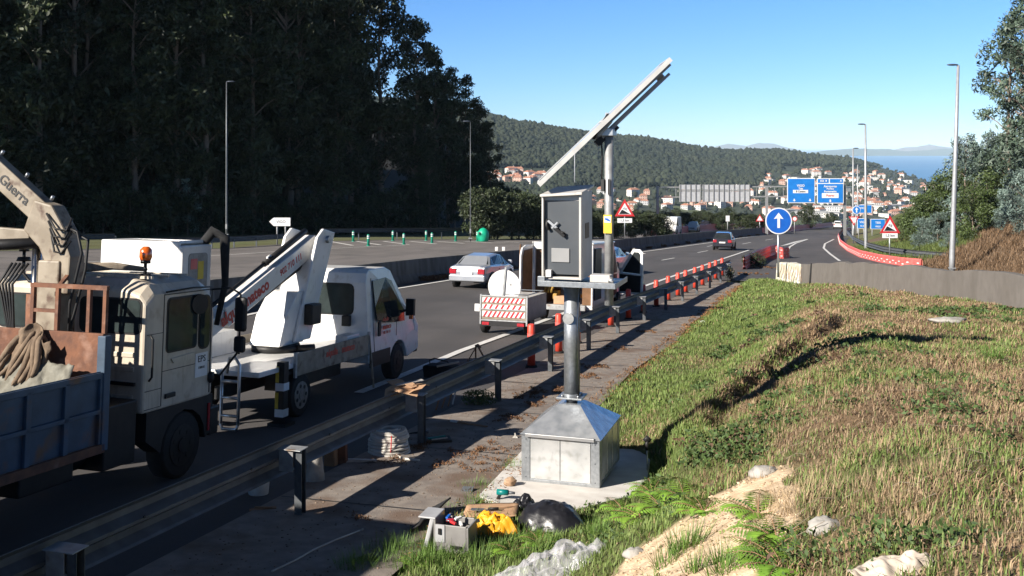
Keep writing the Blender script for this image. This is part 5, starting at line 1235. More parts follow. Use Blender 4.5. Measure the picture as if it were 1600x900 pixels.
# basket and its frame
bx = -.15; by = -5.0
m = MB(); zl, zh = 2.30, 2.95
m.box((bx-.72, by-.34, zl), (bx+.62, by-.30, zh)); m.box((bx-.72, by+.30, zl), (bx+.62, by+.34, zh)); m.box((bx-.72, by-.30, zl), (bx-.68, by+.30, zh))
m.box((bx-.72, by-.30, zh-.04), (bx+.62, by+.30, zh)); m.build('basket', 'white_paint', lt, bevel=.02)
m = MB(); m.box((bx+.62, by-.36, 1.35), (bx+.70, by+.36, zh-.05)); m.build('basket_end', 'white_paint', lt, bevel=.03)
m = MB(); rbox_pane(m, 'x', bx+.705, by-.22, by+.24, 2.25, 2.78, .06, .006); m.build('sticker_panel', 'light_stone', lt)
m = MB(); m.box((bx+.708, by-.18, 2.55), (bx+.716, by-.02, 2.70)); m.build('sticker', 'pink_red_plastic', lt); m = MB(); m.box((bx+.708, by+.0, 2.40), (bx+.716, by+.14, 2.66)); m.build('sticker', 'yellow_paint', lt)
m = MB(); m.bar((bx-.8, by-.36, zl-.06), (bx+.6, by-.36, zl-.16), .04, .10); m.bar((bx-.1, by-.36, zl-.1), (bx-.25, by-.1, zl-.3), .05, .05); m.box((bx-.75, by-.3, 1.95), (bx+.6, by+.3, 2.0)); m.build('basket_frame', 'teal_paint', lt)
m = MB(); m.tube([(bx+.58, by+.3, 2.9), (bx+.66, by+.42, 3.08), (bx+.85, by+.46, 3.0), (bx+.88, by+.46, 2.3), (bx+.78, by+.42, 1.7)], [.07, .09, .08, .05, .04], 10); m.build('cover', 'black_cloth', lt)
m = MB(); m.bar(b2+Vector((.0, .1, 0)), (bx+.5, by+.4, 1.45), .16, .16); m.bar((bx+.5, by+.42, 1.4), (bx+.5, by+.42, 2.4), .12, .12); m.build('jib', 'white_paint', lt)
# rear access step and ladder
m = MB()
lx = .48; ly = -4.15
m.tube([(lx+.30, ly, .15), (lx+.30, ly, 1.05), (lx+.22, ly, 1.17), (lx+.12, ly, 1.15), (lx+.08, ly, .92)], .026, 8); m.tube([(lx-.0, ly, .15), (lx-.0, ly, .92)], .026, 8); m.tube([(lx+.30, ly, .15), (lx+.27, ly, .08), (lx+.03, ly, .08), (lx, ly, .15)], .026, 8)
m.build('ladder_rail', 'alu_frame', lt)
for z in (.28, .55, .80): m = MB(); m.cyl((lx, ly, z), (lx+.30, ly, z), .024, n=8); m.build('ladder_rung', 'alu_frame', lt)
m = MB(); m.box((-.75, ly-.25, .84), (.25, ly+.15, .90)); m.build('step_plate', 'teal_paint', lt, bevel=.01)
m = MB(); m.bar((-.5, ly, .84), (-.3, ly, .45), .05, .05); m.bar((.0, ly, .84), (-.2, ly, .45), .05, .05); m.box((-.8, ly-.1, .36), (-.1, ly+.05, .45)); m.build('rear_frame', 'galvanised_dull', lt)
# stabiliser legs with hazard markings
for sd in (-1, 1):
    x = sd*(W+.02); m = MB(); m.box((x-.07, -3.35, .12), (x+.07, -3.2, 1.0)); st = m.build('stabiliser', 'black_plastic', lt, bevel=.01)
    for z in (.14, .55): m = MB(); m.box((x-.076, -3.36, z), (x+.076, -3.19, z+.12)); m.build('white_band', 'sign_white', st)
    for z in (.27, .68): m = MB(); m.box((x-.076, -3.36, z), (x-.02, -3.19, z+.25)); m.build('yellow_band', 'yellow_paint', st)
    m = MB(); m.box((x-.16, -3.43, 0), (x+.16, -3.12, .05)); m.build('foot_plate', 'black_plastic', st)
m = MB(); m.bar((W+.03, -.1, 1.05), (W+.10, .0, .06), .03, .03); m.build('strap', 'cream_dirty', lt)

# ---------------------------------------------------------------- white van with open doors
vn = road_thing('work_van', 'white work van with open rear and front doors behind the guard rail', 'van', -1.86, 32.2)
m = MB(); W = .95; H = 2.42
m.box((-W, 0, .45), (-W+.06, 3.1, H)); m.box((W-.06, 0, .45), (W, 3.1, H)); m.box((-W, 0, H-.06), (W, 3.3, H)); m.box((-W, 0, .42), (W, 3.1, .55)); m.box((-W, 2.2, .5), (W, 2.3, H-.1))
m.box((-W, 0, H-.2), (W, .06, H-.06)); m.build('cargo_body', 'white_paint', vn, bevel=.04)
sidev = [(3.05, .5), (3.05, 2.40), (3.5, 2.32), (4.15, 1.55), (4.7, 1.3), (4.95, .95), (4.98, .5)]
m = MB(); m.prism(sidev, 'x', -W, W-.08); m.build('cab', 'white_paint', vn, bevel=.04)
m = MB(); m.prism([(3.25, 1.35), (3.25, 2.1), (3.5, 2.15), (4.0, 1.5), (4.0, 1.35)], 'x', W-.09, W-.07); m.prism([(3.2, .6), (3.2, 1.3), (4.05, 1.3), (4.05, .6)], 'x', W-.09, W-.075); m.build('door_opening', 'black_plastic', vn)
m = MB(); m.prism([(3.54, 2.24), (4.10, 1.60), (4.14, 1.62), (3.58, 2.27)], 'x', -.8, .72); m.build('windscreen', 'glass_dark', vn)
for y in (.9, 4.15):
    for sd in (-1, 1): wheel(vn, sd*(W-.12), y, .34, .2, 'steel_rim', sd)
# interior clutter
m = MB(); m.box((-W+.07, .1, .56), (-W+.35, 2.1, 2.2)); m.box((W-.35, .1, .56), (W-.07, 2.1, 2.1)); sh = m.build('shelving', 'interior_brown', vn)
m = MB()
r3 = random.Random(3)
for k_ in range(16): x = r3.uniform(-.75, .55); z = r3.uniform(.6, 2.0); s_ = r3.uniform(.06, .16); m.box((x, .15+r3.random()*.3, z), (x+s_, .3+r3.random()*.4, z+s_*r3.uniform(.8, 2.2)))
m.build('tools', 'interior_yellow', vn)
m = MB()
for k_ in range(3): m.tube([(-.55+.1*k_, .1, 2.0), (-.62+.1*k_, .12, 1.6), (-.50+.12*k_, .1, 1.25), (-.6+.1*k_, .12, .9)], .04, 8)
m.build('hanging_coats', 'interior_yellow', vn)
m = MB(); m.box((-.3, .1, .56), (.3, .6, .80)); m.build('crate', 'cardboard', vn)
# rear doors: left one swung open towards the trailer, right one folded to the side
m = MB(); X = frame((-W-.02, 0, 0), math.radians(-8)); m.X = X; m.prism([(-.90, .62), (-.90, 2.05), (-.80, 2.28), (-.55, 2.36), (0, 2.36), (0, .62)], 'x', -.03, .03); dl = m.build('rear_door', 'white_paint', vn, bevel=.02)
m = MB(); m.X = X; m.prism([(-.80, .7), (-.80, 2.0), (-.70, 2.2), (-.1, 2.25), (-.1, .7)], 'x', .031, .045); m.build('door_lining', 'interior_brown', dl)
m = MB(); m.X = frame((-W-.32, -.25, 0), math.radians(14)); m.prism([(-.5, 1.35), (-.55, 2.28), (-.40, 2.38), (0, 2.38), (0.05, 1.35)], 'x', -.02, .02); brd = m.build('shelf_board', 'interior_brown', vn, bevel=.04)
m = MB(); m.box((W+.012, .10, .7), (W+.05, 1.0, 2.28)); m.build('rear_door', 'black_plastic', vn, bevel=.02)  # right door coloured black in place of shade on the van's side
m = MB(); m.box((-.75, -.16, .40), (.75, .02, .56)); m.build('rear_step', 'galvanised_dull', vn, bevel=.01)
# open passenger door
m = MB(); X = frame((W+.02, 3.95, 0), math.radians(-115)); m.X = X
P = [(0, .65), (.95, .65), (.98, 1.4), (.98, 2.02), (.86, 2.16), (.60, 2.16), (.05, 1.45)]
inner_ = [(.14, 1.38), (.86, 1.34), (.88, 1.95), (.80, 2.04), (.60, 2.04)]
m.prism([(0, .65), (.95, .65), (.98, 1.33), (.02, 1.36)], 'x', -.04, .04)
m.prism([(.98, 1.33), (.98, 2.02), (.88, 2.0), (.87, 1.33)], 'x', -.03, .03); m.prism([(.98, 2.02), (.86, 2.16), (.60, 2.16), (.62, 2.06), (.80, 2.06), (.88, 1.98)], 'x', -.03, .03); m.prism([(.60, 2.16), (.02, 1.36), (.12, 1.36), (.64, 2.08)], 'x', -.03, .03)
fd = m.build('front_door', 'white_paint', vn, bevel=.01)
m = MB(); m.X = X; m.prism(inner_, 'x', -.01, .01); m.build('door_window', 'glass_dark', fd)
m = MB(); m.X = X; m.prism([(.06, .72), (.90, .72), (.92, 1.28), (.06, 1.30)], 'x', -.055, -.041); m.prism([(.06, .72), (.90, .72), (.92, 1.28), (.06, 1.30)], 'x', .041, .055); m.build('door_trim', 'black_plastic', fd)
m = MB(); m.box((-W, 4.1, .5), (W, 5.0, .52)); m.build('underbody', 'black_plastic', vn)
# ---------------------------------------------------------------- trailer
tr = road_thing('cargo_trailer', 'small box trailer with red and white hazard stripes on its tailboard', 'trailer', -2.52, 28.4)
w, L_ = .68, 1.9; z0, z1 = .42, 1.06
m = MB(); m.box((-w, 0, z0), (w, L_, z0+.05)); m.box((-w, .03, z0), (-w+.03, L_, z1)); m.box((w-.03, .03, z0), (w, L_, z1)); m.box((-w, L_-.03, z0), (w, L_, z1)); m.build('box_body', 'toolbox_grey', tr, bevel=.008)
m = MB(); m.box((-w, -.01, z0+.02), (w, .03, z1+.0)); tb = m.build('tailboard', 'wood_grey', tr, bevel=.006)
m = MB()
for x in (-w, w-.04): m.box((x, -.03, z0-.12), (x+.04, .04, z1+.05))
for z in (z0-.02, z0+.28, z1): m.box((-w, -.028, z), (w, .04, z+.03))
m.build('frame', 'galvanised_dull', tr)
for (za, zb) in ((z1-.16, z1-.03), (z1-.33, z1-.22), (z1-.55, z1-.40)):
    m = MB(); m.box((-w+.07, -.022, za), (w-.07, -.012, zb)); st = m.build('stripe_panel', 'sign_white', tr)
    m = MB(); h = zb-za; n = 9 if h > .12 else 7
    for k_ in range(n):
        x = -w+.09+k_*(2*w-.2)/n; m.prism([(x, za), (x+.055, za), (x+.055+h*.6, zb), (x+h*.6, zb)], 'y', -.030, -.021)
    m.build('red_stripes', 'sign_red', st)
m = MB(); m.box((-w+.1, -.04, z0-.16), (w-.1, .04, z0-.03)); m.build('light_bar', 'black_plastic', tr)
for sd in (-1, 1): m = MB(); m.box((sd*.5-.1, -.06, z0-.13), (sd*.5+.1, -.035, z0-.05)); m.build('tail_light', 'red_lens', tr)
m = MB(); m.box((-w-.16, -.0, z0+.22), (-w-.02, .02, z0+.42)); m.build('number_plate', 'white_plastic', tr)
for sd in (-1, 1): wheel(tr, sd*(w+.02) if sd < 0 else sd*(w-.12), .55, .29, .17, 'steel_rim', sd)
m = MB(); m.bar((0, L_, .42), (0, L_+1.0, .45), .07, .07); m.build('drawbar', 'galvanised_dull', tr)
m = MB(); m.tube([(-.1, .2, z1+.06), (w-.06, .2, z1+.06), (w-.06, L_-.1, z1+.06), (-.1, L_-.1, z1+.06)], .015, 6); m.build('side_rail', 'galvanised', tr)
# white disc standing in the trailer
p = Vector((0, 0, 0)); X = FR[tr.name] @ Vector((-.10, .35, z1-.20)); dt = thing('cable_reel_disc', 'large white round disc standing upright in the trailer', 'disc', X, YAW)
m = MB(); m.cyl((0, 0, .45), (0, .04, .45), .47, n=36); m.build('disc', 'white_plastic', dt)
m = MB(); m.cyl((.18, -.012, .52), (.18, 0, .52), .03, n=10); m.build('bolt', 'galvanised_dull', dt)
m = MB(); m.bar((-.04, -.02, 0), (.05, -.02, 1.0), .05, .03); m.build('handle_bar', 'galvanised_dull', dt)

bl_ = road_thing('added_shade_lorry', 'unseen box lorry added behind the tipper truck to cast shade on the gutter', 'lorry', -2.95, 2.6)  # added out of view so that its shadow falls across the near gutter
m = MB(); m.box((-1.1, -.5, .9), (1.1, 4.6, 3.15)); m.build('cargo_box', 'white_paint', bl_, bevel=.03)
m = MB(); m.prism([(4.7, .7), (4.7, 2.4), (5.5, 2.4), (6.1, 1.5), (6.2, .7)], 'x', -1.05, 1.05); m.build('cab', 'white_paint', bl_, bevel=.05)
m = MB(); m.prism([(4.95, 1.5), (4.95, 2.2), (5.4, 2.2), (5.85, 1.5)], 'x', -1.06, 1.06); m.build('cab_window', 'glass_dark', bl_)
m = MB(); m.box((-.4, -.5, .6), (.4, 5.9, .88)); m.build('chassis', 'black_plastic', bl_)
for y in (.6, 5.4):
    for sd in (-1, 1): wheel(bl_, sd*.95, y, .45, .26, 'steel_rim', sd)

m = MB()
for k_ in range(4): pass
for z in (1.22, 1.0): m.box((1.046, .02, z), (1.052, .33, z+.008))
m.box((1.046, .02, 1.90), (1.052, .33, 1.908)); m.build('panel_seam', 'text_dark', ct)
m = MB(); m.tube([(1.06, .36, 2.40), (1.075, .9, 2.42), (1.06, 1.34, 2.40)], .012, 6); m.build('rain_gutter', 'black_plastic', ct)
m = MB(); m.tube([(1.07, .06, 1.35), (1.11, .06, 1.40), (1.11, .06, 1.85), (1.07, .06, 1.90)], .014, 6); m.build('grab_handle', 'black_plastic', ct)
m = MB(); m.box((-.05, -.06, 1.30), (.95, -.03, 1.34)); m.tube([(.2, -.03, .8), (.22, -.08, 1.2), (.5, -.08, 1.5), (.48, -.05, .9)], .02, 6); m.tube([(.3, -.03, .8), (.34, -.1, 1.1), (.62, -.1, 1.25), (.66, -.06, .8)], .018, 6); m.build('cable_loom', 'black_plastic', ct)
m = MB(); m.box((.62, -.62, .42), (1.0, -.05, 1.15)); m.build('air_filter_box', 'black_plastic', ct, bevel=.02)
m = MB(); m.tube([(.1, -.1, .70), (.4, -.25, .85), (.8, -.2, .72), (.6, -.1, .62)], .012, 6); m.build('chrome_guard', 'chrome', ct)
m = MB(); m.box((1.10, -.9, .62), (1.15, -4.6, .66)); m.build('side_marker_rail', 'rust', ct) if False else None
# ---------------------------------------------------------------- camera cabinet on its pole
O = G(815, 755); O.z += .035
rc = thing('sensor_station', 'grey cabinet with a tilted solar panel on a pole above a zinc base box', 'cabinet', O, YAW)
bw, bd, bh = 1.02, 1.25, .60
m = MB(); m.box((.01, .012, 0), (bw-.01, bd-.01, bh-.01)); m.build('base_box', 'zinc_sheet', rc)
m = MB()
for x in (0, bw-.11): m.box((x, -.004, 0), (x+.11, .011, bh))
m.box((.11, -.002, 0), (bw-.11, .011, .035)); m.box((bw-.011, 0, 0), (bw+.004, .12, bh)); m.box((bw-.011, bd-.12, 0), (bw+.004, bd, bh)); m.box((bw-.011, .12, 0), (bw+.002, bd-.12, .035))
m.build('corner_strips', 'galvanised', rc, bevel=.002)
for x0, x1 in ((.118, .505), (.515, bw-.118)):
    m = MB(); m.box((x0, .0, .042), (x1, .0105, bh-.035)); m.build('door_leaf', 'zinc_panel', rc, bevel=.003)
for k_ in range(3):
    y0 = .13+k_*.34; m = MB(); m.box((bw-.0105, y0, .042), (bw+.001, y0+.31, bh-.035)); m.build('side_leaf', 'zinc_panel', rc, bevel=.003)
m = MB(); px_, py_ = .51, .62; r_ = .15
lo = [(-.02, -.03), (bw+.02, -.03), (bw+.02, bd+.02), (-.02, bd+.02)]; hi = [(px_-r_, py_-r_), (px_+r_, py_-r_), (px_+r_, py_+r_), (px_-r_, py_+r_)]
m.add([(a, b, bh) for a, b in lo]+[(a, b, .90) for a, b in hi], [(0, 1, 5, 4), (1, 2, 6, 5), (2, 3, 7, 6), (3, 0, 4, 7), (4, 5, 6, 7), (3, 2, 1, 0)]); m.build('hipped_cover', 'zinc_sheet', rc)
m = MB(); m.box((.06, -.05, bh-.02), (bw-.06, -.012, bh+.022)); m.build('drip_edge', 'alu_frame', rc, bevel=.003)
m = MB(); m.cyl((px_, py_, .9), (px_, py_, .97), .075, n=16); m.build('neck', 'rail_steel', rc)
m = MB(); m.box((px_-.17, py_-.17, .965), (px_+.17, py_+.17, .985)); 
m.tube([(px_-.0, py_, .985), (px_, py_, 1.02)], .125, 20); m.build('flange', 'galvanised', rc, bevel=.003)
m = MB(); m.cyl((px_, py_, 1.0), (px_, py_, 2.50), .106, n=28); m.build('pole', 'galvanised', rc)
m = MB(); m.tube([(px_-.02, py_-.10, 2.02), (px_-.02, py_-.125, 2.02)], .075, 20); m.build('hatch_cover', 'galvanised_dull', rc)
m = MB(); m.prism([(px_-.16, 2.5), (px_-.10, 2.35), (px_-.10, 2.5)], 'y', py_-.02, py_+.02); m.build('gusset', 'galvanised', rc)
# platform
m = MB(); m.box((.16, .20, 2.50), (1.18, .98, 2.515)); m.box((.16, .19, 2.475), (1.18, .20, 2.545)); m.box((.155, .20, 2.475), (.165, .98, 2.545)); m.box((1.175, .20, 2.475), (1.185, .98, 2.545)); m.build('platform', 'galvanised', rc, bevel=.002)
m = MB(); m.box((.155, .20, 2.545), (.25, .26, 2.60)); m.build('bracket', 'galvanised', rc, bevel=.004)
# cabinet shell with recessed door
cx0, cx1, cy0, cy1, cz0, cz1 = .19, .72, .27, .90, 2.56, 3.66
m = MB(); m.box((cx0, cy0, cz0), (cx0+.025, cy1, cz1)); m.box((cx1-.03, cy0, cz0), (cx1, cy1, cz1+.03)); m.box((cx0+.025, cy0+.01, cz0), (cx1-.03, cy1, cz0+.03)); m.box((cx0+.025, cy1-.02, cz0+.03), (cx1-.03, cy1, cz1)); m.build('cabinet_shell', 'cabinet_shell', rc, bevel=.004)
m = MB(); m.add([(cx0-.01, cy0-.05, cz1+.0), (cx1+.02, cy0-.05, cz1+.035), (cx1+.02, cy1+.02, cz1+.11), (cx0+.04, cy1+.02, cz1+.08), (cx0-.01, cy0-.05, cz1-.03), (cx1+.02, cy0-.05, cz1+.005), (cx1+.02, cy1+.02, cz1+.08), (cx0+.04, cy1+.02, cz1+.05)], [(0, 1, 2, 3), (7, 6, 5, 4), (0, 4, 5, 1), (1, 5, 6, 2), (2, 6, 7, 3), (3, 7, 4, 0)]); m.build('cabinet_roof', 'cabinet_shell', rc, bevel=.003)
m = MB(); m.box((cx0+.027, cy0+.06, cz0+.06), (cx1-.033, cy0+.08, cz1-.08)); dr = m.build('cabinet_door', 'cabinet_door', rc, bevel=.003)
m = MB(); m.box((cx0+.027, cy0+.055, cz1-.078), (cx1-.033, cy0+.075, cz1-.0)); m.build('top_strip', 'cabinet_shell', rc)
m = MB(); m.box((cx0+.12, cy0+.045, cz0+.22), (cx0+.36, cy0+.06, cz0+.40)); m.build('label_plate', 'sign_back', rc) if False else m.build('document_box', 'cabinet_grey', rc, bevel=.004)
m = MB(); m.bar((cx0+.08, cy0+.03, cz0+.76), (cx0+.20, cy0+.03, cz0+.66), .03, .03); m.bar((cx0+.13, cy0+.02, cz0+.66), (cx0+.21, cy0+.02, cz0+.74), .02, .02); m.build('handle_lever', 'alu_frame', rc)
m = MB(); m.bar((cx0+.18, cy0+.03, cz0+.66), (cx0+.30, cy0+.03, cz0+.56), .05, .04); m.tube([(cx0+.07, cy0+.04, cz0+.78), (cx0+.06, cy0+.03, cz0+.70), (cx0+.09, cy0+.02, cz0+.64)], .022, 8); m.tube([(cx0+.24, cy0+.03, cz0+.62), (cx0+.30, cy0+.01, cz0+.60)], .016, 6); m.build('lock', 'black_plastic', rc)
m = MB(); m.box((cx1-.002, cy0+.22, cz0+.52), (cx1+.008, cy0+.42, cz0+.72))
vt = m.build('side_vent', 'wood_grey', rc)
m = MB(); m.box((cx0+.06, cy0-.02, cz0+.03), (cx0+.13, cy0+.05, cz0+.12)); m.build('socket', 'white_plastic', rc, bevel=.004)
# junction box and small mast for the panel
m = MB(); m.box((.84, .24, 2.545), (1.10, .42, 2.64)); m.build('junction_box', 'cabinet_shell', rc, bevel=.006)
m = MB(); m.tube([(1.13, .24, 2.60), (1.12, .20, 2.56)], .035, 10); m.build('cable_gland', 'alu_frame', rc)
m = MB(); sx, sy = 1.03, .52; m.cyl((sx, sy, 2.22), (sx, sy, 4.52), .058, n=22); m.build('panel_mast', 'galvanised_dull', rc)
m = MB(); m.box((sx-.055, sy-.085, 3.16), (sx+.055, sy-.071, 3.40)); lb = m.build('yellow_sticker', 'yellow_paint', rc)
m = MB(); m.box((sx-.045, sy-.092, 3.30), (sx+.045, sy-.084, 3.38)); st_ = m.build('camera_pictogram', 'sign_white', lb)
m = MB(); m.prism([(sx-.035, 3.36), (sx+.005, 3.355), (sx+.04, 3.325), (sx+.03, 3.315), (sx, 3.325), (sx-.03, 3.335)], 'y', sy-.098, sy-.0915); m.build('camera_symbol', 'sign_blue', lb)
m = MB(); m.box((sx-.09, sy-.075, 3.70), (sx-.05, sy+.02, 3.86)); m.box((sx+.0, sy-.082, 3.66), (sx+.035, sy-.068, 3.86)); m.build('mast_fittings', 'text_dark', rc)
m = MB(); m.tube([(sx-.09, sy-.03, 3.85), (sx-.08, sy-.04, 4.2), (sx-.1, sy-.05, 4.45), (sx-.02, sy-.05, 4.6)], .012, 6); m.build('mast_cable', 'text_dark', rc)
# solar panel (built in world space, tilted to the left)
Pc = Vector((1.19, 13.62, .335)); ax = Vector((.722, -.03, .69)).normalized(); ay = Vector((.03, 1, 0)).normalized(); az = ax.cross(ay).normalized()
if az.z < 0: az = -az
XP = Matrix((ax, ay, az)).transposed().to_4x4(); XP.translation = Pc
L2, W2 = 1.17, .50
m = MB(); m.X = XP
for a, b in ((-W2, -W2+.035), (W2-.035, W2)): m.box((-L2, a, -.05), (L2, b, .012))
for a in (-L2, -.02, L2-.04): m.box((a, -W2+.035, -.028), (a+.04, W2-.035, .01))
m.build('panel_frame', 'panel_frame_white', rc, world=True)
m = MB(); m.X = XP; m.box((-L2+.04, -W2+.035, -.005), (L2-.04, W2-.035, .005)); m.build('panel_glass', 'solar_cell', rc, world=True)
m = MB(); m.X = XP; m.box((-L2+.04, -W2+.035, -.014), (L2-.04, W2-.035, -.006)); m.build('panel_backsheet', 'panel_back', rc, world=True)
for a in (-.34, .30):
    m = MB(); m.X = XP; m.box((-.25, a, -.085), (L2-.03, a+.04, -.05)); m.box((-.15, a+.005, -.165), (L2-.12, a+.035, -.13)); m.build('mounting_rail', 'galvanised_dull', rc, world=True)
m = MB(); m.X = XP; m.box((-.12, -.3, -.21), (.10, .3, -.17)); m.box((-.26, -.33, -.20), (-.10, .0, -.116)); m.build('cross_bar', 'black_plastic', rc, world=True)
m = MB(); m.box((sx-.08, sy-.12, 4.42), (sx+.08, sy+.12, 4.52)); m.bar((sx-.03, sy-.1, 4.46), (sx+.0, sy-.1, 4.72), .05, .03); m.bar((sx-.12, sy-.1, 4.42), (sx+.05, sy-.1, 4.62), .06, .05); m.build('mast_head', 'galvanised', rc, bevel=.008)
m = MB(); m.tube([(sx+.02, sy-.13, 4.70), (sx-.05, sy-.14, 4.58), (sx-.14, sy-.12, 4.50), (sx-.18, sy-.1, 4.38)], .022, 8); m.build('actuator', 'black_plastic', rc)

# ---------------------------------------------------------------- loose things
def at(px, py, dz=0.0, y0=3.0, y1=26):
    h = hit(px, py, y0, y1, 3000)
    if h is None: h = G(px, py)
    return Vector((h.x, h.y, h.z+dz))
def ground(px, py):
    p = G(px, py); q_, _ = qs(p.x, p.y); return p if q_ < 1.9 else at(px, py)
def crumple(mb, nx, ny, f, amp=.03, fr=6.0, seed=0):
    vs = []
    for j in range(ny+1):
        for i in range(nx+1):
            u, v = i/nx, j/ny; p = Vector(f(u, v)); q = p*fr+Vector((seed*7.1, seed*3.3, 0))
            n = mnoise.noise(q)*.6 + (1-abs(mnoise.noise(q*1.9)))*.5-.25 + mnoise.noise(q*4.1)*.2
            d = mnoise.noise_vector(q*1.3); vs.append(p+Vector((d.x*.5, d.y*.5, 0))*amp+Vector((0, 0, n*amp)))
    k = nx+1; mb.add(vs, [(j*k+i, j*k+i+1, (j+1)*k+i+1, (j+1)*k+i) for j in range(ny) for i in range(nx)], '', True); return mb
def heap(name, label, cat, mat, p, w, d, h, yaw=0.0, amp=.06, fr=7, seed=1, irr=.3, rough_edge=True, thick=.003, peak=1.6, sharp=False):
    t = MB()
    def f(u, v):
        a = u*2*math.pi; r = v*(1+irr*mnoise.noise(Vector((math.cos(a)*1.3, math.sin(a)*1.3, seed*5.7))))
        z = h*(max(0, 1-v**peak)) ; return (w/2*r*math.cos(a), d/2*r*math.sin(a), z)
    crumple(t, 84 if sharp else 60, 40 if sharp else 30, f, amp, fr, seed)
    if sharp:
        for v in t.v:
            p3 = Vector((v.x*4.2+v.y*2, v.y*6.5-v.x, v.z*3+seed)); a_, b_ = mnoise.voronoi(p3)[0][:2]; w_ = mnoise.noise(p3*2.7); v.z = max(v.z+((b_-a_)*.11+w_*.045-.03)*(.4+.6*min(1, max(0, v.z*9))), -.02); v.x += (a_-.4)*.05+w_*.02; v.y += (b_-.5)*.04
        t.sm = [False]*len(t.sm)
    o = t.build(name, mat, solid=thick); o.location = p; o.rotation_euler = (0, 0, yaw); tag(o, label, cat); return o
# coil of pale corrugated conduit
p = G(607, 707); cc = thing('conduit_coil', 'coil of pale corrugated conduit lying on the gutter in half shadow', 'cable coil', p, YAW, PITCH)
m = MB(); rr_ = random.Random(2)
for k_ in range(10):
    z = .022+k_*.033; R0 = .285-.004*k_-(.02 if k_ > 7 else 0)
    for R1 in (R0, R0-.036, R0-.072, R0-.108):
        ph = rr_.random()*6; dx, dy = rr_.uniform(-.012, .012), rr_.uniform(-.012, .012); zz = z+rr_.uniform(-.006, .006)
        pts_ = [((R1+.007*math.sin(3*a+ph))*math.cos(a)+dx, (R1+.007*math.sin(3*a+ph))*math.sin(a)+dy, zz+.012*math.sin(2*a+ph)) for a in np.linspace(0, 2*math.pi, 33)]
        m.tube(pts_, .0195, 7, cap=False)
m.build('coil', 'hose', cc)
m = MB(); m.tube([(.2, -.2, .03), (.35, -.32, .02), (.62, -.34, .02)], .018, 7); m.build('loose_end', 'hose', cc)
m = MB(); m.tube([(.14, -.245, .04), (.16, -.275, .16), (.15, -.25, .30)], .008, 5); m.build('red_tie', 'sign_red', cc)
# cardboard on the rail
base = R(.06, 15.75, .84); cb = thing('cardboard_pile', 'torn cardboard pieces piled on top of a guard rail post', 'cardboard', base, YAW, PITCH)
for k_, (x, y, z, rx, ry, rz, w_, h_) in enumerate([(-.02, .0, .02, .12, -.15, .3, .52, .20), (-.20, .12, .05, .2, .35, -.4, .26, .20), (.14, .10, .05, -.2, .1, .9, .30, .22), (.02, -.10, .0, .5, .2, .1, .42, .16), (-.18, -.12, -.03, .7, -.2, .4, .24, .18), (.20, -.08, .02, .25, -.4, -.2, .28, .18), (.05, -.02, .07, .1, .05, -.7, .34, .12)]):
    m = MB(); m.X = frame((x, y, z), rz, rx, ry); m.add([(-w_/2, -h_/2, 0), (0, -h_/2-.01, .02), (w_/2, -h_/2+.02, 0), (w_/2-.02, h_/2, .0), (0, h_/2, .025), (-w_/2+.03, h_/2-.02, 0)], [(0, 1, 4, 5), (1, 2, 3, 4)]); m.build('cardboard_sheet', 'cardboard', cb, solid=.006)
m = MB(); m.X = frame((.03, .03, .09), -.7, .1, .1); m.box((-.04, -.22, 0), (.04, .22, .008)); m.build('foil_strip', 'light_stone', cb)
# things under and behind the rail
def boxes(name, label, cat, px, py, mat, bs, yaw=0.0, bevel=.006, parts=None):
    t = thing(name, label, cat, ground(px, py), YAW+yaw)
    for i, (lo, hi, nm, mt) in enumerate(bs): m = MB(); m.box(lo, hi); m.build(nm, mt or mat, t, bevel=bevel)
    return t
for k_, (a, b, lb) in enumerate([(517, 727, 'brown hollow brick block standing left of its twin under the rail'), (533, 723, 'brown hollow brick block nearer the conduit coil')]):
    t = thing('brick_block', lb, 'brick', ground(a, b), YAW+.2*k_); m = MB(); m.box((-.075, -.06, 0), (.075, -.045, .34)); m.box((-.075, .045, 0), (.075, .06, .34)); m.box((-.075, -.045, 0), (-.06, .045, .34)); m.box((.06, -.045, 0), (.075, .045, .34)); m.build('shell', 'rust' if k_ else 'wood', t, bevel=.008)
    m = MB(); m.box((-.06, -.007, 0), (.06, .007, .335)); m.build('web', 'rust', t)
t = thing('bucket', 'white plastic bucket in the shade behind the rail', 'bucket', ground(404, 771), 0); m = MB(); m.tube([(0, 0, 0), (0, 0, .30)], [.12, .145], 20, cap=False); m.tube([(0, 0, 0), (0, 0, .01)], .12, 20); m.build('body', 'white_plastic', t); m = MB(); m.tube([(.15*math.cos(a), .15*math.sin(a), .30) for a in np.linspace(0, 6.283, 25)], .008, 6, cap=False); m.build('rim', 'white_plastic', t)
t = thing('cement_sack', 'grey sack slumped against the rail post beside the bricks', 'sack', ground(492, 752), .3); m = MB(); crumple(m, 22, 16, lambda u, v: (.13*math.cos(u*6.283)*(1-.35*v), .09*math.sin(u*6.283)*(1-.3*v), .38*v), .02, 9, 3); m.build('body', 'light_stone', t)
m = MB(); m.tube([(.0, 0, .38), (.03, .02, .44)], [.05, .02], 8); m.build('neck', 'light_stone', t)
t = thing('tool_bag', 'open black tool bag standing on the shoulder behind the rail', 'bag', ground(690, 590), YAW-.2)
m = MB(); m.prism([(-.34, 0), (.34, 0), (.37, .24), (.30, .27), (-.32, .25), (-.37, .22)], 'y', -.16, .16); m.build('body', 'black_cloth', t, bevel=.02)
m = MB(); m.tube([(-.25, -.05, .25), (-.27, -.04, .34), (-.18, 0, .38), (.15, 0, .34), (.2, -.02, .26)], .013, 7); m.build('handle', 'black_plastic', t)
m = MB(); m.bar((.0, -.18, .26), (.36, .1, .34), .06, .03); m.build('paper_roll', 'paper', t)
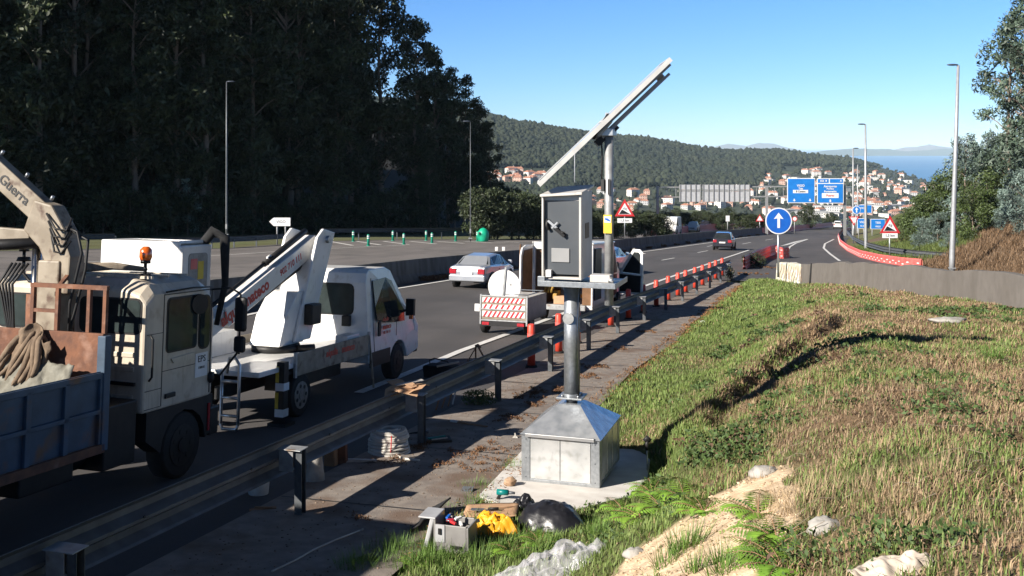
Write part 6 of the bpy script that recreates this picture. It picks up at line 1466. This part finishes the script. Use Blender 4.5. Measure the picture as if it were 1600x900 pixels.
t = thing('trestle', 'small wooden trestle of crossed sticks beyond the rail', 'trestle', ground(742, 566), YAW)
for a_, b_ in (((-.18, 0, 0), (.05, .05, .40)), ((.22, 0, .12), (.03, .05, .40)), ((-.05, .2, .0), (.0, .05, .38)), ((.05, .05, .40), (.14, .0, .34))): m = MB(); m.bar(a_, b_, .035, .025); m.build('stick', 'wood', t)
for k_, (a, b, x1, z1_) in enumerate([(681, 641, .10, .34), (690, 638, .12, .36), (700, 635, .10, .36), (707, 632, .08, .34)]):
    t = thing('wooden_stake', ['leftmost of four stakes leaning under the rail', 'second of four stakes leaning under the rail', 'third of four stakes leaning under the rail', 'last and palest of four stakes leaning under the rail'][k_], 'stake', ground(a, b), 0); m = MB(); m.bar((0, 0, 0), (x1, .06, z1_), .022, .018); m.build('shaft', 'wood' if k_ < 3 else 'white_plastic', t)
    m = MB(); m.bar((0, 0, .0), (-.01, -.006, -.04), .016, .012); m.build('tip', 'wood', t)
t = thing('tool_tray', 'dark tray of hand tools lying beside the cardboard post', 'tray', ground(684, 690), YAW+.5)
m = MB(); m.box((-.20, -.13, 0), (.20, .13, .05)); m.build('tray', 'black_plastic', t, bevel=.01); m = MB(); m.bar((-.15, -.02, .06), (.12, .06, .065), .03, .02); m.build('screwdriver', 'green_tool', t); m = MB(); m.bar((-.1, -.09, .06), (.14, -.03, .06), .02, .015); m.build('file', 'galvanised', t)
t = thing('hammer', 'hammer lying on the slab above the tool tray', 'hammer', ground(655, 678), .4); m = MB(); m.cyl((-.16, 0, .02), (.12, 0, .03), .014, n=8); m.build('handle', 'black_plastic', t); m = MB(); m.bar((.12, -.06, .03), (.12, .06, .03), .03, .03); m.build('head', 'rail_steel', t)
t = thing('wooden_batten', 'pale batten lying across the gutter joint', 'batten', ground(738, 665), YAW-.25); m = MB(); m.bar((-.28, 0, .02), (.28, 0, .02), .05, .025); m.build('bar', 'wood', t); m = MB(); m.bar((-.42, .0, .02), (-.28, 0, .02), .045, .03); m.build('pale_end', 'white_plastic', t)
t = thing('cable_spool_junk', 'crumpled grey packaging beside the conduit coil', 'litter', ground(560, 722), 0); m = MB(); crumple(m, 20, 14, lambda u, v: ((u-.5)*.5, (v-.5)*.16, .02), .03, 10, 8); m.build('sheet', 'paper', t, solid=.003); t.name = 'litter'
m = MB(); m.bar((-.2, .02, .04), (.25, -.06, .05), .02, .01); m.build('strap', 'white_plastic', t)
t = thing('litter', 'thin wood offcuts in the deep shade of the truck', 'litter', ground(412, 797), .2); m = MB(); m.bar((-.16, 0, .01), (.14, .03, .012), .07, .01); m.build('offcut', 'wood', t); m = MB(); m.bar((-.1, .06, .02), (.1, -.02, .03), .03, .01); m.build('offcut', 'wood', t)
# foreground pile
t = thing('rubber_mat', 'black folded mat propped at the kerb of the gutter', 'mat', at(655, 822), YAW+.15)
m = MB(); m.add([(-.28, -.30, .0), (-.14, -.30, .05), (.10, .42, .16), (.28, .44, .20), (.02, .42, .0), (-.16, -.34, .20)], [(0, 5, 2, 4), (5, 3, 2), (0, 1, 5)]); m.v = []; m.f = []; m.m = []; m.sm = []
crumple(m, 16, 12, lambda u, v: (-.10+.20*u+.16*v, -.40+.85*v, .02+.16*u*(1-.3*v)+.05*v), .02, 6, 5); m.build('sheet', 'black_cloth', t, solid=.02)
m = MB(); m.tube([(-.10, -.4, .02), (.0, 0, .03), (.06, .45, .05)], .02, 8); m.build('rolled_edge', 'black_cloth', t)
t = thing('toolbox', 'open grey metal toolbox with its lid hanging down, in the foreground grass', 'toolbox', at(688, 856), YAW+.02)
t.scale = (1.18, 1.18, 1.18)
m = MB(); m.box((-.02, -.12, 0), (.30, .12, .012)); m.box((-.02, -.12, 0), (.0, .12, .30)); m.box((.28, -.12, 0), (.30, .12, .24)); m.box((0, -.12, 0), (.28, -.105, .25)); m.box((0, .105, 0), (.28, .12, .25)); m.build('box', 'toolbox_grey', t, bevel=.008)
m = MB(); m.X = frame((-.03, 0, .30), 0, 0, math.radians(14)); m.box((-.02, -.12, -.30), (.02, .12, 0)); m.build('lid', 'toolbox_light', t, bevel=.01)
m = MB(); m.box((-.16, -.125, .29), (.0, .12, .305)); m.build('hinge_panel', 'toolbox_light', t, bevel=.006)
m = MB(); m.box((.0, -.128, .10), (.085, -.118, .25)); m.build('end_plate', 'toolbox_light', t)
m = MB(); m.box((.03, -.14, .17), (.055, -.127, .22)); m.build('latch', 'black_plastic', t); m = MB(); m.box((.14, -.135, .06), (.24, -.119, .08)); m.build('slot', 'black_plastic', t)
for k_, (x, y, z, mt) in enumerate([(.10, .0, .27, 'red_lens'), (.16, .04, .28, 'white_plastic'), (.06, .05, .28, 'sign_blue'), (.20, -.03, .26, 'white_plastic'), (.13, -.05, .27, 'sign_red')]):
    q = FR['toolbox'] @ (Vector((x, y, z-.02))*1.18); o_ = thing('hand_tool', f'small {["red","white","blue","pale grey","dark red"][k_]} tool lying on top of the open toolbox', 'tool', q, .6*k_); m = MB(); m.bar((-.05, 0, 0), (.03, 0, .01), .03, .025); m.build('grip', mt, o_, bevel=.006); m = MB(); m.cyl((.03, 0, .008), (.08, .01, .01), .006, n=6); m.build('shank', 'galvanised', o_)
q = at(712, 838, .10); t = thing('spirit_level', 'long dark green bar leaning across the toolbox', 'level', q, YAW+.45); m = MB(); m.bar((-.26, 0, -.05), (.26, 0, .06), .045, .03); m.build('bar', 'text_dark', t, bevel=.004); m = MB(); m.bar((-.02, -.0, .018), (.04, 0, .03), .05, .014); m.build('vial', 'green_tool', t)
t = thing('packet', 'small printed packet lying in the grass under the toolbox', 'packet', at(716, 855), YAW); m = MB(); crumple(m, 8, 6, lambda u, v: ((u-.5)*.24, (v-.5)*.12, .03+.05*v), .012, 12, 2); m.build('wrapper', 'light_stone', t, solid=.01); m = MB(); crumple(m, 6, 3, lambda u, v: ((u-.5)*.18, (v-.5)*.04-.03, .055), .012, 12, 2); m.build('print', 'pink_red_plastic', t, solid=.002)
t = thing('cardboard_sheet', 'flattened cardboard lying behind the yellow jacket', 'cardboard', at(768, 806, .03), YAW+.2); m = MB(); crumple(m, 10, 8, lambda u, v: ((u-.5)*.62, (v-.5)*.42, .02+.04*u), .015, 5, 4); m.build('sheet', 'cardboard', t, solid=.008); m = MB(); m.bar((-.25, -.12, .05), (.25, .04, .075), .012, .006); m.build('fold', 'wood', t)
t = thing('trowel', 'grey trowel lying on the cardboard sheet', 'trowel', at(752, 808, .08), YAW+.1); m = MB(); m.prism([(-.12, -.03), (.02, -.045), (.10, 0), (.02, .045), (-.12, .03)], 'z', 0, .006); m.build('blade', 'rail_steel', t); m = MB(); m.cyl((.08, 0, .02), (.20, .01, .03), .014, n=8); m.build('handle', 'black_plastic', t)
heap('jacket', 'crumpled yellow jacket thrown on the grass', 'jacket', 'jacket_yellow', at(772, 828, -.01), .50, .64, .16, YAW+.5, .09, 6, 3, .5, sharp=True)
t = heap('rubbish_bag', 'full black rubbish bag slumped behind the clear film', 'bag', 'bag_black', at(862, 822, -.04), .86, .62, .30, YAW, .05, 5.0, 6, .25, peak=3.0)
heap('bag_neck', 'gathered neck end of a second black bag beside the yellow jacket', 'bag', 'bag_black', at(820, 800, -.02), .30, .34, .22, YAW, .07, 8, 9, .3)
t = thing('power_drill', 'teal and black cordless drill on the pad edge behind the jacket', 'drill', at(788, 785, .03), YAW+.1)
m = MB(); m.cyl((-.09, 0, .09), (.05, 0, .09), .035, n=12); m.build('motor_housing', 'green_tool', t); m = MB(); m.cyl((.05, 0, .09), (.13, 0, .09), .022, .014, n=12); m.build('chuck', 'rail_steel', t); m = MB(); m.bar((-.05, 0, .07), (-.08, 0, .0), .035, .04); m.box((-.12, -.03, -.03), (-.03, .03, 0)); m.build('grip', 'black_plastic', t, bevel=.006)
t = thing('steel_bar', 'short grey steel bar lying next to the drill', 'bar', at(800, 789, .02), YAW); m = MB(); m.bar((-.2, 0, 0), (.16, .03, .01), .05, .015); m.build('bar', 'galvanised', t); m = MB(); m.bar((.16, .03, .01), (.22, .04, .012), .03, .012); m.build('tip', 'galvanised', t)
def rock(name, label, px, py, r, mat, sc=(1, 1, .8), dz=0, seed=0):
    m = MB(); m.sphere((0, 0, 0), r, n=16, m=12, sc=sc)
    m.v = [v*(1+.35*mnoise.noise(v*(2.2/r)+Vector((seed*3, 1, 2)))) for v in m.v]; p = at(px, py, dz); o = m.build(name, mat); o.location = p+Vector((0, 0, r*sc[2]*.75)); tag(o, label, 'stone'); return o
rock('stone', 'round brown stone on the concrete pad', 797, 763, .075, 'stone', dz=.035)
rock('stone', 'grey green stone half buried beside the clear film', 992, 866, .075, 'light_stone', (1.2, 1, .7), -.04, 3)
rock('stone', 'pale stone at the top of the sandy patch', 1195, 742, .10, 'light_stone', (1.3, 1, .6), -.03, 5)
rock('stone', 'small pale stone low in the bank grass', 1290, 832, .10, 'light_stone', (1.2, 1, .7), -.03, 6)
rock('stone', 'white stone lying on the grass below the concrete wall', 1482, 503, .20, 'light_stone', (1.8, 1, .35), -.02, 7)
heap('plastic_film', 'large heap of crumpled clear plastic film in the foreground', 'plastic film', 'film', at(890, 888, -.03), 1.42, .78, .20, .42, .08, 5, 4, .4, thick=0, peak=1.2, sharp=True)
heap('litter', 'crumpled dirty cloth at the bottom of the bank', 'litter', 'paper', at(1415, 893, -.02), .55, .26, .10, .1, .07, 8, 12, .4)
heap('litter', 'white scrap of paper on the grass near the guard rail shadow', 'litter', 'white_plastic', at(1098, 504, 0), .22, .14, .05, .1, .04, 12, 13, .4)
heap('litter', 'white rag dropped left of the zinc base box', 'litter', 'light_stone', at(806, 690, 0), .12, .14, .12, .1, .05, 12, 14, .4)
t = thing('shovel', 'shovel stuck in the soil beside the pad with a black grip', 'shovel', at(1012, 738), 0); m = MB(); m.cyl((0, 0, -.1), (-.01, 0, .34), .012, n=8); m.build('shaft', 'galvanised', t); m = MB(); m.tube([(-.045, 0, .42), (-.01, 0, .46), (.035, 0, .42)], [.03, .042, .03], 10); m.tube([(-.01, 0, .30), (-.01, 0, .43)], [.02, .03], 8); m.build('grip', 'black_plastic', t)
t = thing('wooden_plank', 'mossy plank end lying on the kerb by the toolbox', 'plank', at(700, 783), YAW+.1); m = MB(); m.box((-.10, -.25, 0), (.10, .25, .04)); m.build('plank', 'wood_grey', t, bevel=.008); m = MB(); m.box((-.09, -.265, .005), (.09, -.25, .035)); m.build('end_grain', 'wood', t)
t = thing('metal_sheet', 'shiny bluish metal offcut leaning on the plank by the pad', 'sheet', at(727, 778), YAW+.1); m = MB(); m.X = frame((0, 0, .04), 0, .25); m.box((-.07, -.17, 0), (.07, .17, .005)); m.build('sheet', 'galvanised', t); m = MB(); m.X = frame((0, 0, .04), 0, .25); m.box((.06, -.17, .005), (.072, .17, .02)); m.build('folded_edge', 'galvanised', t)
# cloth over the tipper headboard
q = FR['crane_truck'] @ Vector((.20, -.84, 1.55)); t = thing('tarpaulin', 'brown and grey tarpaulin heaped over the tipper headboard', 'tarpaulin', q, YAW)
m = MB(); crumple(m, 40, 30, lambda u, v: ((u-.5)*.62*(1-.25*v)+.05, -.06-.20*(1-v)-.05*math.sin(u*9), .72*v-.26+.08*math.sin(u*5)), .09, 6, 1); m.build('brown_cloth', 'canvas_brown', t, solid=.01)
m = MB(); crumple(m, 30, 20, lambda u, v: ((u-.3)*.95, -.14-.30*(1-v), .42*v-.22-.1*u), .09, 5, 7); m.build('grey_cloth', 'canvas_grey', t, solid=.01)
m = MB(); r_ = random.Random(5)
for k_ in range(9):
    x0 = -.30+.07*k_; m.tube([(x0-.06, -.34+r_.uniform(-.04, .04), -.10+r_.uniform(-.05, .1)), (x0+r_.uniform(-.03, .05), -.24, .12+r_.uniform(-.05, .05)), (x0*.5+r_.uniform(-.05, .05), -.12, .36+r_.uniform(-.06, .10)), (x0*.4+.03, -.02, .44+r_.uniform(-.04, .08)), (x0*.3+.05, .06, .30)], [.035, r_.uniform(.03, .05), r_.uniform(.03, .055), .04, .02], 6)
o_ = m.build('bunched_folds', 'canvas_brown', t); d_ = o_.modifiers.new('sub', 'SUBSURF'); d_.levels = d_.render_levels = 1

m = MB(); m.tube([(px_+.10, py_-.06, .99), (px_+.115, py_-.075, 1.4), (px_+.11, py_-.07, 2.0), (px_+.13, py_-.06, 2.5)], .011, 6); m.build('conduit', 'black_plastic', rc)
for k_ in range(4):
    m = MB(); a = .78+k_*1.571; m.cyl((px_+.15*math.cos(a), py_+.15*math.sin(a), .985), (px_+.15*math.cos(a), py_+.15*math.sin(a), 1.01), .013, n=6); m.build('bolt', 'alu_frame', rc)
for (x, z) in [(.06, .06), (.06, .3), (.06, .54), (bw-.055, .06), (bw-.055, .3), (bw-.055, .54)]: m = MB(); m.disc((x, -.005, z), (0, -1, 0), .008, th=.005, n=8); m.build('rivet', 'rail_steel', rc)

p0, p1, p2 = ground(425, 896), ground(490, 862), ground(562, 832)
t = thing('thin_conduit', 'long thin pale conduit lying across the shaded gutter at the bottom', 'conduit', p1); m = MB(); m.tube([p+Vector((0, 0, .02)) for p in (p0, p0.lerp(p1, .5)+Vector((.02, 0, 0)), p1, p1.lerp(p2, .5)-Vector((.02, 0, 0)), p2)], .009, 6); m.build('conduit', 'hose', t, world=True)
m = MB(); m.cyl(p2+Vector((0, 0, .02)), p2+Vector((.03, .04, .02)), .013, n=8); m.build('coupling', 'light_stone', t, world=True)
for a in (-.2, .95):
    m = MB(); m.X = XP; m.box((a, -.30, -.128), (a+.035, .30, -.088)); m.build('purlin', 'galvanised_dull', rc, world=True)
# ---------------------------------------------------------------- ground cover (nobody could count it)
PADW = [(p.x, p.y) for p in pd]
def valid(x, y):
    q = (x+6.3)*RV.x+y*RV.y; wx = np.interp(y, WALL_Y, WALL_X)
    pad = inpoly(x, y, PADW)
    return (q > 1.9) & (x < wx-.15) & (y < 52) & ~pad & (x < .56*y+3) & (x > -.56*y)
def blades(name, n, ysamp, lab, hrange, wid, seed, sandok=False):
    r = np.random.default_rng(seed)
    y = ysamp(r, n); x = r.uniform(-4, 15, n); ok = valid(x, y)
    if not sandok: ok &= ~sandmask(x, y)
    x = x[ok]; y = y[ok]; n = len(x); z = T(x, y)
    ga = green_amt(x, y); isg = r.random(n) < (ga*.85+.11)
    patch = vnoise(x, y, .55, 61)
    h = (hrange[0]+(hrange[1]-hrange[0])*r.random(n)**1.6)*(.55+.9*patch)
    a = r.random(n)*6.283; tilt = np.where(isg, .2+.5*r.random(n), .5+.9*r.random(n)); d = np.stack([np.cos(a), np.sin(a)], -1)
    w = wid*(.6+.8*r.random(n)); px = np.stack([-d[:, 1], d[:, 0]], -1)
    b = np.stack([x, y], -1); tip = b+d*(h*np.sin(tilt))[:, None]; midp = b+d*(h*.45*np.sin(tilt*.6))[:, None]
    zt = z+h*np.cos(tilt); zm = z+h*.55*np.cos(tilt*.6)
    v = np.stack([np.column_stack([b-px*w[:, None]/2, z-.01]), np.column_stack([b+px*w[:, None]/2, z-.01]), np.column_stack([midp+px*w[:, None]*.4, zm]), np.column_stack([tip, zt]), np.column_stack([midp-px*w[:, None]*.4, zm])], 1).reshape(-1, 3)
    ii = np.arange(n)[:, None]*5
    t1 = np.concatenate([ii+0, ii+1, ii+2, ii+0, ii+2, ii+4, ii+4, ii+2, ii+3], 1).reshape(-1, 3)
    g1 = np.array([.085, .14, .025]); g2 = np.array([.17, .22, .06]); s1 = np.array([.36, .265, .16]); s2 = np.array([.20, .12, .065]); k = r.random((n, 1))
    c = np.where(isg[:, None], g1*(1-k)+g2*k, s1*(1-k)+s2*k)*(.95+.5*patch[:, None])
    return v, t1, np.repeat(c, 5, 0)
parts_ = [blades('a', 360000, lambda r, n: 3.6+13*r.random(n)**1.15, '', (.04, .12), .008, 1), blades('b', 260000, lambda r, n: 14+20*r.random(n), '', (.04, .12), .014, 2), blades('c', 110000, lambda r, n: 30+23*r.random(n), '', (.05, .14), .026, 3)]
V = []; Fs = []; Cs = []; off = 0
for v, f, c in parts_: V.append(v); Fs.append(f+off); Cs.append(c); off += len(v)
o = npobj('grass', np.concatenate(V), np.concatenate(Fs), 3, 'grass', np.concatenate(Cs)); tag(o, kind='stuff')
# tall bleached tufts, low brambles
def tufts(spots, seed, col, hh=.38, nb=120, spread=.16, wid=.006):
    r = np.random.default_rng(seed); V = []; C = []
    for (x, y, s) in spots:
        n = int(nb*s); a = r.random(n)*6.283; rad = spread*s*np.sqrt(r.random(n)); bx = x+rad*np.cos(a); by = y+rad*np.sin(a); z = T(bx, by)
        a2 = a+r.normal(size=n)*.5; til = .15+.75*r.random(n); h = hh*s*(.5+.6*r.random(n)); d = np.stack([np.cos(a2), np.sin(a2)], -1); p = np.stack([-d[:, 1], d[:, 0]], -1)*wid/2
        b = np.stack([bx, by], -1); t = b+d*(h*np.sin(til))[:, None]
        V.append(np.stack([np.column_stack([b-p, z-.01]), np.column_stack([b+p, z-.01]), np.column_stack([t, z+h*np.cos(til)])], 1).reshape(-1, 3)); C.append(np.repeat(np.array(col)*(.65+.6*r.random((n, 1))), 3, 0))
    return np.concatenate(V), np.concatenate(C)
r8 = random.Random(8); sp = []
for (px, py, s) in [(1255, 745, 1.2), (1290, 770, 1.4), (1320, 760, 1.2), (1350, 790, 1.3), (1380, 770, 1.1), (1300, 800, 1.0), (1420, 720, .9), (1240, 660, 1.0), (1210, 640, .9), (1500, 700, .9), (1530, 640, 1), (1450, 620, .9), (1180, 560, 1.0), (1390, 840, 1.2), (1570, 820, 1.2), (1340, 730, 1), (1130, 600, .9), (1100, 640, .9), (1090, 660, 1.0), (1060, 680, 1.0)]:
    p = at(px, py, 0, 3, 30)
    for _ in range(3): sp.append((p.x+r8.uniform(-.5, .5), p.y+r8.uniform(-.5, .5), s*r8.uniform(.4, 1.0)))
v, c = tufts(sp, 5, (.42, .31, .18), .20, 75, .22); o = npobj('dry_grass', v, np.arange(len(v)).reshape(-1, 3), 3, 'grass', c); tag(o, kind='stuff')
sp = []
for (px, py) in [(1050, 872), (1132, 882), (560, 890), (600, 870), (640, 868), (700, 880), (760, 870), (830, 845), (870, 850), (930, 840), (720, 800), (740, 770), (780, 740), (1540, 560), (1410, 530), (620, 885), (670, 890), (800, 880), (690, 862), (740, 852), (585, 880)]:
    p = at(px, py, 0, 3, 30)
    for _ in range(3): sp.append((p.x+r8.uniform(-.2, .2), p.y+r8.uniform(-.2, .2), r8.uniform(.35, .7)))
v, c = tufts(sp, 6, (.12, .22, .035), .38, 130, .18, .008); o = npobj('green_tufts', v, np.arange(len(v)).reshape(-1, 3), 3, 'grass', c); tag(o, kind='stuff')
# low leafy brambles on the bank
Vs = []; Cs = []; rb_ = np.random.default_rng(12)
cand = rb_.uniform([-2, 4], [14, 34], (1500, 2)); okc = valid(cand[:, 0], cand[:, 1]) & (vnoise(cand[:, 0], cand[:, 1], 1.6, 71) > .56) & ~sandmask(cand[:, 0], cand[:, 1]) & (qs(cand[:, 0], cand[:, 1])[0] > 3.4)
for (x, y) in list(cand[okc])+[(at(a, b).x, at(a, b).y) for a, b in [(1120, 700), (1140, 690), (1160, 700), (1100, 720), (1135, 720), (1180, 690), (1200, 660), (1400, 850), (1500, 850), (1170, 720), (1280, 880)] for _ in range(5)]:
    x += rb_.uniform(-.15, .15); y += rb_.uniform(-.15, .15); n = 46; g_ = Tz(x, y)
    v, t = leaf_cloud(n, (x, y, g_+.05), (.24, .24, .07), .012+.0014*y, np.array([.06, .105, .025]) if rb_.random() < .85 else np.array([.13, .075, .045]), .8, aspect=.5, r=rb_); Vs.append(v); Cs.append(t)
v = np.concatenate(Vs); o = npobj('brambles', v, np.arange(len(v)).reshape(-1, 4), 4, 'grass', np.concatenate(Cs)); tag(o, kind='stuff')
# fallen stalks
m = MB(); r9 = random.Random(4)
for _ in range(110):
    px = r9.uniform(1060, 1600); py = r9.uniform(520, 890); h = hit(px, py, 3, 34, 500)
    if h is None or h.x > 12 or not bool(valid(np.array([h.x]), np.array([h.y]))[0]): continue
    a = r9.gauss(.5, .7); L_ = r9.uniform(.08, .3); d = Vector((math.cos(a), math.sin(a), 0))*L_; e = h+d; e.z = Tz(e.x, e.y)
    m.tube([h+Vector((0, 0, .02)), (h+e)/2+Vector((0, 0, .05)), e+Vector((0, 0, r9.uniform(.01, .09)))], .0022, 4, cap=False)
o = m.build('dry_stalks', 'wood_grey'); tag(o, kind='stuff')
# dry weeds and moss along the gutter joints
Vs = []; Cs = []
for (px, py, n, s) in [(860, 612, 26, .25), (830, 620, 14, .2), (905, 588, 24, .25), (930, 575, 12, .2), (862, 660, 16, .2), (800, 655, 12, .18), (640, 700, 16, .22), (610, 722, 8, .15), (735, 712, 16, .25), (760, 730, 14, .22), (780, 700, 12, .2), (690, 730, 8, .2), (560, 810, 4, .1), (1190, 418, 26, .7), (1175, 428, 20, .6), (850, 632, 12, .2), (960, 545, 8, .2), (1010, 520, 8, .2)]:
    p = ground(px, py)
    for _ in range(n):
        x = p.x+rb_.uniform(-1, 1)*s*1.5; y = p.y+rb_.uniform(-1, 1)*s*1.5; zz = max(Tz(x, y), plane(x, y))
        v, t = leaf_cloud(30, (x, y, zz+.03), (.08, .08, .03), .009+.0006*y, np.array([1.0, .9, .8]), .7, aspect=.35, r=rb_); Vs.append(v); Cs.append(t)
# straw fringe along the outer kerb
for s in np.arange(11.5, 50, .16):
    p = R(1.98+rb_.uniform(-.25, .2), s); v, t = leaf_cloud(16, (p.x, p.y, p.z+.04), (.12, .12, .035), .012+.0008*p.y, np.array([1.25, 1.1, .8]), .7, aspect=.25, r=rb_); Vs.append(v); Cs.append(t)
v = np.concatenate(Vs); o = npobj('dried_plants', v, np.arange(len(v)).reshape(-1, 4), 4, 'dried_plant', np.concatenate(Cs)); tag(o, kind='stuff')
# green weed clump at a rail post, dark clump at the end of the rail
def clump(name, label, p, rad, n, leaf, col, mat='grass'):
    v, t = leaf_cloud(n, (0, 0, rad[2]*.7), rad, leaf, np.array(col), .8, aspect=.3); 
    t_ = thing(name, label, 'plant', p); o = npobj('leaves', v, np.arange(len(v)).reshape(-1, 4), 4, mat, t, parent=t_)
    m = MB()
    for k_ in range(7): a = k_*.9; m.tube([(0, 0, -.02), (rad[0]*.4*math.cos(a), rad[1]*.4*math.sin(a), rad[2]*.6), (rad[0]*.8*math.cos(a), rad[1]*.8*math.sin(a), rad[2]*1.2)], .004, 4)
    m.build('stems', 'wood', t_); return t_
clump('weed_clump', 'green weed clump growing at the foot of a rail post', ground(748, 632), (.34, .22, .16), 620, .035, (.09, .13, .035))
clump('weed_clump', 'dark bramble clump swallowing the far end of the guard rail', ground(1178, 416), (.8, .7, .5), 700, .09, (.035, .05, .02))
clump('weed_clump', 'dark clump at a rail post near the far end of the rail shadow', ground(1141, 437), (.25, .3, .45), 260, .07, (.03, .04, .02))
# ferns
def fern(label, p, size, n, seed, yaw=0.0):
    r = random.Random(seed); t = thing('fern', label, 'fern', p); 
    V_ = []; C_ = []; st = MB()
    for k_ in range(n):
        a = 6.283*k_/n+r.uniform(-.3, .3); L_ = size*r.uniform(.7, 1.1); lift = r.uniform(.35, .75)
        P = []
        for j in range(17):
            u = j/16; P.append(Vector((math.cos(a)*L_*u, math.sin(a)*L_*u, L_*(lift*u*1.3-1.0*lift*u*u))))
        st.tube(P[::4], [.005, .004, .003, .002, .001], 4, cap=False)
        sd = Vector((-math.sin(a), math.cos(a), 0)); tone = r.uniform(.75, 1.25)
        for j in range(2, 17):
            u = j/16; wl = L_*.34*math.sin(min(1, u*1.15)*math.pi*.94+.12)**.8 if u < .9 else L_*.06
            for s_ in (-1, 1):
                fwd = (P[j]-P[j-1]).normalized(); b = P[j]; tip = b+sd*s_*wl+fwd*wl*.25+Vector((0, 0, -.12*wl)); w = L_*.030; mdl = (b+tip)/2
                V_ += [b-fwd*w*.6, mdl-fwd*w*.8+Vector((0, 0, .006)), tip, mdl+fwd*w*.8]; C_ += [[tone*r.uniform(.85, 1.15)]*3]*4
    o = npobj('fronds', np.array([tuple(v) for v in V_]), np.arange(len(V_)).reshape(-1, 4), 4, 'fern', np.array(C_), parent=t); st.build('stalks', 'leaf_green', t) if False else st.build('stalks', 'wood', t)
    t.rotation_euler = (0, 0, yaw); return t
for k_, (px, py, sz, lb) in enumerate([(1040, 800, .34, 'bright fern beside the concrete pad, nearest the sandy patch'), (1005, 812, .30, 'bright fern between the black bag and the sandy patch'), (1070, 780, .30, 'bright fern against the dry bank behind the sandy patch'), (975, 800, .24, 'small fern at the corner of the pad'), (1020, 770, .24, 'small fern below the shovel'),
        (1185, 805, .26, 'fern frond spreading over the middle of the sandy patch'), (1215, 845, .26, 'fern at the far side of the sandy patch'), (1225, 890, .26, 'fern at the foot of the sandy patch'), (845, 850, .22, 'fern in front of the black bag'), (800, 862, .2, 'fern between the toolbox and the clear film'), (575, 893, .2, 'fern in the corner by the gutter kerb'), (650, 880, .18, 'small fern in front of the toolbox'), (1200, 868, .22, 'yellowish fern low on the sandy patch'), (1100, 800, .22, 'fern at the upper edge of the sand')]):
    fern(lb, at(px, py, -.01), sz*1.4, 12+k_ % 3, 30+k_, k_*.7)
# reddish grass on the bank beyond the ramp
r = np.random.default_rng(44); n = 60000; y = r.uniform(44, 100, n); x = np.interp(y, EDGE_Y, EDGE_X)+1.1+9*r.random(n); z = T(x, y)
h = .15+.4*r.random(n); a = r.random(n)*6.283; d = np.stack([np.cos(a), np.sin(a)], -1); w = .03; b = np.stack([x, y], -1); p = np.stack([-d[:, 1], d[:, 0]], -1)*w
v = np.stack([np.column_stack([b-p, z-.02]), np.column_stack([b+p, z-.02]), np.column_stack([b+d*h[:, None]*.6, z+h*.75])], 1).reshape(-1, 3)
gsel = (vnoise(x, y, 3.0, 33) > np.where(y > 70, .3, .72))[:, None]; k = r.random((n, 1)); c = np.where(gsel, np.array([.12, .16, .04])*(.6+.7*k), np.array([.22, .14, .08])*(.5+.8*k))
o = npobj('bank_grass', v, np.arange(len(v)).reshape(-1, 3), 3, 'grass', np.repeat(c, 3, 0)); tag(o, kind='stuff')
# low scrub right behind the far grass strip
# ---------------------------------------------------------------- air
hz = bpy.data.materials.new('air'); hz.use_nodes = True; nt = hz.node_tree; nt.nodes.clear()
ou = nt.nodes.new('ShaderNodeOutputMaterial'); pv = nt.nodes.new('ShaderNodeVolumePrincipled'); pv.inputs['Color'].default_value = (.62, .82, 1.0, 1); pv.inputs['Density'].default_value = 3.8e-5; pv.inputs['Anisotropy'].default_value = -.35
nt.links.new(pv.outputs[0], ou.inputs['Volume']); MATS['air'] = hz
m = MB(); m.box((-95000, -80, -190), (95000, 97000, 150)); hb = m.build('haze', 'air'); tag(hb, kind='stuff')

r = np.random.default_rng(77); Vs = []; Fs = []; Cs = []; off = 0
def pebbles(x, y, sz, col):
    global off
    n = len(x); z = T(x, y); q = (x+6.3)*RV.x+y*RV.y; z = np.where(q < 1.9, plane(x, y)+.012, z)
    v = icov[None]*(sz*(.5+r.random(n)))[:, None, None]*np.array([1, .8, .5])*(.7+.6*r.random((n, 12, 1)))+np.stack([x, y, z+sz*.2], -1)[:, None]
    Vs.append(v.reshape(-1, 3)); Fs.append((icof[None]+12*np.arange(n)[:, None, None]+off).reshape(-1, 3)); Cs.append(np.repeat(np.asarray(col)*(.5+.8*r.random((n, 1))), 12, 0)); off += 12*n
x = r.uniform(-.5, 4, 9000); y = r.uniform(4, 13, 9000); k = sandmask(x, y); pebbles(x[k][:1500], y[k][:1500], .014, (.60, .45, .30))
s_ = r.uniform(8, 45, 3200); q_ = r.uniform(-.1, 1.95, 3200)**1.0; x = -6.3+q_*RV.x+s_*U.x; y = q_*RV.y+s_*U.y; pebbles(x, y, .011, (.26, .19, .14))
x = r.uniform(-1, 12, 5000); y = r.uniform(5, 30, 5000); k = valid(x, y); pebbles(x[k][:1200], y[k][:1200], .018, (.30, .22, .15))
o = npobj('gravel', np.concatenate(Vs), np.concatenate(Fs), 3, 'soil_land', np.concatenate(Cs)); tag(o, kind='stuff')
